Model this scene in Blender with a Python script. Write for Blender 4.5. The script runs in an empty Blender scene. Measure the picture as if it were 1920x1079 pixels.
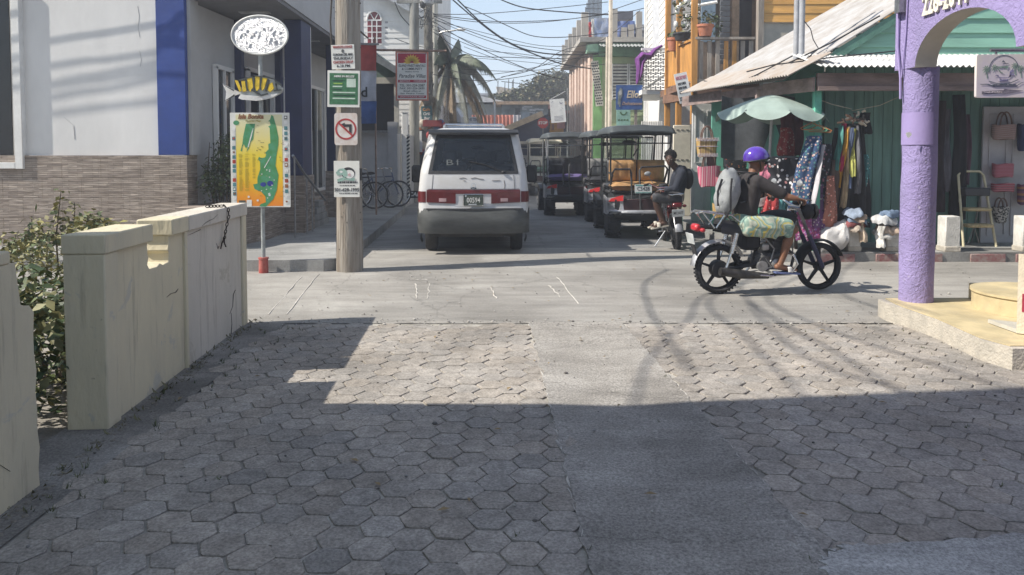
import bpy, bmesh, math, random
from mathutils import Vector as V, Matrix, noise as mnoise
R = math.radians
S = bpy.context.scene
COL = S.collection
rnd = random.Random(7)

# ---------------------------------------------------------------- camera, sky, sun, exposure
FPX, PITCH, PY0 = 1400.0, R(2.6), 348.6
cd = bpy.data.cameras.new('camera')
cam = bpy.data.objects.new('camera', cd); COL.objects.link(cam)
cd.sensor_width = 36; cd.lens = 36 * FPX / 1920; cd.shift_y = (PY0 - 539.5) / 1920
cd.clip_start = 0.05; cd.clip_end = 3000
cam.location = (0, 0, 1.6); cam.rotation_euler = (R(90) - PITCH, 0, 0)
S.camera = cam
SUN_EL, SUN_AZ = R(44), R(13)                      # azimuth: swing of the light away from the camera's x axis
SD = V((math.cos(SUN_EL) * math.cos(SUN_AZ), math.cos(SUN_EL) * math.sin(SUN_AZ), -math.sin(SUN_EL)))
ld = bpy.data.lights.new('sun', 'SUN'); ld.energy = 3.6; ld.angle = R(0.55); ld.color = (1, .945, .86)
lo = bpy.data.objects.new('sun', ld); COL.objects.link(lo); lo.rotation_euler = SD.to_track_quat('-Z', 'Y').to_euler()
W = bpy.data.worlds.new('World'); S.world = W; W.use_nodes = True
wn = W.node_tree.nodes; sky = wn.new('ShaderNodeTexSky'); sky.sky_type = 'NISHITA'; sky.sun_disc = False
sky.sun_elevation = SUN_EL; sky.sun_rotation = math.atan2(-SD.x, -SD.y); sky.air_density = 1.0; sky.dust_density = 0.35; sky.ozone_density = 2.0
wn['Background'].inputs[1].default_value = 0.145
wl = W.node_tree.links; tcw = wn.new('ShaderNodeTexCoord'); sxw = wn.new('ShaderNodeSeparateXYZ'); wl.new(tcw.outputs['Generated'], sxw.inputs[0])
hz = wn.new('ShaderNodeValToRGB'); he = hz.color_ramp.elements                       # hazy low sky over the Sky Texture
hq = he.new(.55); hq.color = (3.0, 3.35, 3.75, 1)
he[0].position = 0; he[0].color = (3.3, 3.7, 4.05, 1); he[1].position = .22; he[1].color = (2.0, 2.6, 3.3, 1)
fw = wn.new('ShaderNodeMapRange'); fw.inputs[1].default_value = .2; fw.inputs[2].default_value = .6; fw.inputs[3].default_value = .92; fw.inputs[4].default_value = .6
mxw = wn.new('ShaderNodeMix'); mxw.data_type = 'RGBA'; wl.new(sxw.outputs[2], hz.inputs[0]); wl.new(sxw.outputs[2], fw.inputs[0]); wl.new(fw.outputs[0], mxw.inputs[0])
wl.new(sky.outputs[0], mxw.inputs[6]); wl.new(hz.outputs[0], mxw.inputs[7]); wl.new(mxw.outputs[2], wn['Background'].inputs[0])
S.view_settings.view_transform = 'Standard'; S.view_settings.look = 'None'; S.view_settings.gamma = 1
S.view_settings.exposure = 1.06
S.cycles.max_bounces = 6; S.cycles.diffuse_bounces = 4; S.cycles.transparent_max_bounces = 12
S.cycles.use_denoising = True

# ---------------------------------------------------------------- pixel of the photograph -> point of the place
def ray(px, py):
    return V((0, math.cos(PITCH), -math.sin(PITCH))) + V(((px - 960) / FPX, 0, 0)) - (py - PY0) / FPX * V((0, math.sin(PITCH), math.cos(PITCH)))
def at(px, py, y):
    r = ray(px, py); return V((0, 0, 1.6)) + r * (y / r.y)
def G(px, py, z=0.0):
    r = ray(px, py); return V((0, 0, 1.6)) + r * ((z - 1.6) / r.z)
def X(px, y): return (px - 960) / FPX * y      # close enough: x of a pixel column at depth y
def Z(py, y): return at(960, py, y).z

# ---------------------------------------------------------------- materials
MATS = {}
def M(name, col, rough=.7, var=.12, scale=6, bump=.08, metal=0, spec=.4, col2=None, fine=None, stretch=(1, 1, 1), emit=0, coat=0):
    if name in MATS: return MATS[name]
    m = bpy.data.materials.new(name); m.use_nodes = True; MATS[name] = m
    n = m.node_tree.nodes; l = m.node_tree.links; b = n['Principled BSDF']
    b.inputs['Roughness'].default_value = rough; b.inputs['Metallic'].default_value = metal
    b.inputs['Specular IOR Level'].default_value = spec; b.inputs['Coat Weight'].default_value = coat
    tc = n.new('ShaderNodeTexCoord'); mp = n.new('ShaderNodeMapping'); mp.inputs['Scale'].default_value = stretch
    l.new(tc.outputs['Object'], mp.inputs['Vector'])
    nz = n.new('ShaderNodeTexNoise'); nz.inputs['Scale'].default_value = scale; nz.inputs['Detail'].default_value = 6; nz.inputs['Roughness'].default_value = .65
    l.new(mp.outputs[0], nz.inputs['Vector'])
    c1 = col; c2 = col2 or [min(1, c * (1 - var * 1.6)) for c in col]
    c0 = [min(1, c * (1 + var)) for c in col] if not col2 else col
    cr = n.new('ShaderNodeValToRGB'); cr.color_ramp.elements[0].position = .36; cr.color_ramp.elements[1].position = .64
    cr.color_ramp.elements[0].color = (*c2, 1); cr.color_ramp.elements[1].color = (*c0, 1)
    l.new(nz.outputs['Fac'], cr.inputs['Fac']); l.new(cr.outputs[0], b.inputs['Base Color'])
    if bump:
        n2 = n.new('ShaderNodeTexNoise'); n2.inputs['Scale'].default_value = fine or scale * 9; n2.inputs['Detail'].default_value = 4
        l.new(mp.outputs[0], n2.inputs['Vector'])
        bp = n.new('ShaderNodeBump'); bp.inputs['Strength'].default_value = min(1, bump * 3); bp.inputs['Distance'].default_value = .02
        l.new(n2.outputs['Fac'], bp.inputs['Height']); l.new(bp.outputs[0], b.inputs['Normal'])
    return m
def glass(name, tint=(.5, .55, .55), a=.5):
    if name in MATS: return MATS[name]
    m = bpy.data.materials.new(name); m.use_nodes = True; MATS[name] = m
    n = m.node_tree.nodes; l = m.node_tree.links; n.remove(n['Principled BSDF'])
    t = n.new('ShaderNodeBsdfTransparent'); t.inputs[0].default_value = (*tint, 1)
    g = n.new('ShaderNodeBsdfGlossy'); g.inputs['Roughness'].default_value = .03; g.inputs[0].default_value = (.9, .93, .95, 1)
    fr = n.new('ShaderNodeFresnel'); fr.inputs[0].default_value = 1.5
    mx = n.new('ShaderNodeMixShader'); l.new(fr.outputs[0], mx.inputs[0]); l.new(t.outputs[0], mx.inputs[1]); l.new(g.outputs[0], mx.inputs[2])
    l.new(mx.outputs[0], n['Material Output'].inputs[0]); return m
def stripes(name, cols, scale, axis='X', rough=.8, wob=.0):
    """woven or printed stripes in object space"""
    if name in MATS: return MATS[name]
    m = M(name, cols[0], rough, bump=.1, scale=20); n = m.node_tree.nodes; l = m.node_tree.links; b = n['Principled BSDF']
    tc = n.new('ShaderNodeTexCoord'); sx = n.new('ShaderNodeSeparateXYZ'); l.new(tc.outputs['Object'], sx.inputs[0])
    mu = n.new('ShaderNodeMath'); mu.operation = 'MULTIPLY'; mu.inputs[1].default_value = scale; l.new(sx.outputs[axis], mu.inputs[0])
    nz = n.new('ShaderNodeTexNoise'); nz.inputs['Scale'].default_value = 5; l.new(tc.outputs['Object'], nz.inputs['Vector'])
    ml = n.new('ShaderNodeMath'); ml.operation = 'MULTIPLY_ADD'; ml.inputs[1].default_value = wob; l.new(nz.outputs['Fac'], ml.inputs[0]); l.new(mu.outputs[0], ml.inputs[2])
    fr = n.new('ShaderNodeMath'); fr.operation = 'FRACT'; l.new(ml.outputs[0], fr.inputs[0])
    cr = n.new('ShaderNodeValToRGB'); cr.color_ramp.interpolation = 'CONSTANT'; e = cr.color_ramp.elements
    while len(e) < len(cols): e.new(.5)
    for i, c in enumerate(cols): e[i].position = i / len(cols); e[i].color = (*c, 1)
    l.new(fr.outputs[0], cr.inputs[0]); l.new(cr.outputs[0], b.inputs['Base Color']); return m
def spots(name, base, dots, scale=14, size=.35, rough=.85):
    """dotted or flowered print"""
    if name in MATS: return MATS[name]
    m = M(name, base, rough, bump=.08, scale=20); n = m.node_tree.nodes; l = m.node_tree.links; b = n['Principled BSDF']
    tc = n.new('ShaderNodeTexCoord'); vo = n.new('ShaderNodeTexVoronoi'); vo.inputs['Scale'].default_value = scale; l.new(tc.outputs['Object'], vo.inputs['Vector'])
    lt = n.new('ShaderNodeMath'); lt.operation = 'LESS_THAN'; lt.inputs[1].default_value = size; l.new(vo.outputs['Distance'], lt.inputs[0])
    cr = n.new('ShaderNodeValToRGB'); cr.color_ramp.interpolation = 'CONSTANT'; e = cr.color_ramp.elements
    while len(e) < max(2, len(dots)): e.new(.5)
    for i in range(len(e)): e[i].position = i / len(e); e[i].color = (*dots[i % len(dots)], 1)
    sp = n.new('ShaderNodeSeparateColor'); l.new(vo.outputs['Color'], sp.inputs[0]); l.new(sp.outputs[0], cr.inputs[0])
    mx = n.new('ShaderNodeMix'); mx.data_type = 'RGBA'; mx.inputs[6].default_value = (*base, 1)
    l.new(lt.outputs[0], mx.inputs[0]); l.new(cr.outputs[0], mx.inputs[7]); l.new(mx.outputs[2], b.inputs['Base Color']); return m

# ---------------------------------------------------------------- objects, parts, tags
def tag(o, label=None, cat=None, group=None, kind=None):
    if label: o['label'] = label
    if cat: o['category'] = cat
    if group: o['group'] = group
    if kind: o['kind'] = kind
    return o
def thing(name, label, cat, loc=(0, 0, 0), rz=0, group=None):
    o = bpy.data.objects.new(name, None); COL.objects.link(o); o.location = loc; o.rotation_euler = (0, 0, rz); o.empty_display_size = .1
    return tag(o, label, cat, group)
def copy_tree(o, loc=None, rz=None, label=None, parent=None):
    c = o.copy(); COL.objects.link(c)
    if parent: c.parent = parent
    if loc is not None: c.location = loc
    if rz is not None: c.rotation_euler = (0, 0, rz)
    if label: c['label'] = label
    for ch in KIDS.get(o.name, []): copy_tree(ch, parent=c)
    return c
KIDS = {}
def link(name, me, parent=None, world=False):
    o = bpy.data.objects.new(name, me); COL.objects.link(o)
    if parent:
        o.parent = parent; KIDS.setdefault(parent.name, []).append(o)
        if world:                                   # vertices were given in world space
            p = parent; mt = Matrix()
            while p: mt = p.matrix_basis @ mt; p = p.parent
            o.matrix_basis = mt.inverted()
    return o
class B:
    def __init__(s): s.bm = bmesh.new()
    def _f(s, vs, mi):
        try: f = s.bm.faces.new(vs); f.material_index = mi; return f
        except ValueError: return None
    def poly(s, pts, mi=0): return s._f([s.bm.verts.new(p) for p in pts], mi)
    def box(s, c, size, rot=(0, 0, 0), bev=0, mi=0):
        mt = Matrix.Translation(c) @ (rot if isinstance(rot, Matrix) else __import__('mathutils').Euler(rot).to_matrix().to_4x4())
        a, b, d = [x / 2 for x in size]; e = min(bev, a * .9, b * .9, d * .9)
        if e <= 0:
            vs = [s.bm.verts.new(mt @ V((x, y, z))) for z in (-d, d) for y in (-b, b) for x in (-a, a)]
            for q in ((0, 2, 3, 1), (4, 5, 7, 6), (0, 1, 5, 4), (2, 6, 7, 3), (0, 4, 6, 2), (1, 3, 7, 5)): s._f([vs[i] for i in q], mi)
            return s
        P = {}
        for sx in (-1, 1):
            for sy in (-1, 1):
                for sz in (-1, 1):
                    P[sx, sy, sz, 0] = s.bm.verts.new(mt @ V((sx * a, sy * (b - e), sz * (d - e))))
                    P[sx, sy, sz, 1] = s.bm.verts.new(mt @ V((sx * (a - e), sy * b, sz * (d - e))))
                    P[sx, sy, sz, 2] = s.bm.verts.new(mt @ V((sx * (a - e), sy * (b - e), sz * d)))
        for k in (-1, 1):
            for ax in range(3):
                def key(u, v, ax=ax):
                    t = [0, 0, 0]; t[ax] = k; o = [i for i in range(3) if i != ax]; t[o[0]] = u; t[o[1]] = v; return (*t, ax)
                s._f([P[key(-1, -1)], P[key(1, -1)], P[key(1, 1)], P[key(-1, 1)]], mi)
        for ax in range(3):
            o = [i for i in range(3) if i != ax]
            for u in (-1, 1):
                for v in (-1, 1):
                    def key(w, f):
                        t = [0, 0, 0]; t[ax] = w; t[o[0]] = u; t[o[1]] = v; return (*t, f)
                    s._f([P[key(-1, o[0])], P[key(1, o[0])], P[key(1, o[1])], P[key(-1, o[1])]], mi)
        for sx in (-1, 1):
            for sy in (-1, 1):
                for sz in (-1, 1): s._f([P[sx, sy, sz, i] for i in range(3)], mi)
        return s
    def beam(s, p, q, w, h=None, up=(0, 0, 1), bev=0, mi=0):
        p, q = V(p), V(q); d = q - p; h = w if h is None else h
        y = d.normalized(); x = y.cross(V(up))
        if x.length < 1e-4: x = V((1, 0, 0))
        x.normalize(); z = x.cross(y)
        mt = Matrix((x, y, z)).transposed().to_4x4(); mt.translation = (p + q) / 2
        return s.box((p + q) / 2, (w, d.length, h), Matrix((x, y, z)).transposed().to_4x4(), bev, mi)
    def tube(s, pts, r, n=8, cap=True, mi=0, flat=1.0):
        pts = [V(p) for p in pts]; rs = r if isinstance(r, (list, tuple)) else [r] * len(pts); rings = []
        nx = None
        for i, p in enumerate(pts):
            t = (pts[min(i + 1, len(pts) - 1)] - pts[max(i - 1, 0)]).normalized()
            if nx is None: nx = t.cross(V((0, 0, 1)) if abs(t.z) < .9 else V((0, 1, 0))).normalized()
            else: nx = (nx - t * nx.dot(t)).normalized()
            ny = t.cross(nx)
            rings.append([s.bm.verts.new(p + (nx * math.cos(2 * math.pi * k / n) + ny * flat * math.sin(2 * math.pi * k / n)) * rs[i]) for k in range(n)])
        for a, b in zip(rings, rings[1:]):
            for k in range(n): s._f([a[k], a[(k + 1) % n], b[(k + 1) % n], b[k]], mi)
        if cap: s._f(rings[0][::-1], mi); s._f(rings[-1], mi)
        return s
    def cyl(s, p, q, r, r2=None, n=16, mi=0): return s.tube([p, q], [r, r if r2 is None else r2], n, True, mi)
    def lathe(s, prof, c=(0, 0, 0), n=20, axis='Z', mi=0, cap=True):
        c = V(c); rings = []
        for r, h in prof:
            ring = []
            for k in range(n):
                a = 2 * math.pi * k / n; u, w = r * math.cos(a), r * math.sin(a)
                ring.append(s.bm.verts.new(c + (V((u, w, h)) if axis == 'Z' else V((h, u, w)) if axis == 'X' else V((w, h, u)))))
            rings.append(ring)
        for a, b in zip(rings, rings[1:]):
            for k in range(n): s._f([a[k], a[(k + 1) % n], b[(k + 1) % n], b[k]], mi)
        if cap: s._f(rings[0][::-1], mi); s._f(rings[-1], mi)
        return s
    def ell(s, c, rad, n=16, m=10, mi=0, rot=(0, 0, 0), squash=None):
        c = V(c); mt = __import__('mathutils').Euler(rot).to_matrix(); rings = []
        for j in range(1, m):
            t = math.pi * j / m
            rings.append([s.bm.verts.new(c + mt @ V((rad[0] * math.sin(t) * math.cos(2 * math.pi * k / n), rad[1] * math.sin(t) * math.sin(2 * math.pi * k / n), rad[2] * math.cos(t)))) for k in range(n)])
        a = s.bm.verts.new(c + mt @ V((0, 0, rad[2]))); b = s.bm.verts.new(c + mt @ V((0, 0, -rad[2])))
        for k in range(n):
            s._f([a, rings[0][k], rings[0][(k + 1) % n]], mi); s._f([b, rings[-1][(k + 1) % n], rings[-1][k]], mi)
        for p, q in zip(rings, rings[1:]):
            for k in range(n): s._f([p[k], q[k], q[(k + 1) % n], p[(k + 1) % n]], mi)
        return s
    def prism(s, pts, d, mi=0, mi_side=None):
        """closed outline (3-D points in one plane) extruded by vector d"""
        d = V(d); pts = [V(p) for p in pts]; a = [s.bm.verts.new(p) for p in pts]; b = [s.bm.verts.new(p + d) for p in pts]
        s._f(a[::-1], mi); s._f(b, mi); k = len(pts)
        for i in range(k): s._f([a[i], a[(i + 1) % k], b[(i + 1) % k], b[i]], mi if mi_side is None else mi_side)
        return s
    def grid(s, f, nu, nv, mi=0, thick=None):
        vs = [[s.bm.verts.new(f(i / nu, j / nv)) for i in range(nu + 1)] for j in range(nv + 1)]
        for j in range(nv):
            for i in range(nu): s._f([vs[j][i], vs[j][i + 1], vs[j + 1][i + 1], vs[j + 1][i]], mi)
        return s
    def solid(s, f, nu, nv, t, mi=0):
        """sheet f(u,v) with thickness t along its averaged normal"""
        t = V(t)
        A = [[s.bm.verts.new(f(i / nu, j / nv)) for i in range(nu + 1)] for j in range(nv + 1)]
        C = [[s.bm.verts.new(v.co + t) for v in row] for row in A]
        for j in range(nv):
            for i in range(nu):
                s._f([A[j][i], A[j][i + 1], A[j + 1][i + 1], A[j + 1][i]], mi); s._f([C[j][i], C[j + 1][i], C[j + 1][i + 1], C[j][i + 1]], mi)
        for j in range(nv):
            s._f([A[j][0], A[j + 1][0], C[j + 1][0], C[j][0]], mi); s._f([A[j][nu], C[j][nu], C[j + 1][nu], A[j + 1][nu]], mi)
        for i in range(nu):
            s._f([A[0][i], C[0][i], C[0][i + 1], A[0][i + 1]], mi); s._f([A[nv][i], A[nv][i + 1], C[nv][i + 1], C[nv][i]], mi)
        return s
    def obj(s, name, mats, parent=None, world=False, ang=38, recalc=True):
        if recalc: bmesh.ops.recalc_face_normals(s.bm, faces=s.bm.faces)
        for f in s.bm.faces: f.smooth = True
        me = bpy.data.meshes.new(name); s.bm.to_mesh(me); s.bm.free()
        for m in (mats if isinstance(mats, (list, tuple)) else [mats]): me.materials.append(m)
        me.set_sharp_from_angle(angle=R(ang))
        return link(name, me, parent, world)
def text_mesh(body, size, depth=.002, shear=0, align='CENTER', bold=0, spacing=1, width=None):
    cu = bpy.data.curves.new('lettering', 'FONT'); cu.body = body; cu.size = size; cu.extrude = depth; cu.align_x = align; cu.align_y = 'CENTER'
    cu.shear = shear; cu.offset = bold; cu.space_character = spacing; cu.resolution_u = 2; cu.space_line = 1.0
    o = bpy.data.objects.new('lettering', cu); COL.objects.link(o); dg = bpy.context.evaluated_depsgraph_get(); dg.update()
    me = bpy.data.meshes.new_from_object(o.evaluated_get(dg)); bpy.data.objects.remove(o); bpy.data.curves.remove(cu)
    if width and len(me.vertices):
        xs = [v.co.x for v in me.vertices]; k = width / max(1e-6, max(xs) - min(xs))
        for v in me.vertices: v.co.x *= k
    return me
def frame(o, u, v):
    """matrix whose x,y are the sign's right and up, z its outward normal"""
    u = V(u).normalized(); v = V(v); v = (v - u * v.dot(u)).normalized(); w = u.cross(v)
    m = Matrix((u, v, w)).transposed().to_4x4(); m.translation = o; return m
def write(body, size, mat, fr, x=0, y=0, z=.003, parent=None, world=True, name='lettering', **k):
    me = text_mesh(body, size, **k); me.transform(fr @ Matrix.Translation((x, y, z))); me.materials.clear(); me.materials.append(mat)
    return link(name, me, parent, world)
def flat(b, fr, pts, z=.002, d=.0015, mi=0):
    """a printed shape on a sign: outline pts in the sign's plane"""
    b.prism([fr @ V((x, y, z)) for x, y in pts], (fr.to_3x3() @ V((0, 0, d))), mi); return b
def rrect(w, h, r=.02, n=4, cx=0, cy=0):
    o = []
    for sx, sy, a0 in ((1, 1, 0), (-1, 1, 90), (-1, -1, 180), (1, -1, 270)):
        for k in range(n + 1):
            a = R(a0 + 90 * k / n); o.append((cx + sx * (w / 2 - r) + r * math.cos(a), cy + sy * (h / 2 - r) + r * math.sin(a)))
    return o
def circ(r, cx=0, cy=0, n=24, ry=None, a0=0, a1=360):
    full = abs(a1 - a0) >= 360
    return [(cx + r * math.cos(R(a0 + (a1 - a0) * k / (n if full else n - 1))), cy + (ry or r) * math.sin(R(a0 + (a1 - a0) * k / (n if full else n - 1)))) for k in range(n)]
def ring(b, fr, r, w, cx=0, cy=0, z=.002, d=.0015, mi=0, n=28):
    for k in range(n):
        a, c = R(360 * k / n), R(360 * (k + 1) / n)
        flat(b, fr, [(cx + r * math.cos(a), cy + r * math.sin(a)), (cx + (r - w) * math.cos(a), cy + (r - w) * math.sin(a)), (cx + (r - w) * math.cos(c), cy + (r - w) * math.sin(c)), (cx + r * math.cos(c), cy + r * math.sin(c))], z, d, mi)
def boards(b, p, u, up, w, h, n, t=.02, mi=0, tilt=.014):
    """lapped weatherboards: p lower corner, u right dir, up dir; n boards over height h, front faces along u x up"""
    u = V(u).normalized(); up = V(up).normalized(); nn = u.cross(up); p = V(p)
    for k in range(n):
        z0, z1 = h * k / n, h * (k + 1) / n
        a = p + up * z0 + nn * (t + tilt); c = p + up * z1 + nn * t
        b.prism([a, c, p + up * z1, p + up * z0], u * w, mi)
def corr(b, p, u, v, lu, lv, pitch=.08, amp=.012, mi=0, sag=0):
    """corrugated sheet: ridges run along v, spaced along u"""
    u = V(u).normalized(); v = V(v).normalized(); nn = u.cross(v); p = V(p); n = max(8, int(lu / pitch * 6))
    b.solid(lambda a, c: p + u * lu * a + v * lv * c + nn * (amp * math.sin(a * lu / pitch * 2 * math.pi) + sag * math.sin(math.pi * c)), n, 3, nn * -.004, mi)
def leaves(b, c, rad, n, size, seed=0, mi=0, mis=1, droop=.3, shell=.5):
    rr = random.Random(seed); c = V(c)
    for _ in range(n):
        d = V((rr.gauss(0, 1), rr.gauss(0, 1), rr.gauss(0, 1))).normalized() * (shell + (1 - shell) * rr.random()) 
        p = c + V((d.x * rad[0], d.y * rad[1], d.z * rad[2]))
        a = V((rr.uniform(-1, 1), rr.uniform(-1, 1), rr.uniform(-.6, .6) - droop)).normalized(); s = size * rr.uniform(.6, 1.3)
        w = a.cross(V((rr.uniform(-1, 1), rr.uniform(-1, 1), 1.2))).normalized() * s * .27
        m_ = p + a * s * .5 + V((0, 0, s * .08)); mm = mi + rr.randrange(mis)
        b.poly([p, m_ + w, p + a * s, m_ - w], mm)
# ================================================================ GROUND, STREETS
def concrete(name, c0, c1, c2, scale=1.2, cracks=True, speck=.1):
    m = bpy.data.materials.new(name); m.use_nodes = True; n = m.node_tree.nodes; l = m.node_tree.links; b = n['Principled BSDF']; b.inputs['Roughness'].default_value = .9; b.inputs['Specular IOR Level'].default_value = .25
    tc = n.new('ShaderNodeTexCoord')
    def nz(s, d=6, r=.6, dist=0, st=(1, 1, 1)):
        mp = n.new('ShaderNodeMapping'); mp.inputs['Scale'].default_value = st; l.new(tc.outputs['Object'], mp.inputs[0])
        t = n.new('ShaderNodeTexNoise'); t.inputs['Scale'].default_value = s; t.inputs['Detail'].default_value = d; t.inputs['Roughness'].default_value = r; t.inputs['Distortion'].default_value = dist; l.new(mp.outputs[0], t.inputs['Vector']); return t
    a = nz(scale, 8, .62, .6); cr = n.new('ShaderNodeValToRGB'); e = cr.color_ramp.elements; e.new(.5)
    e[0].position, e[1].position, e[2].position = .33, .5, .68
    for i, c in enumerate((c0, c1, c2)): e[i].color = (*c, 1)
    l.new(a.outputs['Fac'], cr.inputs[0])
    g = nz(70, 3, .8); mg = n.new('ShaderNodeMapRange'); mg.inputs[1].default_value = .3; mg.inputs[2].default_value = .7; mg.inputs[3].default_value = 1 - speck * 2.2; mg.inputs[4].default_value = 1 + speck * 2; l.new(g.outputs['Fac'], mg.inputs[0])
    st = nz(3.0, 5, .7, .3, (.25, 1.6, 1)); ms = n.new('ShaderNodeMapRange'); ms.inputs[1].default_value = .42; ms.inputs[2].default_value = .62; ms.inputs[3].default_value = .88; ms.inputs[4].default_value = 1.08; l.new(st.outputs['Fac'], ms.inputs[0])
    mm = n.new('ShaderNodeMath'); mm.operation = 'MULTIPLY'; l.new(mg.outputs[0], mm.inputs[0]); l.new(ms.outputs[0], mm.inputs[1])
    src = mm.outputs[0]
    pt = nz(.35, 4, .55, 1.5); mp_ = n.new('ShaderNodeMapRange'); mp_.inputs[1].default_value = .40; mp_.inputs[2].default_value = .62; mp_.inputs[3].default_value = .84; mp_.inputs[4].default_value = 1.1; l.new(pt.outputs['Fac'], mp_.inputs[0])
    oi = nz(1.7, 4, .5, .8); mo = n.new('ShaderNodeMapRange'); mo.inputs[1].default_value = .66; mo.inputs[2].default_value = .76; mo.inputs[3].default_value = 1; mo.inputs[4].default_value = .74; l.new(oi.outputs['Fac'], mo.inputs[0])
    for q_ in (mp_, mo): m3 = n.new('ShaderNodeMath'); m3.operation = 'MULTIPLY'; l.new(src, m3.inputs[0]); l.new(q_.outputs[0], m3.inputs[1]); src = m3.outputs[0]
    if cracks:
        vo = n.new('ShaderNodeTexVoronoi'); vo.feature = 'DISTANCE_TO_EDGE'; vo.inputs['Scale'].default_value = .55
        wv = nz(4, 5); vm = n.new('ShaderNodeVectorMath'); vm.operation = 'MULTIPLY_ADD'; vm.inputs[1].default_value = (.35, .35, 0); l.new(wv.outputs['Color'], vm.inputs[0]); l.new(tc.outputs['Object'], vm.inputs[2]); l.new(vm.outputs[0], vo.inputs['Vector'])
        mc = n.new('ShaderNodeMapRange'); mc.inputs[1].default_value = .0; mc.inputs[2].default_value = .006; mc.inputs[3].default_value = .72; mc.inputs[4].default_value = 1; l.new(vo.outputs['Distance'], mc.inputs[0])
        m2 = n.new('ShaderNodeMath'); m2.operation = 'MULTIPLY'; l.new(src, m2.inputs[0]); l.new(mc.outputs[0], m2.inputs[1]); src = m2.outputs[0]
    mx = n.new('ShaderNodeVectorMath'); mx.operation = 'SCALE'; l.new(cr.outputs[0], mx.inputs[0]); l.new(src, mx.inputs['Scale']); l.new(mx.outputs[0], b.inputs['Base Color'])
    bp = n.new('ShaderNodeBump'); bp.inputs['Strength'].default_value = .5; bp.inputs['Distance'].default_value = .01; l.new(g.outputs['Fac'], bp.inputs['Height']); l.new(bp.outputs[0], b.inputs['Normal'])
    MATS[name] = m; return m
C_ROAD = concrete('street_concrete', (.26, .245, .22), (.315, .297, .268), (.36, .343, .31), .8)
C_STRIP = concrete('worn_concrete_strip', (.25, .232, .206), (.315, .294, .262), (.385, .362, .327), 1.6, True, .24)
C_DUST = concrete('sandy_ground', (.24, .22, .19), (.3, .275, .24), (.36, .33, .29), 1.4, False, .14)
C_DUST2 = concrete('dusty_gutter', (.17, .16, .145), (.235, .22, .2), (.3, .285, .26), 2.2, False, .2)
C_JOINT = concrete('sandy_mortar', (.25, .23, .2), (.36, .335, .29), (.47, .44, .385), 2.4, False, .1)
C_WALK = concrete('pavement_concrete', (.24, .235, .22), (.3, .295, .28), (.37, .36, .34), 1.0)
C_APRON = concrete('rough_apron', (.33, .32, .3), (.42, .41, .385), (.52, .51, .48), 2.2, False, .22)

b = B(); b.poly([(-900, -300, -.012), (900, -300, -.012), (900, 1500, -.012), (-900, 1500, -.012)]); tag(b.obj('ground', C_DUST), kind='structure')
# bumps of the street are real: a sheet with gentle swells
def swell(x, y):
    z = .010 * math.sin(x * 1.1 + .6) * math.exp(-((y - 10.9) / .9) ** 2) + .006 * mnoise.noise(V((x * .5, y * .5, 3)))
    z += .035 * math.exp(-((y - 11.0) / .55) ** 2) * (1 if -1.6 < x < 6 else .3) 
    return z
b = B(); b.grid(lambda u, v: V((-14 + 34 * u, 6.86 + 5.4 * v, .012 + swell(-14 + 34 * u, 6.86 + 5.4 * v))), 120, 30); tag(b.obj('cross_street', C_ROAD), kind='structure')
C_FAR = concrete('shaded_street_concrete', (.2, .195, .185), (.25, .245, .235), (.3, .29, .275), .7)  # cross street's concrete again, with the shade darkened into its colour
b = B(); b.poly([(-3.4, 12.2, .008), (4.0, 12.2, .008), (1.6, 70, .008), (-6.2, 70, .008)]); tag(b.obj('street', C_FAR), kind='structure')
# joints and torn cement ridges on the cross street
b = B()
def ridge(px0, py0, px1, py1, w=.009, h=.012, n=9, jit=.012):
    p, q = G(px0, py0), G(px1, py1); pts = []
    for k in range(n + 1):
        c = p.lerp(q, k / n); c.z = .014 + swell(c.x, c.y); pts.append(c + V((rnd.uniform(-jit, jit), rnd.uniform(-jit, jit), rnd.uniform(-.003, .003))))
    b.tube(pts, [w * rnd.uniform(.35, 1.1) for _ in pts], 6, True, 0, .55)
for a in ((505, 592, 565, 522), (538, 592, 597, 516), (780, 534, 782, 562), (806, 534, 803, 562), (920, 540, 930, 563), (1030, 538, 1052, 560), (1045, 522, 1085, 572), (770, 526, 800, 526)): ridge(*a)
tag(b.obj('cement_ridges', M('pale_cement', (.5, .47, .42), .9, .2, 9)), kind='structure')
# mortar bed, worn strip, pavers
def strip_l(y): return X(960, y) + .04 + (y - 2.82) * .034 if False else (.295 - (y - 2.82) * .033)
def strip_r(y): return 1.235 - (y - 2.9) * .055
b = B(); b.poly([(-2.42, -3, .0158), (7.5, -3, .0158), (7.5, 6.9, .004), (-2.42, 6.9, .004)]); tag(b.obj('paving_bed', C_JOINT), kind='structure')
b = B(); b.poly([(-2.45, -3, .0176), (-1.99, -3, .0176), (-2.09, 6.86, .0176), (-2.6, 6.86, .0176)]); tag(b.obj('gutter_strip', C_DUST2), kind='structure')
b = B(); b.solid(lambda u, v: V(((strip_l(-3 + 9.86 * v) + .03 * mnoise.noise(V((v * 60, 0, 0))) + .015 * mnoise.noise(V((v * 210, 0, 0)))) * (1 - u) + (strip_r(-3 + 9.86 * v) + .03 * mnoise.noise(V((v * 60, 5, 0))) + .015 * mnoise.noise(V((v * 210, 5, 0)))) * u, -3 + 9.86 * v, .006 - .012 * math.sin(math.pi * u) * (1 if v < .93 else 0) + .0155)), 8, 260, V((0, 0, -.014))); tag(b.obj('concrete_strip', C_STRIP), kind='structure')
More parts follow.
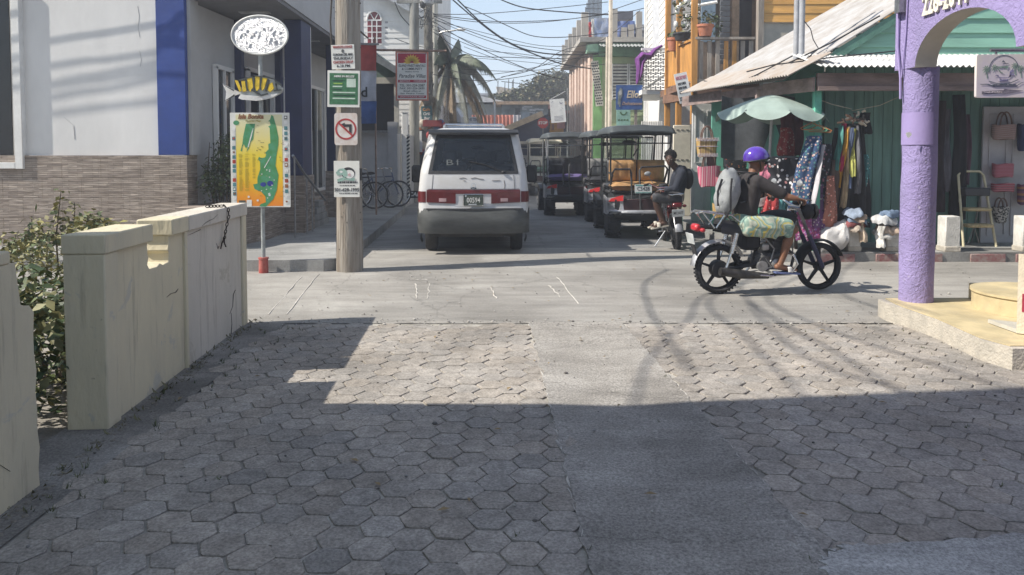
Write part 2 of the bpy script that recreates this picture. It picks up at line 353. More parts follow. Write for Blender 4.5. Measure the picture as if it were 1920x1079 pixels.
def paver_mat():
    m = bpy.data.materials.new('paver_block'); m.use_nodes = True; n = m.node_tree.nodes; l = m.node_tree.links; b = n['Principled BSDF']; b.inputs['Roughness'].default_value = .93; b.inputs['Specular IOR Level'].default_value = .2
    at_ = n.new('ShaderNodeVertexColor'); at_.layer_name = 'tone'; tc = n.new('ShaderNodeTexCoord')
    z1 = n.new('ShaderNodeTexNoise'); z1.inputs['Scale'].default_value = 1.3; z1.inputs['Detail'].default_value = 7; l.new(tc.outputs['Object'], z1.inputs[0])
    z2 = n.new('ShaderNodeTexNoise'); z2.inputs['Scale'].default_value = 85; z2.inputs['Detail'].default_value = 4; l.new(tc.outputs['Object'], z2.inputs[0])
    z3 = n.new('ShaderNodeTexNoise'); z3.inputs['Scale'].default_value = 14; z3.inputs['Detail'].default_value = 5; l.new(tc.outputs['Object'], z3.inputs[0])
    def mr(s, a, c): t = n.new('ShaderNodeMapRange'); t.inputs[1].default_value = .32; t.inputs[2].default_value = .68; t.inputs[3].default_value = a; t.inputs[4].default_value = c; l.new(s.outputs['Fac'], t.inputs[0]); return t.outputs[0]
    def mul(a, c): t = n.new('ShaderNodeMath'); t.operation = 'MULTIPLY'; l.new(a, t.inputs[0]); l.new(c, t.inputs[1]); return t.outputs[0]
    k = mul(mul(mr(z1, .8, 1.18), mr(z2, .72, 1.28)), mr(z3, .85, 1.15))
    v = n.new('ShaderNodeVectorMath'); v.operation = 'SCALE'; l.new(at_.outputs[0], v.inputs[0]); l.new(k, v.inputs['Scale']); l.new(v.outputs[0], b.inputs['Base Color'])
    bp = n.new('ShaderNodeBump'); bp.inputs['Strength'].default_value = .7; bp.inputs['Distance'].default_value = .006; l.new(z2.outputs['Fac'], bp.inputs['Height']); l.new(bp.outputs[0], b.inputs['Normal'])
    MATS['paver'] = m; return m
def pavers(name, x0f, x1f, y0, y1, turn, side=.102):
    bm = bmesh.new(); lay = bm.loops.layers.float_color.new('tone'); hgt = side * math.sqrt(3); cs, sn = math.cos(turn), math.sin(turn); rr = random.Random(3)
    for i in range(-70, 100):
        for j in range(-50, 70):
            u = i * side * 1.5; w = j * hgt + (hgt / 2 if i % 2 else 0); x = u * cs - w * sn; y = u * sn + w * cs + 2
            if not (y0 < y < y1 - hgt * .45 and x0f(y) - side * .3 < x < x1f(y) + side * .3): continue
            wob = V((rr.uniform(-.006, .006), rr.uniform(-.006, .006), 0)); g = rr.uniform(.91, 1.08) * (.88 if rr.random() < .04 else 1); t = rr.uniform(-.03, .03)
            tone = (.30 * g + t * .2, .272 * g, .238 * g - t * .2, 1); hz = .0178 + rr.uniform(-.0015, .0015); tx, ty = rr.uniform(-.007, .007), rr.uniform(-.007, .007)
            ang = rr.uniform(-.03, .03); loops = []
            for r_, z in ((side * .972, .002), (side * .966, hz - .0025), (side * .93, hz)):
                vs = []
                for k in range(12):
                    a = math.pi / 3 * ((k + 1) // 2) + (-.085 if k % 2 else .085) + turn + ang; rad = r_ * (.955 + rr.uniform(-.03, .022))
                    dx, dy = rad * math.cos(a), rad * math.sin(a); vs.append(bm.verts.new(V((x + dx, y + dy, z + (tx * dx + ty * dy if z > 0 else 0))) + wob))
                loops.append(vs)
            fs = [bm.faces.new(loops[2])]
            for A, C in zip(loops, loops[1:]):
                for k in range(12): fs.append(bm.faces.new([A[k], A[(k + 1) % 12], C[(k + 1) % 12], C[k]]))
            for f in fs:
                for lp in f.loops: lp[lay] = tone
    me = bpy.data.meshes.new(name); bm.to_mesh(me); bm.free(); me.materials.append(MATS.get('paver') or paver_mat())
    return tag(link(name, me), kind='structure')
pavers('paving_blocks', lambda y: -2.06 - (y - 4) * .03 + .06 * mnoise.noise(V((y * 1.3, 0, 0))), strip_l, -2.2, 6.86, R(-3))
pavers('paving_blocks', strip_r, lambda y: 7.0 if y > 2.9 else 1.25 + max(0, (y - 2.2)) * .3, 2.0, 6.86, R(-8))
b = B(); ap = [G(1545, 1079), G(1560, 1045), G(1600, 1032), G(1750, 1022), G(1920, 1012)]
ap = [a_.lerp(c_, k / 9) + V((rnd.uniform(-.03, .03), rnd.uniform(-.02, .02), 0)) for a_, c_ in zip(ap, ap[1:]) for k in range(9)] + ap[-1:]
b.prism([V((p.x, p.y, .024)) for p in ap] + [V((6.5, 3.35, .024)), V((6.5, -3, .024)), V((1.28, -3, .024))], (0, 0, -.03)); tag(b.obj('driveway_apron', C_APRON), kind='structure')
# broken edge of the strip, loose cement clots
b = B()
for k in range(26):
    y = 3.0 + 3.8 * k / 26; b.tube([(strip_l(y + d) + rnd.uniform(-.012, .012), y + d, .02) for d in (0, .05, .1, .15)], [rnd.choice((.001, .003, .007)) for _ in range(4)], 5, True, 0, .5)
    b.tube([(strip_r(y + d) + rnd.uniform(-.012, .012), y + d, .02) for d in (0, .05, .1, .15)], [rnd.choice((.001, .003, .006)) for _ in range(4)], 5, True, 0, .5)
for k in range(60):
    x = rnd.uniform(-2.2, 4.5); b.tube([(x + rnd.uniform(-.02, .02), 6.86 + rnd.uniform(-.03, .03), .02), (x + .12, 6.86 + rnd.uniform(-.03, .03), .02)], rnd.uniform(.002, .006), 5, True, 0, .5)
tag(b.obj('strip_edge_cement', M('edge_cement', (.4, .375, .335), .9, .25, 9)), kind='structure')
# raised pavement at the corner of the grey building, broken kerb
b = B(); P = [G(300, 513), G(625, 513), G(660, 500), G(700, 478), G(745, 382), G(400, 382), G(250, 440)]
P = [V((-9, 9.85, 0)), V((-2.5, 9.85, 0)), V((-2.36, 9.98, 0)), V((-2.36, 11.0, 0)), V((-2.75, 19, 0)), V((-3.4, 24, 0)), V((-9, 24, 0))]
b.prism([p + V((0, 0, -.02)) for p in P], (0, 0, .185)); tag(b.obj('pavement', C_WALK), kind='structure')
# pavement in front of the green shop, worn red kerb
b = B(); b.prism([V(p) for p in ((3.9, 10.62, -.02), (14, 10.62, -.02), (14, 12.9, -.02), (4.55, 12.9, -.02), (3.55, 19, -.02), (3.1, 30, -.02), (2.7, 30, -.02), (3.3, 19, -.02), (3.62, 12.9, -.02), (3.7, 11.6, -.02))], (0, 0, .185)); tag(b.obj('shop_pavement', C_WALK), kind='structure')
b = B()
for x0, x1 in ((4.35, 4.9), (5.2, 6.15), (6.55, 7.05), (7.2, 8.6), (8.9, 11)): b.box(((x0 + x1) / 2, 10.612, .075), (x1 - x0, .02, .135), bev=.006)
tag(b.obj('kerb_paint', M('red_kerb_paint', (.26, .1, .1), .8, .3, 14, col2=(.33, .27, .24))), kind='structure')
# dirt and weeds at the foot of the cream wall
b = B()
for k in range(420):
    t = rnd.random(); y = 2.2 + 4.8 * t; x = -2.29 - (y - 4.2) * .055 + abs(rnd.gauss(0, .05)); s = rnd.uniform(.01, .05)
    if rnd.random() < .55: a = rnd.uniform(0, 6.28); b.poly([(x, y, .02), (x + s * math.cos(a), y + s * math.sin(a), .02 + s * .8), (x + s * math.cos(a + .4) * .7, y + s * math.sin(a + .4) * .7, .02 + s * .3)], 0)
    else: b.ell((x, y, .018), (s * .35, s * .3, s * .2), 6, 4, 1)
tag(b.obj('weeds_and_dirt', [M('dry_weeds', (.14, .13, .07), .9), M('dirt_clods', (.2, .18, .15), .95)]), 'dry weeds and dirt along the foot of the cream wall', kind='stuff')

# patched rectangles of newer concrete, tyre-worn bands, grit
b = B()
for k in range(900):
    x, y = rnd.uniform(-2.3, 6), rnd.choice((rnd.uniform(2.4, 6.8), rnd.gauss(6.87, .08), rnd.uniform(7, 10.4))); s_ = rnd.uniform(.003, .010) * (1.8 if rnd.random() < .05 else 1)
    b.ell((x, y, .022 + (swell(x, y) if y > 6.9 else 0)), (s_, s_ * rnd.uniform(.6, 1), s_ * .6), 6, 4, rnd.randrange(3))
for k in range(70):
    x, y = rnd.uniform(-2.2, 5), rnd.uniform(3, 10); a = rnd.uniform(0, 6.28); s_ = rnd.uniform(.012, .035); c, d = math.cos(a) * s_, math.sin(a) * s_; z = .026 + (swell(x, y) if y > 6.9 else 0)
    b.poly([(x - c, y - d, z), (x - d * .4, y + c * .4, z + .006), (x + c, y + d, z + .002), (x + d * .4, y - c * .4, z + .007)], 3)
tag(b.obj('street_grit', [M('grit_pale', (.42, .4, .36), .9), M('grit_grey', (.24, .23, .22), .9), M('grit_dark', (.12, .11, .1), .9), M('dead_leaf', (.25, .18, .09), .9)]), 'scattered grit and dry leaves on the paving and street', kind='stuff')

b = B()
for k in range(60):
    x, y = (rnd.gauss(-2.15, .12), rnd.uniform(2.6, 6.7)) if k < 40 else (rnd.uniform(-2, 4.5), rnd.uniform(2.6, 6.8))
    for q in range(rnd.randint(4, 10)):
        a, h_ = rnd.uniform(0, 6.28), rnd.uniform(.012, .045) * (1 if k < 40 else .5); d = V((math.cos(a), math.sin(a), 0)); p = V((x, y, .016)) + d * rnd.uniform(0, .02); sd_ = V((-d.y, d.x, 0)) * .003
        b.poly([p - sd_, p + sd_, p + d * h_ * .6 + V((0, 0, h_))])
tag(b.obj('joint_weeds', M('weed_green', (.1, .115, .05), .8, .3, 20, 0)), 'small weed tufts in the joints of the paving', kind='stuff')
# ================================================================ LEFT: cream wall, shrubs, grey building, signs, pole
def ledge_stone(name):
    m = bpy.data.materials.new(name); m.use_nodes = True; MATS[name] = m; n = m.node_tree.nodes; l = m.node_tree.links; b = n['Principled BSDF']; b.inputs['Roughness'].default_value = .75
    tc = n.new('ShaderNodeTexCoord'); sp = n.new('ShaderNodeSeparateXYZ'); l.new(tc.outputs['Object'], sp.inputs[0])
    ad = n.new('ShaderNodeMath'); l.new(sp.outputs[0], ad.inputs[0]); l.new(sp.outputs[1], ad.inputs[1]); cb = n.new('ShaderNodeCombineXYZ'); l.new(ad.outputs[0], cb.inputs[0]); l.new(sp.outputs[2], cb.inputs[1])
    def brick(w, h, mo, c1, c2, c3, sq=.5):
        t = n.new('ShaderNodeTexBrick'); t.inputs['Scale'].default_value = 1; t.inputs['Brick Width'].default_value = w; t.inputs['Row Height'].default_value = h; t.inputs['Mortar Size'].default_value = mo; t.offset = sq; t.inputs['Bias'].default_value = -.1
        for i, c in enumerate((c1, c2, c3)): t.inputs[1 + i].default_value = (*c, 1)
        l.new(cb.outputs[0], t.inputs[0]); return t
    a = brick(.23, .031, .0022, (.42, .35, .29), (.25, .2, .165), (.17, .135, .11), .37); c = brick(.6, .3, .004, (1, 1, 1), (1, 1, 1), (.66, .62, .56)); d = brick(.37, .062, .0, (1.0, 1, 1), (.74, .72, .7), (1, 1, 1), .3)
    nz = n.new('ShaderNodeTexNoise'); nz.inputs['Scale'].default_value = 9; nz.inputs['Detail'].default_value = 6; mp = n.new('ShaderNodeMapping'); mp.inputs['Scale'].default_value = (.5, 3, 1); l.new(cb.outputs[0], mp.inputs[0]); l.new(mp.outputs[0], nz.inputs[0])
    mr = n.new('ShaderNodeMapRange'); mr.inputs[1].default_value = .3; mr.inputs[2].default_value = .7; mr.inputs[3].default_value = .68; mr.inputs[4].default_value = 1.28; l.new(nz.outputs[0], mr.inputs[0])
    def mul(x, y): v = n.new('ShaderNodeVectorMath'); v.operation = 'MULTIPLY'; l.new(x, v.inputs[0]); l.new(y, v.inputs[1]); return v.outputs[0]
    v = mul(mul(a.outputs[0], c.outputs[0]), d.outputs[0]); s = n.new('ShaderNodeVectorMath'); s.operation = 'SCALE'; l.new(v, s.inputs[0]); l.new(mr.outputs[0], s.inputs['Scale']); l.new(s.outputs[0], b.inputs['Base Color'])
    bp = n.new('ShaderNodeBump'); bp.inputs['Strength'].default_value = 1.0; bp.inputs['Distance'].default_value = .03; l.new(s.outputs[0], bp.inputs['Height']); l.new(bp.outputs[0], b.inputs['Normal']); return m
def grimy(name, c1, c2, bare, stain):
    m = M(name, c1, .88, bump=.14, scale=2.2, col2=c2, stretch=(1, 1, .35)); n = m.node_tree.nodes; l = m.node_tree.links; b = n['Principled BSDF']; src = b.inputs['Base Color'].links[0].from_socket; tc = n.new('ShaderNodeTexCoord')
    def layer(src, sc, st, lo, hi, col, dist=.0, amt=1.0):
        mp = n.new('ShaderNodeMapping'); mp.inputs['Scale'].default_value = st; l.new(tc.outputs['Object'], mp.inputs[0]); z = n.new('ShaderNodeTexNoise'); z.inputs['Scale'].default_value = sc; z.inputs['Detail'].default_value = 8; z.inputs['Roughness'].default_value = .7; z.inputs['Distortion'].default_value = dist; l.new(mp.outputs[0], z.inputs[0])
        r = n.new('ShaderNodeMapRange'); r.inputs[1].default_value = lo; r.inputs[2].default_value = hi; r.inputs[4].default_value = amt; l.new(z.outputs[0], r.inputs[0]); x = n.new('ShaderNodeMix'); x.data_type = 'RGBA'; l.new(r.outputs[0], x.inputs[0]); l.new(src, x.inputs[6]); x.inputs[7].default_value = (*col, 1); return x.outputs[2]
    src = layer(src, 2.6, (1, 1, 1), .6, .63, bare, .8, .75); src = layer(src, 9, (1.6, 1.6, .12), .56, .72, stain, 0, .8); src = layer(src, 24, (1, 1, 1), .66, .7, stain, 0, .7); l.new(src, b.inputs['Base Color']); return m
CREAM = grimy('cream_paint', (.60, .53, .37), (.5, .45, .33), (.43, .41, .35), (.27, .24, .18))
PALEC = grimy('chalky_cream_paint', (.58, .53, .45), (.49, .45, .38), (.42, .38, .3), (.24, .2, .16))
RAWC = M('bare_render', (.62, .52, .32), .95, .15, 9, .3)
# ---- low cream wall with a broken notch
wa = V((-2.31, 4.2, 0)); wd = V((-.14, 2.65, 0)).normalized(); wn_ = V((1, .053, 0)).normalized(); WL = 2.655
w = thing('boundary_wall', 'low cream rendered wall with a broken notch in its cap beside the dark shrub', 'wall', wa)
def wp(t, z, o=0): return wa + wd * t + V((0, 0, z)) + wn_ * o
rn = random.Random(5)
def jag(t0, z0, t1, z1, n=6, j=.012): return [(t0 + (t1 - t0) * k / n + rn.uniform(-j, j), z0 + (z1 - z0) * k / n + rn.uniform(-j, j)) for k in range(n + 1)]
out1 = [(0, 0), (1.24, 0), (1.24, 1.02), (.955, 1.02)] + jag(.955, 1.0, .95, .84) + jag(.93, .835, .64, .845, 5) + jag(.625, .86, .62, 1.0) + [(.62, 1.02), (0, 1.02)]
b = B(); b.prism([wp(t, z, -.02) for t, z in out1], wn_ * -.18); b.obj('wall_panel', CREAM, w, True)
b = B(); b.prism([wp(t, z, -.015) for t, z in [(1.262, 0), (WL, 0), (WL, 1.02), (1.262, 1.02)]], wn_ * -.18); tag(b.obj('wall_panel', PALEC, w, True), 'chalky pale panel streaked with dirt')
b = B()
b.prism([wp(t, z, .006) for t, z in [(-.002, 0), (.16, 0), (.16, 1.02), (-.002, 1.02)]], wn_ * -.232)
for t0, t1 in ((1.2, 1.24), (WL - .12, WL + .003)): b.prism([wp(t, z, .004) for t, z in [(t0, 0), (t1, 0), (t1, 1.02), (t0, 1.02)]], wn_ * -.21)
b.obj('pilaster', CREAM, w, True)
for t0, t1, j in ((-.006, .63, 0), (.945, 1.24, .01), (1.255, WL + .006, 0)):
    b = B(); b.solid(lambda u, v: wp(t0 + (t1 - t0) * u, 1.02 + .02 * mnoise.noise(V((t0 * 3 + u * 4, 0, 0))) * 0 , .014 - .246 * v), 10, 1, V((0, 0, .112)))
    b.obj('wall_cap', CREAM if t0 < 1 else PALEC, w, True)
b = B(); b.prism([wp(t, z, .009) for t, z in jag(.16, .9, .17, .5, 5, .006) + jag(.3, .5, .42, .52, 3) + jag(.42, .55, .4, .95, 4, .008)], wn_ * -.02 * .3); 
b.bm.free()
# cracks in the cap and the foot
b = B()
for pts in (((1.5, 1.03), (1.58, 1.05), (1.66, 1.06), (1.76, 1.065), (1.85, 1.09)), ((1.24, .98), (1.4, .99), (1.55, 1.0)), ((2.2, .2), (2.28, .25), (2.3, .35), (2.36, .38)), ((.9, .6), (.97, .612), (1.05, .605), (1.1, .622)), ((2.24, .2), (2.25, .1), (2.22, .02)), ((1.9, .85), (1.93, .8), (1.95, .82))):
    b.tube([wp(t, z, .0145 if z > 1.02 else -.0135 if t > 1.26 else -.018) for t, z in pts], [.002, .004, .006, .003, .002][:len(pts)], 5, True, 0, .35)
b.obj('crack', M('crack_dark', (.09, .075, .06), .95), w, True)
for o_ in KIDS[w.name]:
    if o_.name.startswith(('wall_', 'pilaster')): m_ = o_.modifiers.new('worn_edge', 'BEVEL'); m_.width = .009; m_.segments = 2; m_.limit_method = 'ANGLE'
# ---- chain over the wall
b = B(); pts = [wp(2.02, 1.145, -.12), wp(2.05, 1.146, -.05), wp(2.08, 1.143, .0), wp(2.09, 1.11, .026), wp(2.08, 1.05, .03), wp(2.06, .99, .022), wp(2.05, .93, .012), wp(2.03, .88, .008), wp(2.0, .84, .006)]
acc = []
for p, q in zip(pts, pts[1:]):
    n = max(1, int((q - p).length / .022))
    acc += [(p.lerp(q, k / n), (q - p).normalized()) for k in range(n)]
for i, (p, t) in enumerate(acc):
    s = t.cross(V((1, .2, .1)) if i % 2 else V((.1, 1, .3))).normalized()
    b.tube([p + t * (.018 * math.cos(a)) + s * (.010 * math.sin(a)) for a in [2 * math.pi * k / 8 for k in range(9)]], .0042, 5, False)
for a in (-.06, .07): b.tube([pts[-2], pts[-1] + wd * a * .5, pts[-1] + wd * a + V((0, 0, -.04))], .006, 5)
tag(b.obj('chain', M('rusty_iron', (.06, .045, .035), .8, .3, 30, metal=.4)), 'rusty chain draped over the cap of the cream wall', 'chain')
# ---- nearer broken wall piece
w2 = thing('boundary_wall', 'cream wall stub with a chipped stepped end, closest to the photographer', 'wall', (-2.26, 3.5, 0))
o2 = [(-2.0, 0), (3.48, 0)] + jag(3.48, .1, 3.47, .84, 8, .01) + jag(3.44, .88, 3.38, .91, 3, .008) + [(3.34, 1.1)]
b = B(); b.prism([V((-2.24 - (y - 3.4) * .045, y, z)) for y, z in o2] + [V((-2.24 + .243, -2, 1.1))], (-.19, 0, 0)); b.obj('wall_panel', CREAM, w2, True)
b = B(); b.box((-2.22 - .02, .66, 1.13), (.245, 5.3, .06), (0, 0, R(2.55)), .008); b.obj('wall_cap', CREAM, w2, True)
b = B()
for pts in (((3.0, .95), (3.06, .84), (3.05, .75), (3.13, .66), (3.16, .58)), ((3.1, .3), (3.14, .25), (3.19, .24), (3.26, .18))):
    b.tube([V((-2.238 - (y - 3.4) * .045, y, z)) for y, z in pts], .002, 5, True, 0, .4)
b.obj('crack', MATS['crack_dark'], w2, True)
# ---- dark shrub behind the walls and its tall stems
LEAFM = [M('leaf_dark', (.055, .085, .035), .55, .3, 5, 0), M('leaf_mid', (.11, .14, .055), .55, .3, 5, 0), M('leaf_pale', (.24, .23, .11), .6, .3, 5, 0), M('leaf_yellow', (.3, .27, .1), .6, .3, 5, 0)]
BARK = M('twig_bark', (.12, .095, .07), .9, .3, 20)
sh = thing('shrub', 'dark leafy shrub crowded behind the cream wall by its gap', 'shrub', (-3.2, 5.2, 0))
b = B()
for c, r_, n in (((-2.85, 4.5, .4), (.42, .5, .4), 700), ((-3.15, 5.2, .38), (.6, .7, .36), 800), ((-2.95, 4.7, .72), (.3, .4, .2), 240), ((-3.7, 5.2, .3), (.6, .8, .25), 260), ((-2.85, 5.8, .5), (.35, .5, .35), 300), ((-3.2, 4.7, .62), (.3, .3, .16), 110)): leaves(b, c, r_, n, .085, n, 0, 3)
b.obj('foliage', LEAFM, sh, True)
b = B()
for k in range(14):
    a = rnd.uniform(0, 6.28); b.tube([(-3.2 + .1 * math.cos(a), 5.2 + .1 * math.sin(a), 0), (-3.2 + .4 * math.cos(a), 5.2 + .45 * math.sin(a), .45), (-3.1 + .55 * math.cos(a), 5.1 + .7 * math.sin(a), .72)], [.022, .014, .006], 5)
b.obj('stem', BARK, sh, True)
sh = thing('shrub', 'sparse yellow-green shrub with tall bare stems against the brown stone wall', 'shrub', (-4.4, 7.0, 0))
b = B(); b2 = B()
for px, py, top in ((105, 445, 360), (60, 470, 405), (20, 480, 440), (165, 430, 398), (140, 440, 380), (185, 425, 405), (40, 470, 452), (85, 460, 420)):
    y = 7.0 + rnd.uniform(-.6, .6); p0 = at(px - 10, 600, y); p0.z = .1; p1 = at(px, py, y); p2 = at(px + rnd.uniform(-8, 16), top, y)
    b2.tube([p0, p0.lerp(p1, .5) + V((.05, 0, 0)), p1, p2], [.014, .011, .008, .004], 5)
    for k in range(9):
        q = p1.lerp(p2, k / 8); leaves(b, q, (.1 * (1.3 - k / 10), .1, .05), 4 if k > 5 else 9, .075, k * 7 + px, 1, 3)
    for k in range(2): leaves(b, p1 + V((rnd.uniform(-.2, .3), rnd.uniform(-.3, .3), rnd.uniform(-.15, .12))), (.26, .26, .13), 60, .07, px + k, 1, 3)
leaves(b, (-4.7, 7.2, .35), (.8, .6, .28), 260, .075, 77, 1, 3); leaves(b, (-4.1, 6.9, .3), (.6, .5, .3), 220, .075, 78, 1, 3)
b.obj('foliage', LEAFM, sh, True); b2.obj('stem', BARK, sh, True)

# ---- grey building with stone wainscot on the corner
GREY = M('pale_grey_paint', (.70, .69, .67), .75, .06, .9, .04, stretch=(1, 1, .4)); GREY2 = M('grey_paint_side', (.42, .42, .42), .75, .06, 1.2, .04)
NAVY = M('navy_paint', (.013, .023, .085), .6, .12, 3, .03); BLUE = M('royal_blue_paint', (.02, .055, .25), .6, .1, 2, .03)
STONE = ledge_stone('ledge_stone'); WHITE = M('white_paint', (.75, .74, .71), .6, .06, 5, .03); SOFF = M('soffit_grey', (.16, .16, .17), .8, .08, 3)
DARKG = glass('dark_window_glass', (.28, .3, .32)); DARK = M('interior_dark', (.03, .03, .035), .9, .1)  # interior dark: shade inside rooms and openings put into a colour
STEEL = M('steel_pipe', (.3, .3, .3), .4, .15, 20, 0, metal=.8)
gb = thing('grey_building', 'pale grey corner building with blue stripe, brown ledge stone base and overhanging upper floor', 'building', (-5, 11.4, 0))
F = 11.4
b = B(); b.box((-9.7, F + .15, 3.8), (8.66, .3, 4.5)); b.obj('front_wall', GREY, gb, True)
b = B(); b.box((-9.7, F + .13, .78), (8.66, .36, 1.53)); b.box((-5.15, F + .12, .78), (.435, .37, 1.53)); b.obj('stone_base', STONE, gb, True)
b = B(); b.box((-5.15, F + .12, 3.79), (.435, .36, 4.48), bev=.008); b.obj('blue_pilaster', BLUE, gb, True)
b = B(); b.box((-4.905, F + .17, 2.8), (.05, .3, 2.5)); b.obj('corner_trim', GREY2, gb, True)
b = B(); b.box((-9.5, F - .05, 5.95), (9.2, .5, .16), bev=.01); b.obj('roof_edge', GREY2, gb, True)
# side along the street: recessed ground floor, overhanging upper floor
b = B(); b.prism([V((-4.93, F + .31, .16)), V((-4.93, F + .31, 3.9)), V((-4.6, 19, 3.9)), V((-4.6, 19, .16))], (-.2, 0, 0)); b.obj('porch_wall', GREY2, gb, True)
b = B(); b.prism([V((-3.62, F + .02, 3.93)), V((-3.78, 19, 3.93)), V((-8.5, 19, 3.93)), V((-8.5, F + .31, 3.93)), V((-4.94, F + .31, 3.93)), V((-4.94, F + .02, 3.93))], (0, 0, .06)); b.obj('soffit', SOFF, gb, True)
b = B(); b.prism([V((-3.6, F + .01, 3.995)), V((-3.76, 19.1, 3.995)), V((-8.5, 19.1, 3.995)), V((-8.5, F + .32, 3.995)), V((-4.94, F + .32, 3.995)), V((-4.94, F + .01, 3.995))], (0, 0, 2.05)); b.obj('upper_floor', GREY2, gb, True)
for y in (12.6, 14.2, 15.8): b = B(); b.box((-4.3, y, 3.925), (.5, .14, .02)); b.obj('soffit_lamp', M('pale_panel', (.45, .45, .45), .5), gb, True)
# fine settling cracks, drain stains and fixings on the front
b = B()
for pts in ([(258, 12), (261, 30), (259, 52), (262, 70)], [(262, 96), (265, 112), (263, 125)], [(120, 220), (138, 236), (140, 262)]): b.tube([at(x, y, 11.398) for x, y in pts], .0035, 5, True, 0, .4)
b.obj('plaster_crack', M('plaster_crack_grey', (.42, .41, .4), .9), gb, True)
# navy columns on stone piers, porch floor, steps, rail
for y, x, w_ in ((13.55, -3.86, .62), (16.6, -3.9, .5)):
    b = B(); b.box((x, y, 2.55), (.3, w_, 2.74), bev=.006); b.obj('column', NAVY, gb, True)
    b = B(); b.box((x, y, .67), (.36, w_ + .06, 1.02), bev=.006); b.obj('column_pier', STONE, gb, True)
    b = B(); b.box((x + .03, y + w_ / 2 + .06, 2.5), (.2, .09, 2.8)); b.obj('column_trim', GREY, gb, True)
b = B(); b.prism([V((-4.9, 12.2, .16)), V((-4.02, 12.2, .16)), V((-4.02, 18.9, .16)), V((-4.9, 18.9, .16))], (0, 0, .5)); b.obj('porch_floor', STONE, gb, True)
for k in range(4):
    b = B(); b.box((-3.86 + .0, 14.5 + .0, .16 + .0625 + .125 * k), (.3 + .0, 1.2 - .28 * k, .12), bev=.008); b.obj('step', C_WALK, gb, True)
b = B(); b.prism([V((-4.93, 10.9, .16)), V((-4.3, 10.9, .16)), V((-4.0, 12.1, .16)), V((-4.02, 14.0, .16)), V((-4.9, 14.0, .16))], (0, 0, .62)); b.obj('planter_wall', STONE, gb, True)
b = B(); rp = [at(549, 292, 12.3), at(570, 325, 12.9), at(610, 376, 14.0)]
b.tube(rp, .022, 8)
for p, pb in ((at(552, 295, 12.35), 470), (at(575, 332, 13.05), 452), (at(585, 348, 13.4), 446)): b.tube([p, V((p.x, p.y, .16))], .016, 8)
b.obj('stair_rail', STEEL, gb, True)
# door and windows of the porch
def wallx(y): return -4.93 + (y - 11.71) * .0453
for y0, y1, z0, z1, nm in ((12.3, 13.0, .5, 3.0, 'door'), (13.6, 15.0, .95, 3.1, 'window'), (15.4, 16.6, .7, 3.1, 'window'), (17.0, 18.4, .7, 3.1, 'window')):
    x = wallx((y0 + y1) / 2) + .03; fr_ = B()
    for yy in (y0, y1): fr_.box((x, yy, (z0 + z1) / 2), (.07, .07, z1 - z0))
    for zz in (z0, z1): fr_.box((x, (y0 + y1) / 2, zz), (.07, y1 - y0 + .07, .07))
    fr_.box((x, (y0 + y1) / 2, (z0 + z1) / 2), (.06, .05, z1 - z0 - .07))
    f = fr_.obj(nm + '_frame', GREY, gb, True); g_ = B(); g_.box((x - .012, (y0 + y1) / 2, (z0 + z1) / 2), (.012, y1 - y0, z1 - z0)); g_.obj('pane', DARKG, f, True)
    g_ = B(); g_.box((x - .05, (y0 + y1) / 2, (z0 + z1) / 2), (.01, y1 - y0, z1 - z0)); g_.obj('shade_backing', DARK, f, True)  # near-black sheet stands in for the shaded room behind the glass
for y in (13.25, 15.2, 16.8):
    b = B(); b.box((wallx(y) + .05, y, 2.05), (.12, .16, 3.7)); b.obj('wall_pilaster', NAVY, gb, True)
# window box at the picture's edge
wx = X(10, 11.0); b = B()
for x0, x1, z0, z1 in ((-9.6, -9.5, 1.34, 4.2), (wx - .06, wx + .06, 1.34, 4.2), (-9.5, wx - .06, 1.345, 1.44)): b.box(((x0 + x1) / 2, F - .02, (z0 + z1) / 2), (x1 - x0, .15, z1 - z0), bev=.006)
f = b.obj('window_surround', WHITE, gb, True)
b = B(); b.box((-8.55, F - .02, 2.8), (1.9, .02, 2.7)); b.obj('pane', DARKG, f, True)
b = B(); b.box((-8.55, F - .008, 2.8), (1.9, .012, 2.7)); b.obj('shade_backing', DARK, f, True)  # dark sheet again, the room's shade as a colour
# ---- potted shrub in the porch
sh = thing('shrub', 'dense dark shrub growing in the shaded recess beside the blue stripe', 'shrub', (-4.55, 11.75, .78))
b = B()
for c, r_, n in (((-4.55, 11.75, 1.25), (.3, .3, .4), 520), ((-4.45, 11.8, 1.6), (.26, .25, .35), 380), ((-4.68, 11.7, 1.1), (.22, .25, .3), 260), ((-4.32, 11.9, 1.2), (.22, .3, .35), 260), ((-4.4, 11.85, 1.85), (.12, .14, .2), 70)): leaves(b, c, r_, n, .08, n + 3, 0, 2)
b.obj('foliage', LEAFM, sh, True)
b = B()
for k in range(7): b.tube([(-4.55 + .05 * k - .15, 11.75, .78), (-4.55 + .08 * k - .25, 11.78, 1.3), (-4.52 + .07 * k - .25, 11.8, 1.75)], [.018, .012, .005], 5)
b.obj('stem', BARK, sh, True)

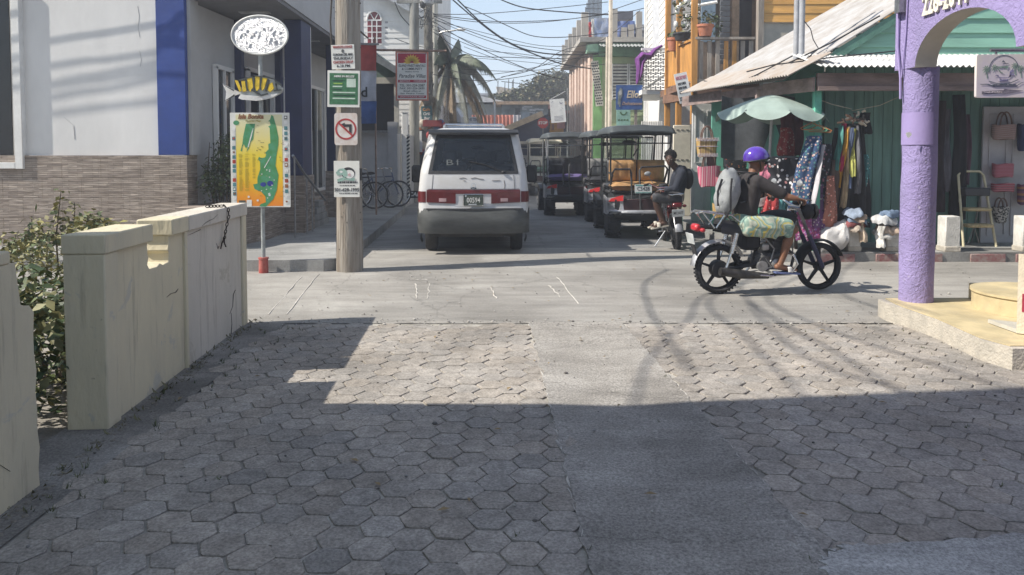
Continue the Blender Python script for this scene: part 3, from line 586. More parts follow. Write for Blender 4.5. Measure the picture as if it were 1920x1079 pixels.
# ---- map sign with fish and oval plate
sy = 9.72; mx = X(490, sy); ms = thing('map_sign', 'tall signpost with yellow island map, striped fish and silver oval plate', 'sign', (mx, sy, 0))
b = B(); b.tube([(mx, sy + .03, 0), (mx, sy + .03, 2.95)], .027, 12); b.obj('post', M('galvanised_post', (.33, .35, .34), .55, .25, 9, .05, metal=.3), ms, True)
b = B(); b.lathe([(.062, 0), (.062, .02), (.058, .2), (.066, .205), (.066, .225), (.03, .226)], (mx, sy + .03, -.01), 18); b.obj('base_sleeve', M('worn_red_paint', (.36, .06, .05), .75, .25, 8, .1, col2=(.42, .15, .12)), ms, True)
fr = frame(at(488, 300.5, sy), (1, .02, 0), (0, 0, 1)); PW, PH = .765, 1.228
b = B(); b.prism([fr @ V((x, y, -.012)) for x, y in rrect(PW, PH, .006, 2)], (0, -.012, 0)); pn = b.obj('map_panel', M('board_white', (.75, .74, .68), .5, .05, 4, 0), ms, True)
def map_print():
    m = bpy.data.materials.new('map_print_yellow'); m.use_nodes = True; n = m.node_tree.nodes; l = m.node_tree.links; b_ = n['Principled BSDF']; b_.inputs['Roughness'].default_value = .45
    tc = n.new('ShaderNodeTexCoord'); sp = n.new('ShaderNodeSeparateXYZ'); l.new(tc.outputs['Generated'], sp.inputs[0]); cr = n.new('ShaderNodeValToRGB'); e = cr.color_ramp.elements
    for i, (p_, c) in enumerate(((0, (.78, .2, .02)), (.16, (.8, .3, .015)), (.36, (.82, .52, .02)), (.62, (.8, .62, .05)), (.85, (.74, .66, .3)), (1, (.72, .68, .42)))):
        q = e[i] if i < 2 else e.new(p_); q.position = p_; q.color = (*c, 1)
    e[0].position = 0; nz = n.new('ShaderNodeTexNoise'); nz.inputs['Scale'].default_value = 5; l.new(tc.outputs['Generated'], nz.inputs[0]); ma = n.new('ShaderNodeMath'); ma.operation = 'MULTIPLY_ADD'; ma.inputs[1].default_value = .12; l.new(nz.outputs[0], ma.inputs[0]); l.new(sp.outputs[2], ma.inputs[2])
    l.new(ma.outputs[0], cr.inputs[0]); l.new(cr.outputs[0], b_.inputs['Base Color']); MATS['map_print_yellow'] = m; return m
b = B(); flat(b, fr, [(-.31, -.6), (.29, -.6), (.29, .59), (-.31, .59)], .0005, .001); b.obj('map_print', map_print(), pn, True)
def mpx(x, y): return ((x - 332) / 613 * PW, (540 - y) / 1005 * PH)      # pixel of the enlarged map -> sign plane
isl = [(455, 60), (475, 75), (500, 170), (525, 300), (522, 380), (500, 500), (490, 600), (520, 700), (500, 860), (460, 960), (410, 1010), (385, 1038), (315, 1035), (330, 1010), (385, 990), (380, 930), (340, 880), (270, 850), (255, 800), (300, 790), (300, 730), (330, 640), (330, 560), (310, 530), (320, 505), (345, 520), (385, 510), (395, 480), (385, 460), (420, 425), (418, 370), (440, 360), (435, 200), (420, 185), (445, 170), (435, 130), (420, 130), (440, 110)]
CM = [M('print_green', (.06, .24, .07), .5, .25, 12, 0, col2=(.08, .3, .16)), M('print_lake_blue', (.03, .05, .28), .5), M('print_dark', (.1, .1, .08), .5), M('print_red', (.45, .05, .03), .5), M('print_white', (.75, .74, .7), .5), M('print_teal', (.08, .22, .24), .5), M('print_olive', (.42, .33, .03), .5, .1), M('print_brown', (.25, .1, .04), .5)]
b = B(); flat(b, fr, [mpx(*p) for p in isl], .0025, .0008, 0); flat(b, fr, [mpx(*p) for p in [(190, 155), (285, 155), (270, 250), (262, 320), (235, 350), (215, 420), (190, 455), (210, 390), (185, 415), (165, 370), (150, 400), (145, 450), (130, 440), (150, 370), (160, 290)]], .0025, .0008, 0)
flat(b, fr, [mpx(55 + 35 + 32 * math.cos(t / 8 * 6.28), 145 + 26 * math.sin(t / 8 * 6.28)) for t in range(8)], .0025, .0008, 0)
for cx, cy, rx, ry in ((360, 800, 32, 24), (432, 790, 34, 30)): flat(b, fr, [mpx(cx + rx * math.cos(t / 10 * 6.28), cy + ry * math.sin(t / 10 * 6.28)) for t in range(10)], .004, .0008, 1)
flat(b, fr, [mpx(*p) for p in [(370, 622), (440, 500), (446, 504), (376, 626)]], .004, .0008, 4)
flat(b, fr, [mpx(*p) for p in [(205, 400), (240, 270), (262, 200), (268, 204), (250, 280), (214, 404)]], .004, .0008, 4)
rr = random.Random(2)
for k in range(17):                                   # margin adverts
    for x0 in (45, 585): 
        y = (195 if x0 == 45 else 70) + k * (49 if x0 == 45 else 56); c = rr.choice([2, 3, 4, 5, 5, 7, 4]); flat(b, fr, [mpx(x0, y), mpx(x0, y + 38), mpx(x0 + 34, y + 38), mpx(x0 + 34, y)], .003, .0008, c)
        if rr.random() < .6: flat(b, fr, [mpx(x0 + 6, y + 8), mpx(x0 + 6, y + 26), mpx(x0 + 26, y + 26), mpx(x0 + 26, y + 8)], .004, .0008, rr.choice([2, 3, 4, 7]))
for k in range(38):
    for x0, wd_ in ((110, 50), (172, 56), (250, 44)):
        y = 475 + k * 10.5
        if rr.random() < .85 and not (x0 == 250 and k > 25): flat(b, fr, [mpx(x0, y), mpx(x0, y + 4), mpx(x0 + wd_ * rr.uniform(.5, 1), y + 4), mpx(x0 + wd_ * .6, y)], .003, .0006, 6)
for k in range(46): x, y = rr.choice([rr.uniform(290, 420), rr.uniform(525, 575)]), rr.uniform(150, 930); flat(b, fr, [mpx(x, y), mpx(x, y + 4), mpx(x + rr.uniform(12, 34), y + 4), mpx(x + 10, y)], .003, .0006, rr.choice([6, 2, 7]))
for k in range(14): x, y = rr.uniform(330, 500), rr.uniform(640, 960); flat(b, fr, [mpx(x, y), mpx(x, y + 10), mpx(x + 12, y + 10), mpx(x + 12, y)], .0045, .0006, 4)
for x, y in ((207, 932), (300, 970), (425, 915)): flat(b, fr, [mpx(x - 10, y - 10), mpx(x - 10, y + 10), mpx(x + 10, y + 10), mpx(x + 10, y - 10)], .0045, .0006, 4)
flat(b, fr, [mpx(185, 965), mpx(185, 1035), mpx(238, 1035), mpx(238, 965)], .004, .0006, 4); flat(b, fr, [mpx(105, 970), mpx(105, 1035), mpx(175, 1035), mpx(175, 970)], .004, .0006, 2)
b.obj('map_drawing', CM, pn, True)
write('Isla Bonita', .082, CM[7], fr, *mpx(240, 80), .004, pn, shear=.25, bold=.003, width=.33)
write('Tourist Map', .03, CM[6], fr, *mpx(262, 125), .004, pn, shear=.2, width=.2)
# fish
FISH = [M('fish_silver', (.5, .52, .5), .35, .2, 14, .1), M('fish_yellow', (.72, .5, .03), .5, .2, 12), M('fish_dark', (.05, .06, .06), .5), M('fish_white', (.72, .71, .68), .4)]
ff = frame(at(477, 164, sy - .03), (1, 0, 0), (0, 0, 1)); k = sy / FPX
def fp(x, y): return ((x / 3.597 + 400 - 477) * k, -(y / 3.597 - 164) * k)
b = B(); body = [(185, 640), (190, 600), (235, 540), (300, 520), (370, 530), (440, 560), (468, 600), (460, 625), (400, 660), (300, 680), (200, 672)]
b.prism([ff @ V((*fp(x, y), .03)) for x, y in body], ff.to_3x3() @ V((0, 0, -.06)), 0); fb = b.obj('fish_body', FISH, ms, True)
b = B()
flat(b, ff, [fp(*p) for p in [(190, 640), (300, 650), (380, 640), (455, 630), (400, 662), (300, 682), (200, 674), (175, 665)]], .03, .012, 3)
for q in ([(155, 545), (175, 548), (200, 615), (185, 622)], [(198, 550), (222, 548), (232, 618), (208, 622)], [(238, 530), (268, 520), (278, 590), (258, 622), (240, 600)], [(292, 520), (322, 520), (318, 600), (300, 618), (288, 590)], [(340, 530), (372, 530), (352, 600), (335, 615), (330, 590)], [(385, 570), (405, 560), (415, 600), (390, 625), (372, 610)]): flat(b, ff, [fp(*p) for p in q], .034, .016, 1)
flat(b, ff, [fp(*p) for p in [(195, 630), (130, 600), (65, 568), (90, 620), (82, 685), (130, 650)]], -.008, .016, 3)
for q in ([(225, 540), (237, 545), (243, 610), (234, 615)], [(276, 518), (288, 518), (286, 615), (278, 600)], [(326, 522), (338, 528), (328, 610), (322, 600)], [(376, 535), (386, 545), (366, 620), (356, 615)], [(425, 560), (432, 566), (440, 610), (430, 612)], [(270, 600), (330, 640), (375, 630), (372, 640), (330, 652), (262, 612)], [(425, 570), (435, 570), (435, 580), (425, 580)], [(65, 568), (150, 610), (146, 618)], [(82, 685), (150, 640), (150, 650)], [(415, 610), (465, 606), (463, 614), (415, 618)], [(420, 540), (466, 575), (470, 600), (462, 585), (420, 552)], [(180, 540), (300, 512), (420, 535), (420, 542), (300, 520), (185, 550)]): flat(b, ff, [fp(*p) for p in q], .036, .018, 2)
b.obj('fish_marking', FISH, fb, True)
# oval plate, hammered silver
fo = frame(at(487, 66, sy - .02), (1, 0, 0), (0, 0, 1)); ra, rb_ = 52 * k, 35.5 * k
def oval(u, v):
    a = 2 * math.pi * u; r_ = v; x, y = ra * r_ * math.cos(a), rb_ * r_ * math.sin(a)
    z = .012 * (1 - r_ ** 4) + .012 * mnoise.noise(V((x * 34, y * 17, 1))) * (1 - r_ ** 6)
    return fo @ V((x, y, z))
b = B(); b.grid(oval, 72, 26); b.obj('oval_plate', M('silver_foil', (.8, .8, .8), .28, .25, 16, .25, metal=.75, col2=(.45, .45, .46)), ms, True)
b = B(); b.tube([fo @ V((ra * math.cos(2 * math.pi * t / 40), rb_ * math.sin(2 * math.pi * t / 40), 0)) for t in range(41)], .014, 8, False); b.obj('oval_rim', M('rim_white', (.7, .7, .66), .5), ms, True)
b = B(); b.prism([fo @ V((x, y, -.012)) for x, y in circ(ra * .98, n=36, ry=rb_ * .98)], (0, .012, 0)); b.obj('oval_back', MATS['rim_white'], ms, True)
b = B(); b.box((mx + .03, sy, 2.47), (.1, .04, .2)); b.obj('bracket', STEEL, ms, True)

# ---- utility pole and its notices
py_ = 9.95; pxx = X(654, py_)
POLE = M('weathered_pole', (.34, .31, .265), .92, .2, 7, .35, col2=(.2, .165, .13), stretch=(2.2, 2.2, .16), fine=26)
up = thing('utility_pole', 'thick weathered wooden utility pole plastered with notices at the kerb', 'utility pole', (pxx, py_, 0))
b = B(); b.grid(lambda u, v: V((pxx + .02 * v + (.178 - .045 * v + .006 * mnoise.noise(V((math.cos(6.283 * u) * 4, math.sin(6.283 * u) * 4, v * 3)))) * math.cos(6.2832 * u), py_ + (.178 - .045 * v + .006 * mnoise.noise(V((math.cos(6.283 * u) * 4, math.sin(6.283 * u) * 4, v * 3)))) * math.sin(6.2832 * u), -.05 + 8.5 * v)), 48, 90); b.obj('pole_shaft', POLE, up, True)
b = B()
for q in range(40): a = R(rnd.uniform(180, 360)); z = rnd.uniform(.1, 4); b.tube([(pxx + .172 * math.cos(a), py_ + .172 * math.sin(a), z), (pxx + .18 * math.cos(a), py_ + .18 * math.sin(a), z + rnd.uniform(.004, .02))], rnd.uniform(.003, .008), 5)
b.obj('nail', M('old_nail', (.08, .07, .06), .8), up, True)
b = B(); b.lathe([(.168, 1.22), (.17, 1.22), (.17, 1.38), (.168, 1.38)], (pxx + .005, py_, 0), 32, cap=False); b.obj('black_band', M('black_tape', (.015, .015, .017), .6), up, True)
b = B(); b.tube([at(646, 55, py_ - .13), at(665, 50, py_ + .02), at(690, 72, py_ + .8)], .012, 6); b.tube([(pxx - .17, py_ - .04, 2.2), (pxx - .2, py_ - .1, 3.3), (pxx - .14, py_ - .1, 4.2)], .012, 6); b.obj('hook_and_wire', MATS['old_nail'], up, True)
def notice(name, label, cx, cy, wpx, hpx, tilt=0, mat=None, y=py_ - .19, r=.004, curve=False, th=.008):
    f = frame(at(cx, cy, y), (math.cos(R(tilt)), 0, math.sin(R(tilt))), (0, 0, 1)); kk = y / FPX; t = thing(name, label, 'notice' if 'notice' in name or 'poster' in name else 'sign', tuple(at(cx, cy, y)))
    b = B(); b.prism([f @ V((x, yy, 0)) for x, yy in rrect(wpx * kk, hpx * kk, r, 3)], f.to_3x3() @ V((0, 0, -th))); b.obj('board', mat or MATS['board_white'], t, True)
    return t, f, kk
RED, INK, GRN = M('ink_red', (.4, .04, .03), .6), M('ink_black', (.03, .03, .035), .6), M('ink_green', (.045, .17, .075), .5, .2, 20)
t, f, kk = notice('event_notice', 'white hand-lettered event notice nailed highest on the wooden pole', 643, 107, 43, 45, 2)
for i, (s_, m_, wd_) in enumerate((("WAHOO'S LOUNGE", RED, 36), ('@', INK, 5), ('CORONA DEL MAR', INK, 37), ('THURSDAY', INK, 37), ('CHICKEN DROP', RED, 37), ('6-10 PM', INK, 24))): write(s_, 6.5 * kk, m_, f, 0, (18 - i * 7.0) * kk, .002, t, bold=.0006, width=wd_ * kk)
t, f, kk = notice('green_notice', 'square green printed notice with white margin on the wooden pole', 644, 167, 60, 68, -1, y=py_ - .2)
b = B(); flat(b, f, [(x * kk, y * kk) for x, y in ((-26, -29), (27, -29), (27, 29), (-26, 29))], .001, .001, 0); 
for q in range(7): a = rr.uniform(-22, 2); yy = 14 - q * 5.5; flat(b, f, [(x * kk, y * kk) for x, y in ((-20 + q % 2 * 3, yy), (rr.uniform(-4, 4) if q < 4 else 22, yy), (rr.uniform(-4, 4) if q < 4 else 22, yy + 2.4), (-20, yy + 2.4))], .0025, .001, [1, 2, 3, 1, 3, 1, 3][q])
flat(b, f, [(x * kk, y * kk) for x, y in ((6, 3), (23, 3), (23, 19), (6, 19))], .0025, .001, 3)
b.obj('green_print', [GRN, M('ink_deep', (.02, .06, .04), .5), M('ink_lime', (.25, .4, .08), .5), M('ink_pale', (.55, .65, .55), .5)], t, True)
write('HERE IN BELIZE', 5 * kk, CM[4], f, 1 * kk, 23 * kk, .003, t, shear=.2, bold=.001, width=38 * kk)
t, f, kk = notice('no_left_turn_sign', 'white no left turn road sign with red ring bolted to the wooden pole', 648.5, 242.5, 43, 60, 0, M('sign_white', (.74, .70, .66), .45, .1, 9, 0, col2=(.62, .52, .45)), r=.03)
b = B(); ring(b, f, 20 * kk, 3.4 * kk, 0, 0, .001, .001, 0); flat(b, f, [(x * kk, y * kk) for x, y in ((-15, 10.5), (-12.5, 13), (14, -11.5), (11.5, -14))], .0035, .001, 0)
flat(b, f, [(x * kk, y * kk) for x, y in ((-2, 9), (11, 9), (11, -9), (6, -9), (6, 4), (-2, 4), (-2, 2.5), (-12, 8), (-2, 12))], .002, .001, 1); b.obj('symbol', [M('sign_red', (.42, .05, .05), .5, .2, 14, 0), INK], t, True)
t, f, kk = notice('fishing_poster', 'white poster with round green fish drawing and phone number wrapped on the wooden pole', 650, 336, 48, 68, 0)
b = B()
for q in (circ(13, 3, 11, 18, 11), ): flat(b, f, [(x * kk, y * kk) for x, y in q], .001, .001, 1)
flat(b, f, [(x * kk, y * kk) for x, y in circ(9.5, 5, 9, 16, 8)], .0025, .001, 3)
flat(b, f, [(x * kk, y * kk) for x, y in ((-20, 12), (-14, 19), (-5, 20), (1, 14), (2, 6), (-4, 2), (-8, 8), (-17, 6))], .004, .001, 0); flat(b, f, [(x * kk, y * kk) for x, y in ((-18, -1), (-8, 3), (4, 1), (16, 2), (14, -4), (-2, -2), (-16, -6))], .004, .001, 0)
flat(b, f, [(x * kk, y * kk) for x, y in ((-14, 14), (-10, 16), (-6, 13), (-10, 11))], .0055, .001, 3); flat(b, f, [(x * kk, y * kk) for x, y in ((2, 9), (7, 11), (8, 6), (4, 5))], .0055, .001, 2)
for x0, x1, yy, h_ in ((-17, 20, -8, 3.5), (-13, 14, -13, 1.5), (-14, 18, -28, 1.6)): 
    x = x0
    while x < x1: d = rr.uniform(1.5, 5); flat(b, f, [(a * kk, c * kk) for a, c in ((x, yy), (x + d, yy), (x + d, yy + h_), (x, yy + h_))], .002, .001, 1); x += d + 1.1
b.obj('fish_print', [M('ink_seagreen', (.3, .45, .38), .6), INK, M('ink_pink', (.6, .4, .4), .6), CM[4]], t, True)
write('501-628-1995', 9 * kk, INK, f, 0, -20.5 * kk, .003, t, bold=.0005, width=46 * kk)
# ================================================================ neighbour house out of view, leaning walls shaped to cast the shade over the paving
nh = thing('neighbour_house', 'tall plain house standing beside the cream wall, its shade over the paving', 'house', (-6, 0, 0))
b = B(); TX = -.231                                    # its front runs along the fall of the light
def nhp(x, y, z): return V((x - 3.6, y + (x * -TX if x < 0 else 0), z))
for z0, z1, ya, yb in ((0, 2.4, 4.08, 4.08), (2.4, 4.3, 4.08, 3.62), (4.3, 9.2, 3.62, 3.1)):
    lo_ = [V((-3.6, ya, z0)), V((-9.6, ya + 6 * TX, z0)), V((-9.6, -9, z0)), V((-3.6, -9, z0))]; hi_ = [V((-3.6, yb, z1)), V((-9.6, yb + 6 * TX, z1)), V((-9.6, -9, z1)), V((-3.6, -9, z1))]
    for k in range(4): b.poly([lo_[k], lo_[(k + 1) % 4], hi_[(k + 1) % 4], hi_[k]])
    if z1 > 9: b.poly(hi_)
b.obj('house_wall', M('house_cream', (.55, .52, .45), .8, .08), nh, True)
b = B(); b.prism([V((-3.62, 3.08, 9.2)), V((-9.5, 3.08 + 5.88 * TX, 9.2)), V((-9.5, -8.9, 9.2)), V((-3.62, -8.9, 9.2))], (0, 0, .05)); b.obj('roof', M('flat_roof_grey', (.3, .3, .3), .8), nh, True)
# ================================================================ overhead cables
CABLE = M('cable_black', (.02, .02, .022), .6, 0, 5, 0)
def sag(p, q, s, n=14): return [p.lerp(q, k / n) - V((0, 0, s * 4 * (k / n) * (1 - k / n))) for k in range(n + 1)]
def cable(pts, r, label, grp='overhead cables'):
    P = [pts[0]] + list(pts) + [pts[-1]]; out = []
    for i in range(1, len(P) - 2):                       # smooth run through the given points
        for k in range(6):
            t = k / 6; out.append(.5 * ((2 * P[i]) + (P[i + 1] - P[i - 1]) * t + (2 * P[i - 1] - 5 * P[i] + 4 * P[i + 1] - P[i + 2]) * t * t + (3 * P[i] - P[i - 1] - 3 * P[i + 1] + P[i + 2]) * t ** 3))
    b = B(); b.tube(out + [P[-1]], r, 6); return tag(b.obj('power_cable', CABLE), label, 'cable', grp)
ptop = V((-2.2, 9.95, 7.9))
def up_sun(p, z): return p - SD * ((z - p.z) / -SD.z)
LOW = 'thin black cable strung over the crossing from the notice-covered pole, out of the picture above'
for pts, zs, tie in (([(1255, 507), (1212, 533), (1219, 580), (1251, 631), (1300, 700)], 5.6, 0), ([(1330, 553), (1292, 602), (1226, 671), (1190, 770), (1180, 860)], 6.0, 1), ([(1335, 562), (1401, 635), (1474, 711), (1503, 741), (1600, 830)], 6.2, 1),
                     ([(1397, 529), (1405, 566), (1456, 628), (1547, 690), (1674, 730), (1900, 790)], 6.4, 1), ([(1405, 566), (1474, 613), (1583, 671), (1649, 715), (1800, 800)], 6.1, 0), ([(1441, 558), (1547, 617), (1693, 668), (1900, 735)], 6.6, 1), ([(1580, 551), (1663, 584), (1800, 630)], 6.8, 1)):
    g = [up_sun(G(*p), zs + .12 * i * (i - 1)) for i, p in enumerate(pts)]
    if tie: g = [ptop + V((rnd.uniform(-.15, .15), 0, rnd.uniform(-.3, .2)))] + [ptop.lerp(g[0], .5) - V((0, 0, .25))] + g
    cable(g, .015, LOW)
for pts in ([(75, 68), (180, 52), (295, 33)], [(75, 115), (190, 101), (300, 85), (345, 72)], [(75, 150), (180, 130), (300, 103), (345, 92)], [(75, 153), (180, 138), (300, 117)], [(75, 175), (200, 155), (300, 130)], [(75, 205), (190, 190), (295, 178)]):
    g = [up_sun(at(x, y, 11.38), 4.35 + .04 * i) for i, (x, y) in enumerate(pts)]
    d = (g[0] - g[-1]).normalized(); cable([g[0] + d * 5 - V((0, 0, .1))] + g + [g[-1] - d * .8, (g[-1] - d * .8).lerp(ptop, .5) - V((0, 0, .5)), ptop + V((0, 0, rnd.uniform(-.6, .1)))], .0125, 'thin black cable running from the notice-covered pole past the grey building front', 'cables past the grey building')
# cables in the sky
SKYC = 'thin black cable crossing the sky over the street'
for pts, r in (([(836, -14), (849, 0), (896, 40), (949, 78), (1007, 104), (1060, 122), (1108, 129)], .022), ([(845, -12), (858, 0), (905, 45), (955, 80), (1000, 97), (1060, 103), (1135, 100)], .022), ([(925, -10), (940, 0), (985, 15), (1060, 23), (1140, 28)], .02),
             ([(812, 27), (880, 27), (950, 23), (1060, 13), (1140, 4)], .012), ([(870, 12), (900, 24), (950, 48), (1000, 68), (1060, 70), (1140, 62)], .014), ([(812, 28), (880, 36), (945, 41), (1060, 37), (1140, 25)], .013), ([(812, 30), (900, 42), (1000, 43), (1095, 33), (1140, 27)], .012),
             ([(812, 30), (870, 55), (950, 80), (1055, 96), (1140, 98)], .012), ([(812, 40), (860, 70), (930, 105), (1010, 138), (1060, 150)], .013), ([(812, 60), (880, 102), (960, 108), (1050, 110), (1140, 105)], .013), ([(812, 55), (900, 92), (980, 102), (1062, 113)], .01),
             ([(1200, 20), (1130, 75), (1055, 95), (1000, 130), (940, 145)], .012), ([(812, 120), (880, 140), (960, 135), (1055, 115), (1140, 98)], .01), ([(812, 140), (900, 152), (1000, 140), (1055, 120)], .012), ([(1140, 120), (1060, 128), (960, 134), (870, 130)], .01), ([(812, 35), (870, 60), (960, 90), (1060, 106)], .01),
             ([(812, 38), (900, 60), (1000, 84), (1062, 88)], .009), ([(812, 48), (930, 96), (1060, 116)], .009), ([(870, 88), (950, 118), (1040, 146)], .009), ([(895, 160), (960, 140), (1020, 122), (1062, 98)], .009), ([(868, 108), (930, 112), (1000, 118), (1062, 126)], .008), ([(1235, 8), (1190, 20), (1140, 28)], .012), ([(1215, -4), (1140, 22)], .012), ([(1140, 60), (1180, 58), (1245, 40)], .01), ([(740, 4), (752, 30), (775, 55)], .016), ([(740, 72), (775, 85), (815, 92)], .012), ([(815, 30), (800, 48), (775, 52)], .012)):
    cable([at(x, y, 25 + i * .15) for i, (x, y) in enumerate(pts)], r, SKYC, 'cables crossing the sky')

# ================================================================ LEFT, further down the street
def panel(fr, w, h, mat, name, parent, th=.02, r=.003): b = B(); b.prism([fr @ V((x, y, 0)) for x, y in rrect(w, h, r, 2)], fr.to_3x3() @ V((0, 0, -th))); return b.obj(name, mat, parent, True)
# banner
y0 = 16.0; fb_ = thing('banner', 'red, white and blue cloth banner hanging behind the wooden pole', 'banner', tuple(at(682, 230, y0)))
for i, (ya, yb, m) in enumerate(((85, 133, M('banner_red', (.42, .07, .06), .8)), (133, 190, M('banner_white', (.52, .53, .58), .8)), (190, 232, M('banner_blue', (.05, .11, .3), .8)))):
    p, q = at(645, ya, y0), at(706, yb, y0); b = B(); b.solid(lambda u, v: V((p.x + (q.x - p.x) * u, y0 + .03 * math.sin(u * 9 + v * 2) + .02 * math.sin(v * 5 + i), p.z + (q.z - p.z) * v)), 14, 6, V((0, .004, 0))); b.obj('cloth_band', m, fb_, True)
write('d', .3, INK, frame(at(683, 174, y0 - .05), (1, 0, 0), (0, 0, 1)), 0, 0, 0, fb_, bold=.006)
b = B(); b.box(at(676, 83, y0), (.78, .06, .04)); b.tube([at(648, 83, y0), V((-3.75, y0, at(648, 83, y0).z))], .018, 6); b.obj('banner_pole', STEEL, fb_, True)
# small grey house
GH = M('rendered_grey_wall', (.36, .36, .37), .85, .1, 1.5, .05); TRIM = M('trim_pale', (.5, .47, .4), .7, .1, 6)
h = thing('small_house', 'small grey house with dark green gable and open hatch behind the bicycles', 'house', (-4, 20, 0)); HX0, HX1, HY = -8.0, X(745, 20), 20.0
b = B(); b.box(((HX0 + HX1) / 2, HY + 3, 1.05), (HX1 - HX0, 6, 2.1)); b.box((HX1 - .12, HY + .03, 1.2), (.26, .12, 2.4)); b.obj('wall', GH, h, True)
b = B(); b.box(((HX0 + HX1) / 2, HY + .4, 2.85), (HX1 - HX0 - .1, .05, 1.5)); b.obj('hatch_shade', DARK, h, True)  # dark sheet stands in for the shade inside the open hatch
b = B(); b.box((-4.6, HY - .05, 2.13), (2.6, .3, .07)); b.obj('counter', STEEL, h, True)
b = B()
for x in (-4.1, X(748, HY) - .06): b.box((x, HY + .06, 2.85), (.12, .12, 1.5))
b.box((-5, HY + .06, 3.5), (4, .14, .16)); b.obj('hatch_frame', TRIM, h, True)
b = B(); b.prism([V((-8, HY + .02, 3.58)), V((HX1 + .1, HY + .02, 3.58)), V((HX1 + .1, HY + .02, 3.7)), V((-5.6, HY + .02, 5.4)), V((-8, HY + .02, 4.4))], (0, .1, 0)); b.obj('gable', M('gable_green', (.12, .17, .14), .8), h, True)
b = B(); corr(b, (HX1 + .35, HY - .5, 3.55), (0, 1, 0), (-2.6, 0, 1.95), 6.8, 3.3, .15, .02); b.obj('roof', M('roof_greygreen', (.3, .33, .3), .6), h, True)
b = B(); b.beam((HX1 + .35, HY - .48, 3.55), (-5.9, HY - .48, 5.42), .05, .16); b.obj('bargeboard', TRIM, h, True)
# bicycles
RUB = M('tyre_rubber', (.03, .03, .032), .85, .2, 30, .1); CHR = M('chrome', (.6, .6, .6), .25, .1, 10, 0, metal=1)
def bicycle(label, loc, rz, col):
    t = thing('bicycle', label, 'bicycle', loc, rz, 'bicycles by the grey wall')
    for x in (-.52, .52):
        b = B(); b.tube([(x + .33 * math.cos(a), 0, .34 + .33 * math.sin(a)) for a in [2 * math.pi * k / 28 for k in range(29)]], .019, 7, False); w_ = b.obj('wheel', RUB, t)
        b = B(); b.tube([(x + .305 * math.cos(a), 0, .34 + .305 * math.sin(a)) for a in [2 * math.pi * k / 28 for k in range(29)]], .012, 6, False); b.obj('rim', CHR, w_)
        b = B()
        for k in range(16): a = 2 * math.pi * k / 16; b.tube([(x, .02 * (-1) ** k, .34), (x + .3 * math.cos(a), 0, .34 + .3 * math.sin(a))], .003, 4)
        b.cyl((x, -.04, .34), (x, .04, .34), .025, n=10); b.obj('spokes', CHR, w_)
    b = B()
    for p, q in (((-.52, 0, .34), (-.08, 0, .32)), ((-.08, 0, .32), (-.2, 0, .82)), ((-.52, 0, .34), (-.18, 0, .76)), ((-.19, 0, .78), (.36, 0, .8)), ((-.08, 0, .32), (.38, 0, .72)), ((.34, 0, .9), (.4, 0, .66)), ((.4, 0, .66), (.52, 0, .34))): b.tube([p, q], .018, 8)
    b.obj('frame', col, t)
    b = B(); b.tube([(.2, -.3, 1.02), (.3, -.2, 1.0), (.33, 0, .98), (.3, .2, 1.0), (.2, .3, 1.02)], .014, 8); b.tube([(.33, 0, .98), (.34, 0, .88)], .014, 8); b.obj('handlebar', CHR, t)
    b = B(); b.ell((-.24, 0, .88), (.14, .07, .04)); b.obj('saddle', RUB, t)
    b = B(); b.lathe([(.09, -.004), (.09, .004)], (-.08, .04, .32), 16, 'Y'); b.tube([(-.08, .06, .32), (.0, .06, .18)], .01, 6); b.tube([(-.08, -.06, .32), (-.16, -.06, .46)], .01, 6); b.obj('crank', CHR, t)
    if 'basket' in label:
        b = B()
        for k in range(5):
            for q in range(10): b.box((.5 + .0, -.13 + .026 * q, .86 + .0), (.004, .004, .2))
        b.box((.5, 0, .96), (.22, .27, .01)); b.obj('basket', STEEL, t)
    return t
bicycle('black bicycle leaning by the grey wall, first behind the wooden pole', (-3.95, 18.6, .165), R(18), M('frame_black', (.03, .03, .035), .4))
bicycle('silver-framed bicycle parked between the first bicycle and the grey wall corner', (-3.62, 19.0, .165), R(20), M('frame_grey', (.2, .2, .22), .4))
bicycle('white-tyred bicycle standing last in the row, by the grey wall corner', (-3.45, 19.35, .165), R(24), M('frame_blue', (.08, .1, .18), .4))
# gate posts and striped post, low grey wall
def post(name, label, px0, px1, pyt, pyb, y, mat, parts=None):
    p, q = at(px0, pyt, y), at(px1, pyb, y); t = thing(name, label, 'post', ((p.x + q.x) / 2, y, max(0, q.z)))
    b = B(); w_ = q.x - p.x; b.box(((p.x + q.x) / 2, y, (p.z + max(0, q.z)) / 2), (w_, w_, p.z - max(0, q.z)), bev=.01); b.obj('post_body', mat, t, True)
    b = B(); b.prism([V((p.x - .01, y - w_ / 2 - .01, p.z)), V((q.x + .01, y - w_ / 2 - .01, p.z)), V((q.x + .01, y + w_ / 2 + .01, p.z)), V((p.x - .01, y + w_ / 2 + .01, p.z))], (0, 0, .03)); b.obj('post_cap', mat, t, True); return t
post('gate_post', 'cream gate post with a grey foot next to the grey house corner', 744, 753, 240, 385, 20.6, TRIM)
post('gate_post', 'bright white square gate post rising highest beside the striped post', 754, 766, 212, 382, 21.0, WHITE)
t = post('striped_post', 'thin post painted in black and white slanting stripes', 763, 769, 255, 376, 20.2, M('stripe_white', (.72, .7, .62), .6))
p, q = at(763, 255, 20.2), at(769, 376, 20.2); b = B(); zz = p.z - .05
while zz > q.z: b.prism([V((p.x - .004, 20.2 - (q.x - p.x) / 2 - .006, zz)), V((q.x + .004, 20.2 - (q.x - p.x) / 2 - .006, zz + .05)), V((q.x + .004, 20.2 - (q.x - p.x) / 2 - .006, zz + .0)), V((p.x - .004, 20.2 - (q.x - p.x) / 2 - .006, zz - .05))], (0, .003, 0)); zz -= .1
b.obj('stripes', INK, t, True)
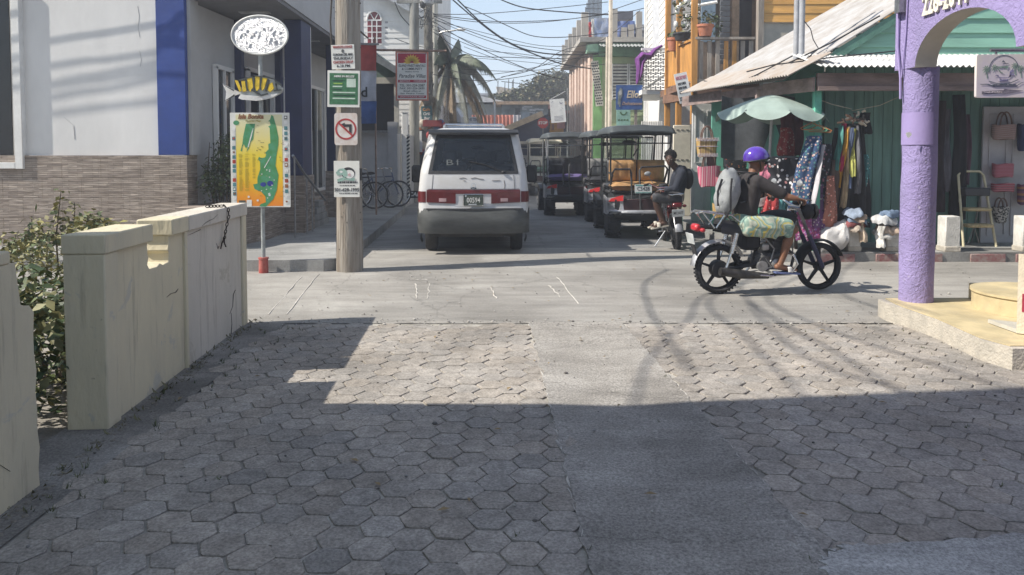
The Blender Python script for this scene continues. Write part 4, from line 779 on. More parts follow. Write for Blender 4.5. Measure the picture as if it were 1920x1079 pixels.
# white weatherboarded church
ch = thing('white_church', 'white weatherboarded building with a red arched window', 'building', (-5, 27, 0)); cy = 27.0; cx0, cx1 = -9.5, X(812, cy)
WB = M('white_boards', (.72, .70, .66), .7, .05, 3, .02)
b = B(); boards(b, (cx0, cy, 0), (1, 0, 0), (0, 0, 1), cx1 - cx0, 9, 46, .05); b.box(((cx0 + cx1) / 2, cy + 4.1, 4.5), (cx1 - cx0, 8, 9)); b.obj('wall', WB, ch, True)
b = B(); p = at(735, 0, cy); q = at(815, 45, cy); d = (p - q).normalized(); b.beam(q + V((0, -.5, 0)), q + d * 7 + V((0, -.5, 0)), .06, .22); b.obj('bargeboard', M('barge_grey', (.4, .41, .42), .7), ch, True)
b = B(); b.prism([q + V((.0, -.55, .1)), q + d * 7 + V((0, -.55, .1)), q + d * 7 + V((0, -.55, .2)), q + V((0, -.55, .2))], (0, 9, 0)); b.obj('roof', M('roof_grey', (.35, .36, .38), .6), ch, True)
wf = frame(at(702, 83, cy - .12), (1, 0, 0), (0, 0, 1)); kk = cy / FPX; hw = 13.5 * kk; hh = 44 * kk
outl = [(-hw, 0), (hw, 0), (hw, hh)] + [(hw * math.cos(R(a)), hh + hw * 1.25 * math.sin(R(a))) for a in range(10, 180, 17)] + [(-hw, hh)]
b = B(); b.prism([wf @ V((x * 1.13, y * 1.02 - .03, -.06)) for x, y in outl], (0, .03, 0)); f = b.obj('window', WHITE, ch, True)
b = B(); b.prism([wf @ V((x * .96, y * .97 + .02, -.05)) for x, y in outl], (0, .02, 0)); b.obj('pane', M('red_glazing', (.22, .03, .035), .25), f, True)
b = B()
for x in (-hw * .33, hw * .33): b.box(wf @ V((x, hh * .5, -.02)), (.035, .03, hh))
for k in range(5): b.box(wf @ V((0, hh * k / 4, -.022)), (hw * 2, .03, .05 if k == 4 else .035))
for a in (55, 125): b.beam(wf @ V((0, hh, -.022)), wf @ V((hw * math.cos(R(a)), hh + hw * 1.2 * math.sin(R(a)), -.022)), .035, .03)
b.tube([wf @ V((x, y, -.01)) for x, y in outl[2:]], .035, 6); b.obj('glazing_bars', WHITE, f, True)
for px in (727,): b = B(); b.box((X(727, cy), cy - .03, Z(55, cy)), (.1, .05, .7)); b.obj('shutter', M('shutter_grey', (.3, .3, .31), .7), ch, True)
b = B(); leaves(b, (X(705, 22.5), 22.5, 1.5), (.2, .2, .2), 4, .05, 3); b.bm.free()
# hanging Paradise Villas sign on a pipe bracket
ys = 17.0; sg = thing('hanging_sign', 'red-bordered rental sign with yellow sun hanging from a pipe bracket', 'sign', (X(704, ys), ys, 0)); kk = ys / FPX
b = B(); b.tube([(X(705, ys), ys, .16), (X(705, ys), ys, Z(68, ys))], .022, 8); b.tube([(X(704, ys), ys, Z(94, ys)), (X(838, ys), ys, Z(96, ys))], .025, 8)
for px in (745, 800): b.tube([(X(px, ys), ys, Z(95, ys)), (X(px, ys), ys, Z(102, ys))], .008, 6)
b.obj('bracket', M('rusty_pipe', (.3, .2, .15), .8, .2, 12), sg, True)
f = frame(at(772.5, 143, ys), (1, .02, 0), (.02, 0, 1)); panel(f, 61 * kk, 91 * kk, M('sign_border_red', (.6, .2, .13), .5), 'sign_frame', sg, .03)
b = B(); flat(b, f, [(x * kk, y * kk) for x, y in ((-27.5, -43), (27.5, -43), (27.5, 43), (-27.5, 43))], .001, .002); pn = b.obj('sign_face', MATS['board_white'], sg, True)
b = B(); flat(b, f, [(x * kk, y * kk) for x, y in ((-26, 24), (26, 24), (26, 42), (-26, 42))], .0035, .001, 0)
flat(b, f, [(x * kk, y * kk) for x, y in ((-26, -12), (26, -12), (26, -7), (-26, -7))], .0035, .001, 0); flat(b, f, [(x * kk, y * kk) for x, y in ((-26, -41), (26, -41), (26, -36), (-26, -36))], .0035, .001, 0)
for a in range(0, 181, 20): 
    ca, sa = math.cos(R(a)), math.sin(R(a)); flat(b, f, [(x * kk, (25 + y) * kk) for x, y in ((ca * 3 - sa * 2.2, sa * 3 + ca * 2.2), (ca * 10 - sa * 2.4, sa * 10 + ca * 2.4), (ca * 16.5, sa * 16), (ca * 10 + sa * 2.4, sa * 10 - ca * 2.4), (ca * 3 + sa * 2.2, sa * 3 - ca * 2.2))], .005, .001, 1)
b.obj('sun_emblem', [M('sign_crimson', (.42, .02, .05), .5), M('sign_yellow', (.75, .5, .08), .5)], pn, True)
for s_, yy, sz, wd_, m in (('ISLAND FINEST RENTALS', 19, 6.5, 50, INK), ('& COMMUNITY', 13, 6, 38, INK), ('vacation homes', 8, 3, 26, INK), ('Paradise Villas', 0, 10, 50, INK), ('RENTALS     CONDOS', -9.5, 4, 46, CM[4]), ('TEL: 501-226-2087', -17.5, 6.5, 47, INK), ('FAX: 501-226-2830', -23, 5, 46, INK), ('Email: office at', -28, 3.6, 32, INK), ('San Pedro Town', -32.5, 3.4, 44, INK), ('LIGHTHOUSE REEF', -38.5, 4, 46, CM[4])):
    write(s_, sz * kk, m, f, 0, yy * kk, .0055, pn, shear=.3 if 'Para' in s_ else .1, bold=.0006, width=wd_ * kk)
# poles down the street with their fittings
def pole(label, px, y, r0, r1, top, mat, extra=None):
    t = thing('utility_pole', label, 'utility pole', (X(px, y), y, 0)); b = B(); b.tube([(X(px, y), y, 0), (X(px, y) + .03, y, top)], [r0, r1], 14); b.obj('pole_shaft', mat, t, True); return t
OLDP = M('old_pole', (.27, .26, .23), .9, .25, 5, .2, stretch=(1, 1, .2))
t1 = pole('grey wooden utility pole in front of the white church carrying a transformer', 777, 23.5, .165, .14, 8.6, OLDP)
b = B(); 
for z, dx in ((Z(5, 23.5), .45), (Z(-30, 23.5), .5)): b.beam((X(777, 23.5) - .5, 23.4, z), (X(777, 23.5) + .9, 23.4, z), .09)
b.obj('crossarm', OLDP, t1, True)
b = B(); b.lathe([(.0, -.38), (.2, -.36), (.22, -.3), (.22, .3), (.17, .36), (0, .37)], (X(803, 23.5), 23.4, Z(-12, 23.5)), 18); b.obj('transformer', M('transformer_grey', (.4, .41, .42), .5), t1, True)
b = B()
for k in range(9):
    p = at(rnd.uniform(782, 792), rnd.uniform(5, 40), 23.5); b.tube([p, p + V((rnd.uniform(.0, .3), -.1, rnd.uniform(-.3, .1))), at(rnd.uniform(800, 815), rnd.uniform(0, 60), 24)], .012, 5)
b.ell(at(793, 8, 23.3), (.1, .1, .14)); b.ell(at(806, 2, 23.3), (.08, .08, .1)); b.obj('cable_tangle', CABLE, t1, True)
t2 = pole('paler utility pole with a street lamp arm beside the palm', 815, 26.5, .13, .11, 8, M('pale_pole', (.5, .47, .4), .85, .2, 5, .1, stretch=(1, 1, .2)))
b = B(); b.tube([at(818, 66, 26.5), at(830, 60, 26.4), at(855, 57, 26.3)], .03, 8); b.obj('lamp_arm', STEEL, t2, True)
b = B(); b.ell(at(864, 56, 26.3), (.19, .08, .05)); b.obj('lamp_head', WHITE, t2, True)
t3 = pole('dark mossy utility pole standing between the two paler ones', 803, 25.0, .16, .14, 7.4, M('dark_pole', (.13, .12, .1), .9, .3, 6, .2))
b = B()
for k in range(24): p = at(rnd.uniform(793, 815), rnd.uniform(20, 240), 24.9); b.tube([p, p + V((rnd.uniform(-.1, .1), -.05, rnd.uniform(-.5, -.1)))], .014, 5)
b.obj('cable_tangle', CABLE, t3, True)
# coconut palm
PALM = [M('palm_green', (.09, .11, .065), .6, .3, 4, 0), M('palm_grey', (.19, .19, .15), .7, .3, 4, 0), M('palm_dead', (.19, .14, .09), .85, .3, 5, 0)]
pm = thing('palm_tree', 'drooping coconut palm with ragged fronds over the van roof', 'tree', (X(850, 27), 27, 0)); pc = at(843, 118, 27)
b = B(); b.tube([(pc.x + .35, 27, 0), (pc.x + .25, 27, 1.5), (pc.x + .1, 27, 3), (pc.x, 27, pc.z)], [.19, .15, .13, .11], 12); b.obj('trunk', M('palm_bark', (.24, .22, .18), .9, .25, 8, .2, stretch=(1, 1, 4)), pm, True)
def frond(b, base, ang, rise, ln, droop, mi, seed):
    rr = random.Random(seed); pts = []; n = 16; d = V((math.cos(ang), math.sin(ang), 0))
    for k in range(n + 1): s = k / n; pts.append(base + d * ln * (s - .18 * droop * s * s) + V((0, 0, rise * s * ln - droop * ln * s * s)))
    b.tube(pts, [.03 * (1 - .85 * k / n) for k in range(n + 1)], 5, True, mi)
    for k in range(2, n * 4):
        s = k / (n * 4); i = min(n - 1, int(s * n)); p = pts[i].lerp(pts[i + 1], s * n - i); t = (pts[i + 1] - pts[i]).normalized(); sd = t.cross(V((0, 0, 1))).normalized()
        L = ln * .3 * math.sin(math.pi * min(1, s * .9 + .12)) * rr.uniform(.75, 1.1)
        for sg_ in (-1, 1):
            o = (sd * sg_ * .55 + t * .5 + V((0, 0, -.75 - .3 * droop))).normalized(); w_ = t * .022
            b.poly([p - w_, p + o * L * .5 - w_ * 1.3 + V((0, 0, .02)), p + o * L, p + o * L * .5 + w_ * 1.3 + V((0, 0, .02)), p + w_], mi)
b = B()
for i, (a, ri, ln, dr, m) in enumerate(((0, .6, 2.1, .95, 0), (15, .25, 2.2, 1.0, 1), (-25, -.1, 1.9, 1.0, 1), (60, .7, 1.8, .8, 0), (105, .9, 1.6, .55, 0), (150, .8, 1.8, .8, 0), (185, .6, 1.8, 1.0, 0), (215, .3, 1.9, 1.2, 0), (250, .7, 1.6, .9, 0), (290, .5, 1.8, 1.1, 0), (325, .7, 1.8, .9, 0), (80, 1.1, 1.5, .4, 0), (260, 1.0, 1.5, .45, 0), (5, -.6, 1.8, .9, 2), (200, -.7, 1.7, .8, 2), (280, -.9, 1.8, .7, 2), (330, -.9, 1.9, .7, 2), (255, -.2, 2.0, 1.3, 1), (300, -.3, 2.1, 1.2, 1), (230, -1.3, 1.9, .5, 2), (345, -1.4, 1.8, .4, 2), (30, -.2, 1.9, 1.2, 1), (270, -1.5, 2.0, .4, 2), (120, -.7, 1.7, .8, 2))):
    frond(b, pc, R(a), ri, ln, dr, m, i)
b.obj('crown', PALM, pm, True)
b = B()
for k in range(7): b.ell(pc + V((.25 * math.cos(k), .25 * math.sin(k), -.15 - .05 * (k % 3))), (.1, .1, .12), 10, 7)
b.obj('coconuts', M('coconut_brown', (.16, .1, .05), .7), pm, True)
# stall front on the far left side: dark lean-to with posters and goods
st = thing('street_stall', 'cluttered dark street stall with an orange awning beside the white van', 'stall', (X(800, 24), 24.4, 0))
b = B(); b.box((X(800, 24.6), 24.9, 1.25), (1.3, .1, 2.5)); b.obj('back_wall', M('stall_dark', (.06, .06, .065), .8, .2), st, True)
b = B(); b.prism([at(778, 232, 24), at(800, 222, 24), at(806, 240, 24), at(784, 244, 24)], (0, .4, 0)); b.obj('awning', M('awning_orange', (.5, .14, .05), .7), st, True)
b = B(); b.box((X(812, 24), 24.1, Z(232, 24)), (.6, .5, .2)); b.obj('canopy', M('canopy_red', (.25, .05, .05), .7), st, True)
f = frame(at(783, 256, 23.9), (1, 0, 0), (0, 0, 1)); panel(f, .26, .33, WHITE, 'poster', st); panel(frame(at(786, 275, 23.8), (1, 0, 0), (0, 0, 1)), .2, .36, M('poster_pale', (.55, .56, .6), .6), 'poster', st)
f = frame(at(800, 214, 24.0), (1, 0, .05), (0, 0, 1)); pb = panel(f, .34, .5, M('board_teal', (.06, .14, .15), .6), 'menu_board', st)
for k, s_ in enumerate(('Cafe', 'Grill', 'Bar')): write(s_, .13, [M('chalk_orange', (.7, .3, .1), .7), CM[4], CM[4]][k], f, 0, .14 - k * .14, .003, pb, bold=.003)
b = B()
for k in range(9): p = at(790 + rnd.uniform(0, 40), rnd.uniform(232, 300), 24.0); b.ell(p, (.13, .1, .16), 8, 6, k % 3)
b.obj('goods', [M('goods_red', (.3, .04, .04), .7), M('goods_blue', (.06, .1, .2), .7), M('goods_sand', (.4, .35, .28), .7)], st, True)
t = thing('low_wall_sign', 'low black wall sign with white lettering at the kerb beside the van', 'sign', (X(778, 20.2), 20.6, .16)); f = frame(at(779, 365, 20.4), (1, 0, 0), (0, 0, 1)); panel(f, .48, .2, INK, 'board', t); write('CAFE', .15, CM[4], f, 0, 0, .003, t, bold=.006, shear=.2, width=.4)
# ================================================================ FAR END of the street
def wallbox(t, name, mat, x0, x1, y0, y1, z0, z1, bev=0): b = B(); b.box(((x0 + x1) / 2, (y0 + y1) / 2, (z0 + z1) / 2), (abs(x1 - x0), abs(y1 - y0), abs(z1 - z0)), bev=bev); return b.obj(name, mat, t, True)
D = 46; h = thing('far_house', 'grey house with a white metal hip roof at the far end of the street', 'house', (X(890, D), D, 0))
wallbox(h, 'wall', M('far_wall_grey', (.34, .36, .35), .85, .1), X(700, D), X(945, D), D, D + 6, 0, Z(196, D))
b = B(); b.prism([V((X(690, D), D - .4, Z(196, D))), V((X(950, D), D - .4, Z(192, D))), V((X(868, D), D - .4, Z(174, D))), V((X(700, D), D - .4, Z(174, D)))], (0, 7, 0)); b.obj('roof', M('roof_white', (.6, .6, .6), .5), h, True)
b = B(); b.box((X(965, 40), 40.6, Z(208, 40)), (2.9, .2, .9)); 
b.bm.free()
D = 44; h = thing('workshop', 'low grey workshop with a rusty flat roof edge below the big tree', 'building', (X(1010, D), D, 0))
wallbox(h, 'wall', M('far_wall_dark', (.22, .24, .23), .85, .35, 1.4), X(940, D), X(1075, D), D, D + 5, 0, Z(197, D)); wallbox(h, 'roof_edge', M('rust_edge', (.4, .27, .17), .8, .2), X(925, D), X(1075, D), D - .3, D + 5.2, Z(197, D) + .003, Z(191, D))
wallbox(h, 'window', DARK, X(966, D), X(975, D), D - .05, D, Z(225, D), Z(203, D)); wallbox(h, 'sign_board', M('board_slate', (.3, .34, .36), .6), X(977, D), X(993, D), D - .08, D, Z(224, D), Z(211, D))
b = B()
for k in range(16): p = at(975 + rnd.uniform(0, 40), rnd.uniform(199, 225), D - .06); b.box(p, (rnd.uniform(.1, .5), .02, rnd.uniform(.05, .12)))
b.obj('faded_lettering', M('pale_marks', (.5, .5, .5), .7), h, True)
D = 40; h = thing('sheet_fence', 'salmon red corrugated sheet fence across the far end of the street', 'fence', (X(940, D), D, 0))
b = B(); corr(b, (X(885, D), D, Z(243, D)), (1, 0, 0), (0, 0, 1), X(962, D) - X(885, D), Z(216, D) - Z(243, D), .2, .03); b.obj('salmon_sheet', M('salmon_paint', (.55, .2, .14), .7, .15, 3), h, True)
b = B(); corr(b, (X(962, D), D, Z(238, D)), (1, 0, 0), (0, 0, 1), X(976, D) - X(962, D), Z(216, D) - Z(238, D), .2, .03); b.obj('grey_sheet', M('galv_grey', (.42, .4, .4), .6), h, True)
b = B(); b.box((X(925, D), D, Z(246, D)), (3, .2, .12)); 
for px in (890, 920, 955): b.box((X(px, D), D + .1, Z(243, D) / 2), (.12, .12, Z(243, D)))
b.obj('fence_frame', TRIM, h, True)
wallbox(h, 'lower_boards', M('fence_dark', (.12, .11, .1), .9), X(885, D), X(985, D), D + .2, D + .3, 0, Z(246, D))
D = 33; t = thing('street_sign', 'white and blue notice board above the roof of the van', 'sign', (X(884, D), D, 0)); f = frame(at(884, 232, D), (1, 0, 0), (0, 0, 1)); kk = D / FPX
panel(f, 40 * kk, 25 * kk, M('board_faded', (.6, .63, .66), .6, .1, 2), 'board', t); b = B(); b.box((X(884, D), D + .05, Z(245, D) / 2), (.08, .08, Z(245, D))); b.obj('post', STEEL, t, True)
write('THE TEMPLE', 8 * kk, M('ink_slate', (.2, .24, .3), .6), f, 5 * kk, 7 * kk, .002, t, bold=.01, width=26 * kk); b = B(); flat(b, f, [(-20 * kk, 1.5 * kk), (20 * kk, 1.5 * kk), (20 * kk, .5 * kk), (-20 * kk, .5 * kk)])
for k in range(3): flat(b, f, [(x * kk, (-3 - k * 3) * kk + y * kk) for x, y in ((-14, 0), (16, 0), (16, 1), (-14, 1))])
b.obj('printed_lines', MATS['ink_slate'], t, True)
post('flag_post', 'thin white post standing clear against the salmon fence', 926, 929, 184, 255, 36, WHITE)
D = 35; h = thing('blue_shack', 'dark blue shack with a cream bargeboard under a lean-to roof', 'building', (X(990, D), D, 0))
b = B(); b.prism([at(938, 250, D), at(1030, 213, D), at(1075, 216, D), V((X(1075, D), D, 0)), V((X(938, D), D, 0))], (0, 5, 0)); b.obj('wall', M('hazed_navy', (.085, .095, .15), .7), h, True)  # navy lightened, distance haze mixed into the wall colour
b = B(); b.beam(at(930, 250, D - .4), at(1018, 213, D - .4), .08, .26); b.obj('bargeboard', M('barge_cream', (.62, .5, .33), .7), h, True)
b = B(); b.prism([at(930, 247, D - .38), at(1018, 210, D - .38), at(1018, 208, D - .38), at(930, 245, D - .38)], (0, 5, 0)); b.obj('roof', M('roof_tin', (.4, .4, .42), .5), h, True)
wallbox(h, 'awning', M('canvas_cream', (.62, .57, .47), .8), X(950, D), X(972, D), D - 1.5, D - .3, Z(258, D), Z(253, D))
b = B()
for k in range(12): p = at(rnd.uniform(1020, 1070), rnd.uniform(205, 245), D - .3); b.box(p, (rnd.uniform(.2, .6), .15, rnd.uniform(.2, .6)), (0, 0, .2), 0, k % 4)
b.obj('lean_to_clutter', [M('clut_brown', (.25, .13, .09), .8), M('clut_dark', (.07, .06, .06), .8), M('clut_pink', (.5, .25, .22), .8), M('clut_orange', (.5, .25, .05), .8)], h, True)
D = 62; h = thing('unfinished_house', 'pale unfinished concrete house with bare rebar sticking up behind the tree', 'house', (X(960, D), D, 0))
b = B(); b.prism([at(930, 163, D), at(938, 163, D), at(980, 172, D), at(980, 178, D), at(938, 178, D)], (0, 6, 0)); b.box((X(960, D), D + 3, Z(178, D) / 2), (1.9, 5, Z(178, D))); b.obj('wall', M('raw_concrete', (.48, .4, .32), .9), h, True)
b = B()
for px in (933, 946, 953, 960, 962, 974, 977): b.tube([at(px, 172, D), at(px + 1, rnd.uniform(148, 156), D)], .03, 4)
b.tube([at(940, 153, D), at(975, 157, D)], .03, 4); b.obj('rebar', CABLE, h, True)
D = 70; h = thing('long_grey_roof', 'long low grey roofed building behind the white hip roof', 'building', (X(915, D), D, 0)); wallbox(h, 'wall', M('far_slate', (.25, .26, .28), .8), X(850, D), X(960, D), D, D + 6, 0, Z(180, D)); wallbox(h, 'roof', M('far_slate_roof', (.32, .33, .36), .7), X(845, D), X(965, D), D - .5, D + 6.5, Z(180, D) + .003, Z(176, D))
# buildings behind the stall on the far left and on the far right, closing the street
h = thing('brown_house', 'weathered house half hidden behind the palm trunk', 'house', (-3.5, 36, 0)); wallbox(h, 'wall', M('far_wall_tan', (.4, .36, .3), .85), -10, X(868, 36), 36, 42, 0, 3.0); b = B(); b.prism([V((-10.3, 35.5, 3.0)), V((X(872, 36), 35.5, 3.0)), V((X(850, 36), 35.5, 3.9)), V((-10.3, 35.5, 4.4))], (0, 7, 0)); b.obj('roof', MATS['roof_tin'], h, True)
# big tree
tr = thing('broadleaf_tree', 'broad dense tree with sunlit leaves behind the low rusty-edged workshop', 'tree', (X(1030, 52), 52, 0))
b = B(); D = 52
for px, py, rx, rz, n in ((1000, 172, 1.5, .8, 1500), (1035, 160, 1.6, 1.1, 2000), (1058, 165, 1.1, 1.1, 1200), (970, 180, 1.3, .5, 900), (940, 184, 1.1, .4, 600), (1015, 182, 2.0, .6, 1300), (1050, 145, .7, .5, 500), (1022, 150, .8, .5, 500), (1075, 175, 1.2, 1.0, 700)): leaves(b, at(px, py, D), (rx, rx * .9, rz), int(n * .8), .3, px, 0, 3, .3, .35)
b.obj('crown', [M('crown_dark', (.05, .065, .03), .6, .3, 2, 0), M('crown_mid', (.09, .1, .045), .6, .3, 2, 0), M('crown_tan', (.17, .145, .075), .7, .3, 2, 0)], tr, True)
b = B(); p = V((X(1030, D), D, 0)); b.tube([p, p + V((0, 0, 2)), at(1030, 175, D)], [.35, .28, .16], 10)
for px, py in ((1000, 172), (1058, 165), (970, 180), (1022, 150)): b.tube([p + V((0, 0, 2.2)), (p + V((0, 0, 2.2))).lerp(at(px, py, D), .6) + V((0, 0, .2)), at(px, py, D)], [.18, .12, .05], 7)
b.obj('trunk', BARK, tr, True)
# stop sign and hung poster
D = 30; t = thing('stop_sign', 'red octagonal stop sign on a thin post beyond the golf carts', 'sign', (X(1018, D), D, 0)); f = frame(at(1018, 231, D), (1, 0, .03), (0, 0, 1)); kk = D / FPX
b = B(); b.prism([f @ V((10.6 * kk * math.cos(R(22.5 + 45 * k)), 10.6 * kk * math.sin(R(22.5 + 45 * k)), 0)) for k in range(8)], f.to_3x3() @ V((0, 0, -.01))); b.obj('plate', M('stop_red', (.5, .03, .035), .5), t, True)
write('STOP', 7.5 * kk, CM[4], f, 0, 0, .003, t, bold=.008, width=17 * kk); b = B(); b.tube([V((X(1018, D), D + .05, 0)), at(1018, 225, D + .05)], .03, 8); b.obj('post', STEEL, t, True)
D = 23; t = thing('hanging_poster', 'white hanging poster with grey motifs tilted above the stop sign', 'poster', tuple(at(1045, 208, D))); f = frame(at(1046, 208, D), (1, .05, .09), (-.06, 0, 1)); kk = D / FPX
panel(f, 28 * kk, 44 * kk, WHITE, 'board', t, .015)
b = B()
for k in range(9): x, y = rr.choice([-10, -8, 8, 9, 6]), rr.uniform(-8, 18); flat(b, f, [((x + rr.uniform(-3, 3)) * kk, (y + rr.uniform(-3, 3)) * kk) for _ in range(3)], .002, .001)
for k in range(4): flat(b, f, [(x * kk, y * kk) for x, y in ((-8, -10 - k * 2.5), (9, -10 - k * 2.5), (9, -10.6 - k * 2.5), (-8, -10.6 - k * 2.5))], .002, .001)
b.obj('motifs', M('ink_grey', (.25, .25, .3), .6), t, True)
b = B(); b.tube([at(1030, 188, D), at(1060, 172, D)], .012, 5); b.tube([V((X(1064, D), D + .05, 0)), at(1064, 165, D + .05)], .025, 8); b.obj('hanger', STEEL, t, True)

# ---- green and pink concrete building with roof hoarding
PINK = M('pink_render', (.58, .45, .38), .85, .12, 1.5, .04, stretch=(1, 1, .3)); GREEN = M('lime_paint', (.24, .46, .17), .75, .12, 2); PGREEN = M('pale_green_boards', (.38, .45, .25), .8, .1, 2); CONC = M('raw_grey_concrete', (.4, .37, .33), .9, .12, 2, .06)
h = thing('green_building', 'pink and lime green concrete building with pierced block panel and bare columns on its roof', 'building', (3, 26, 0))
NX, NY, FX, FY = X(1112, 26), 26.0, X(1068, 34), 34.0
b = B(); b.prism([V((NX, NY + .3, 0)), V((FX, FY, 0)), V((FX + 8, FY, 0)), V((NX + 8, NY + .3, 0))], (0, 0, 5.3)); b.obj('side_wall', PINK, h, True)
b = B()
for k in range(7): q = V((NX, NY + .3, 0)).lerp(V((FX, FY, 0)), .06 + k * .14); b.box(q + V((-.03, 0, 2.65)), (.1, .2 if k % 2 else .5, 5.2), (0, 0, .05))
b.obj('wall_rib', M('pink_rib', (.62, .48, .4), .85, .1), h, True)
b = B(); b.prism([V((NX - .5, NY - .35, 5.35)), V((FX - .4, FY + .6, 5.35)), V((FX + 8, FY + .6, 5.35)), V((NX + 8, NY - .35, 5.35))], (0, 0, .16)); b.obj('roof_slab', CONC, h, True)
for k in range(6): b = B(); q = V((NX - .3, NY + .1, 5.51)).lerp(V((FX - .25, FY, 5.51)), k / 5); b.box(q + V((0, 0, .45)), (.24, .24, .9)); b.obj('column_stub', CONC, h, True)
for px, z in ((1150, 1.1), (1168, .45), (1181, .55), (1196, 1.0)): b = B(); b.box((X(px, 26.5), 26.5, 5.51 + z / 2), (.2, .2, z)); b.obj('column_stub', CONC, h, True)
for px0, px1, pt, m in ((1103, 1109, 42, M('hoard_red', (.5, .05, .06), .7)), (1109, 1114, 36, WHITE), (1114, 1150, 34, M('tarp_blue', (.2, .28, .48), .6, .25, 4, col2=(.4, .43, .5))), (1152, 1190, 40, M('tarp_deep', (.1, .16, .42), .6, .25, 4, col2=(.25, .3, .45))), (1190, 1212, 46, M('tarp_grey', (.36, .39, .45), .6, .3, 5))):
    p, q = at(px0, pt, 26.8), at(px1, 74, 26.8); b = B(); b.solid(lambda u, v: V((p.x + (q.x - p.x) * u, 26.8 + .08 * mnoise.noise(V((u * 5, v * 4, px0))), 5.52 + (p.z - 5.52) * v - .05 * mnoise.noise(V((u * 4, 0, px0))))), 10, 6, V((0, .02, 0))); b.obj('hoarding', m, h, True)
b = B(); b.box((X(1164, 27.5), 27.5, Z(33, 27.5)), (.7, .8, .3)); b.obj('tank', M('tank_dark', (.12, .12, .14), .6), h, True)
b = B(); p = at(1098, 40, 29)
for k in range(13): x = p.x + k * .05; b.tube([(x, 29, 5.5), (x, 29, Z(-6 + max(0, 20 - k * 8), 29))], .02, 4)
for z in (6.4, 7.1): b.tube([(p.x, 29, z), (p.x + .6, 29, z)], .015, 4)
b.obj('roof_fence', M('fence_charcoal', (.1, .1, .11), .8), h, True)
b = B(); b.box((X(1120, NY), NY + .1, 2.65), (.28, .3, 5.25)); b.obj('corner_pillar', GREEN, h, True)
b = B(); b.box((X(1112, NY) + .0, NY + .05, 5.15), (.5, .5, .3)); b.obj('pillar_head', M('mint_head', (.3, .5, .35), .7), h, True)
pb0 = frame(at(1119.5, 157, NY - .08), (1, -.0, .12), (0, 0, 1)); kk = NY / FPX
b = B(); flat(b, pb0, [(-7 * kk, -42 * kk), (7 * kk, -42 * kk), (7 * kk, 42 * kk), (-7 * kk, 42 * kk)], 0, .02); bp_ = b.obj('pierced_panel', M('panel_cream', (.66, .62, .52), .8), h, True)
b = B()
for r_ in range(16):
    for c_ in range(4 if r_ % 2 else 3): flat(b, pb0, circ(1.55 * kk, ((c_ - (1.5 if r_ % 2 else 1)) * 3.6) * kk, (r_ - 7.5) * 5.0 * kk, 7), .021, .004)
b.obj('panel_holes', DARK, bp_, True)
b = B(); boards(b, (X(1127, NY), NY + .05, 0), (1, 0, 0), (0, 0, 1), 5, Z(105, NY), 26, .02); b.obj('front_wall', PGREEN, h, True)
b = B(); b.box((X(1190, NY), NY - .1, Z(95, NY)), (2.6, .3, .45)); b.obj('fascia_green', M('fascia_dkgreen', (.13, .25, .15), .7), h, True)
b = B(); corr(b, (X(1120, NY), NY - .9, Z(94, NY)), (1, 0, 0), (0, 1, .25), 3.0, 1.0, .12, .02); b.obj('awning', M('awning_tin', (.3, .31, .3), .6, .2), h, True)
for px0, px1 in ((1146, 1176), (1178, 1206)):
    fw_ = B(); x0, x1, z0, z1 = X(px0, NY), X(px1, NY), Z(188, NY), Z(120, NY)
    for x in (x0, x1): fw_.box((x, NY - .03, (z0 + z1) / 2), (.06, .08, z1 - z0))
    fo_ = fw_.obj('window_frame', WHITE, h, True); b = B()
    for k in range(11): z = z0 + (z1 - z0) * (k + .5) / 11; b.box(((x0 + x1) / 2, NY - .03, z), (x1 - x0, .02, .075), (R(40), 0, 0))
    b.obj('louvres', M('louvre_white', (.65, .64, .6), .6), fo_, True); wallbox(fo_, 'pane', DARK, x0, x1, NY - .004, NY + .01, z0, z1)
for y_, px, r_, t_, lab in ((24.5, 1135, .035, Z(70, 24.5), 'slim pale service post standing before the lime green pillar'), (24.0, 1142, .06, 8.5, 'pale concrete utility pole before the green building')): pole(lab, px, y_, r_ * 1.05, r_, t_, M('pole_cream', (.6, .52, .42), .8, .12, 6))
# signs of the white house
D = 19.5; t = thing('shop_sign', 'blue projecting sign with gold script and a carved bird', 'sign', tuple(at(1180, 183, D))); f = frame(at(1180, 183, D), (1, 0, 0), (0, 0, 1)); kk = D / FPX
panel(f, 49 * kk, 46 * kk, M('sign_blue', (.035, .1, .3), .5, .15, 6), 'board', t, .04)
GOLD = M('sign_gold', (.62, .52, .38), .5)
write('Ellos', 19 * kk, GOLD, f, 8.5 * kk, 5 * kk, .004, t, shear=.25, bold=.006, width=29 * kk); write('Delicatessen', 8 * kk, M('sign_copper', (.42, .3, .26), .5), f, 5 * kk, -11.5 * kk, .004, t, shear=.35, bold=.003, width=38 * kk)
b = B(); flat(b, f, [(x * kk, y * kk) for x, y in ((-17, 18), (-13, 15), (-13, 4), (-16, -2), (-20, -14), (-22, -13), (-21, 0), (-22, 8))], .002, .01, 0); flat(b, f, [(x * kk, y * kk) for x, y in ((-18, -2), (-16, -3), (-17, -18), (-19, -17))], .002, .01, 0); flat(b, f, [(x * kk, y * kk) for x, y in ((-20, 10), (-15, 14), (-14, 6), (-19, 3))], .0125, .004, 1); b.obj('bird', [M('bird_bronze', (.22, .25, .24), .5), M('bird_pale', (.5, .5, .48), .5)], t, True)
b = B(); b.box((X(1192, D), D + .06, Z(195, D) / 2), (.07, .07, Z(195, D))); b.obj('post', M('post_brown', (.3, .25, .22), .8), t, True)
t = thing('shop_sign', 'mint green hanging sign just below the blue projecting sign', 'sign', tuple(at(1169, 215, 20.2))); f = frame(at(1169, 212, 20.2), (1, 0, 0), (0, 0, 1)); panel(f, 27 * kk, 62 * kk, M('sign_mint', (.35, .6, .5), .5), 'board', t, .02)
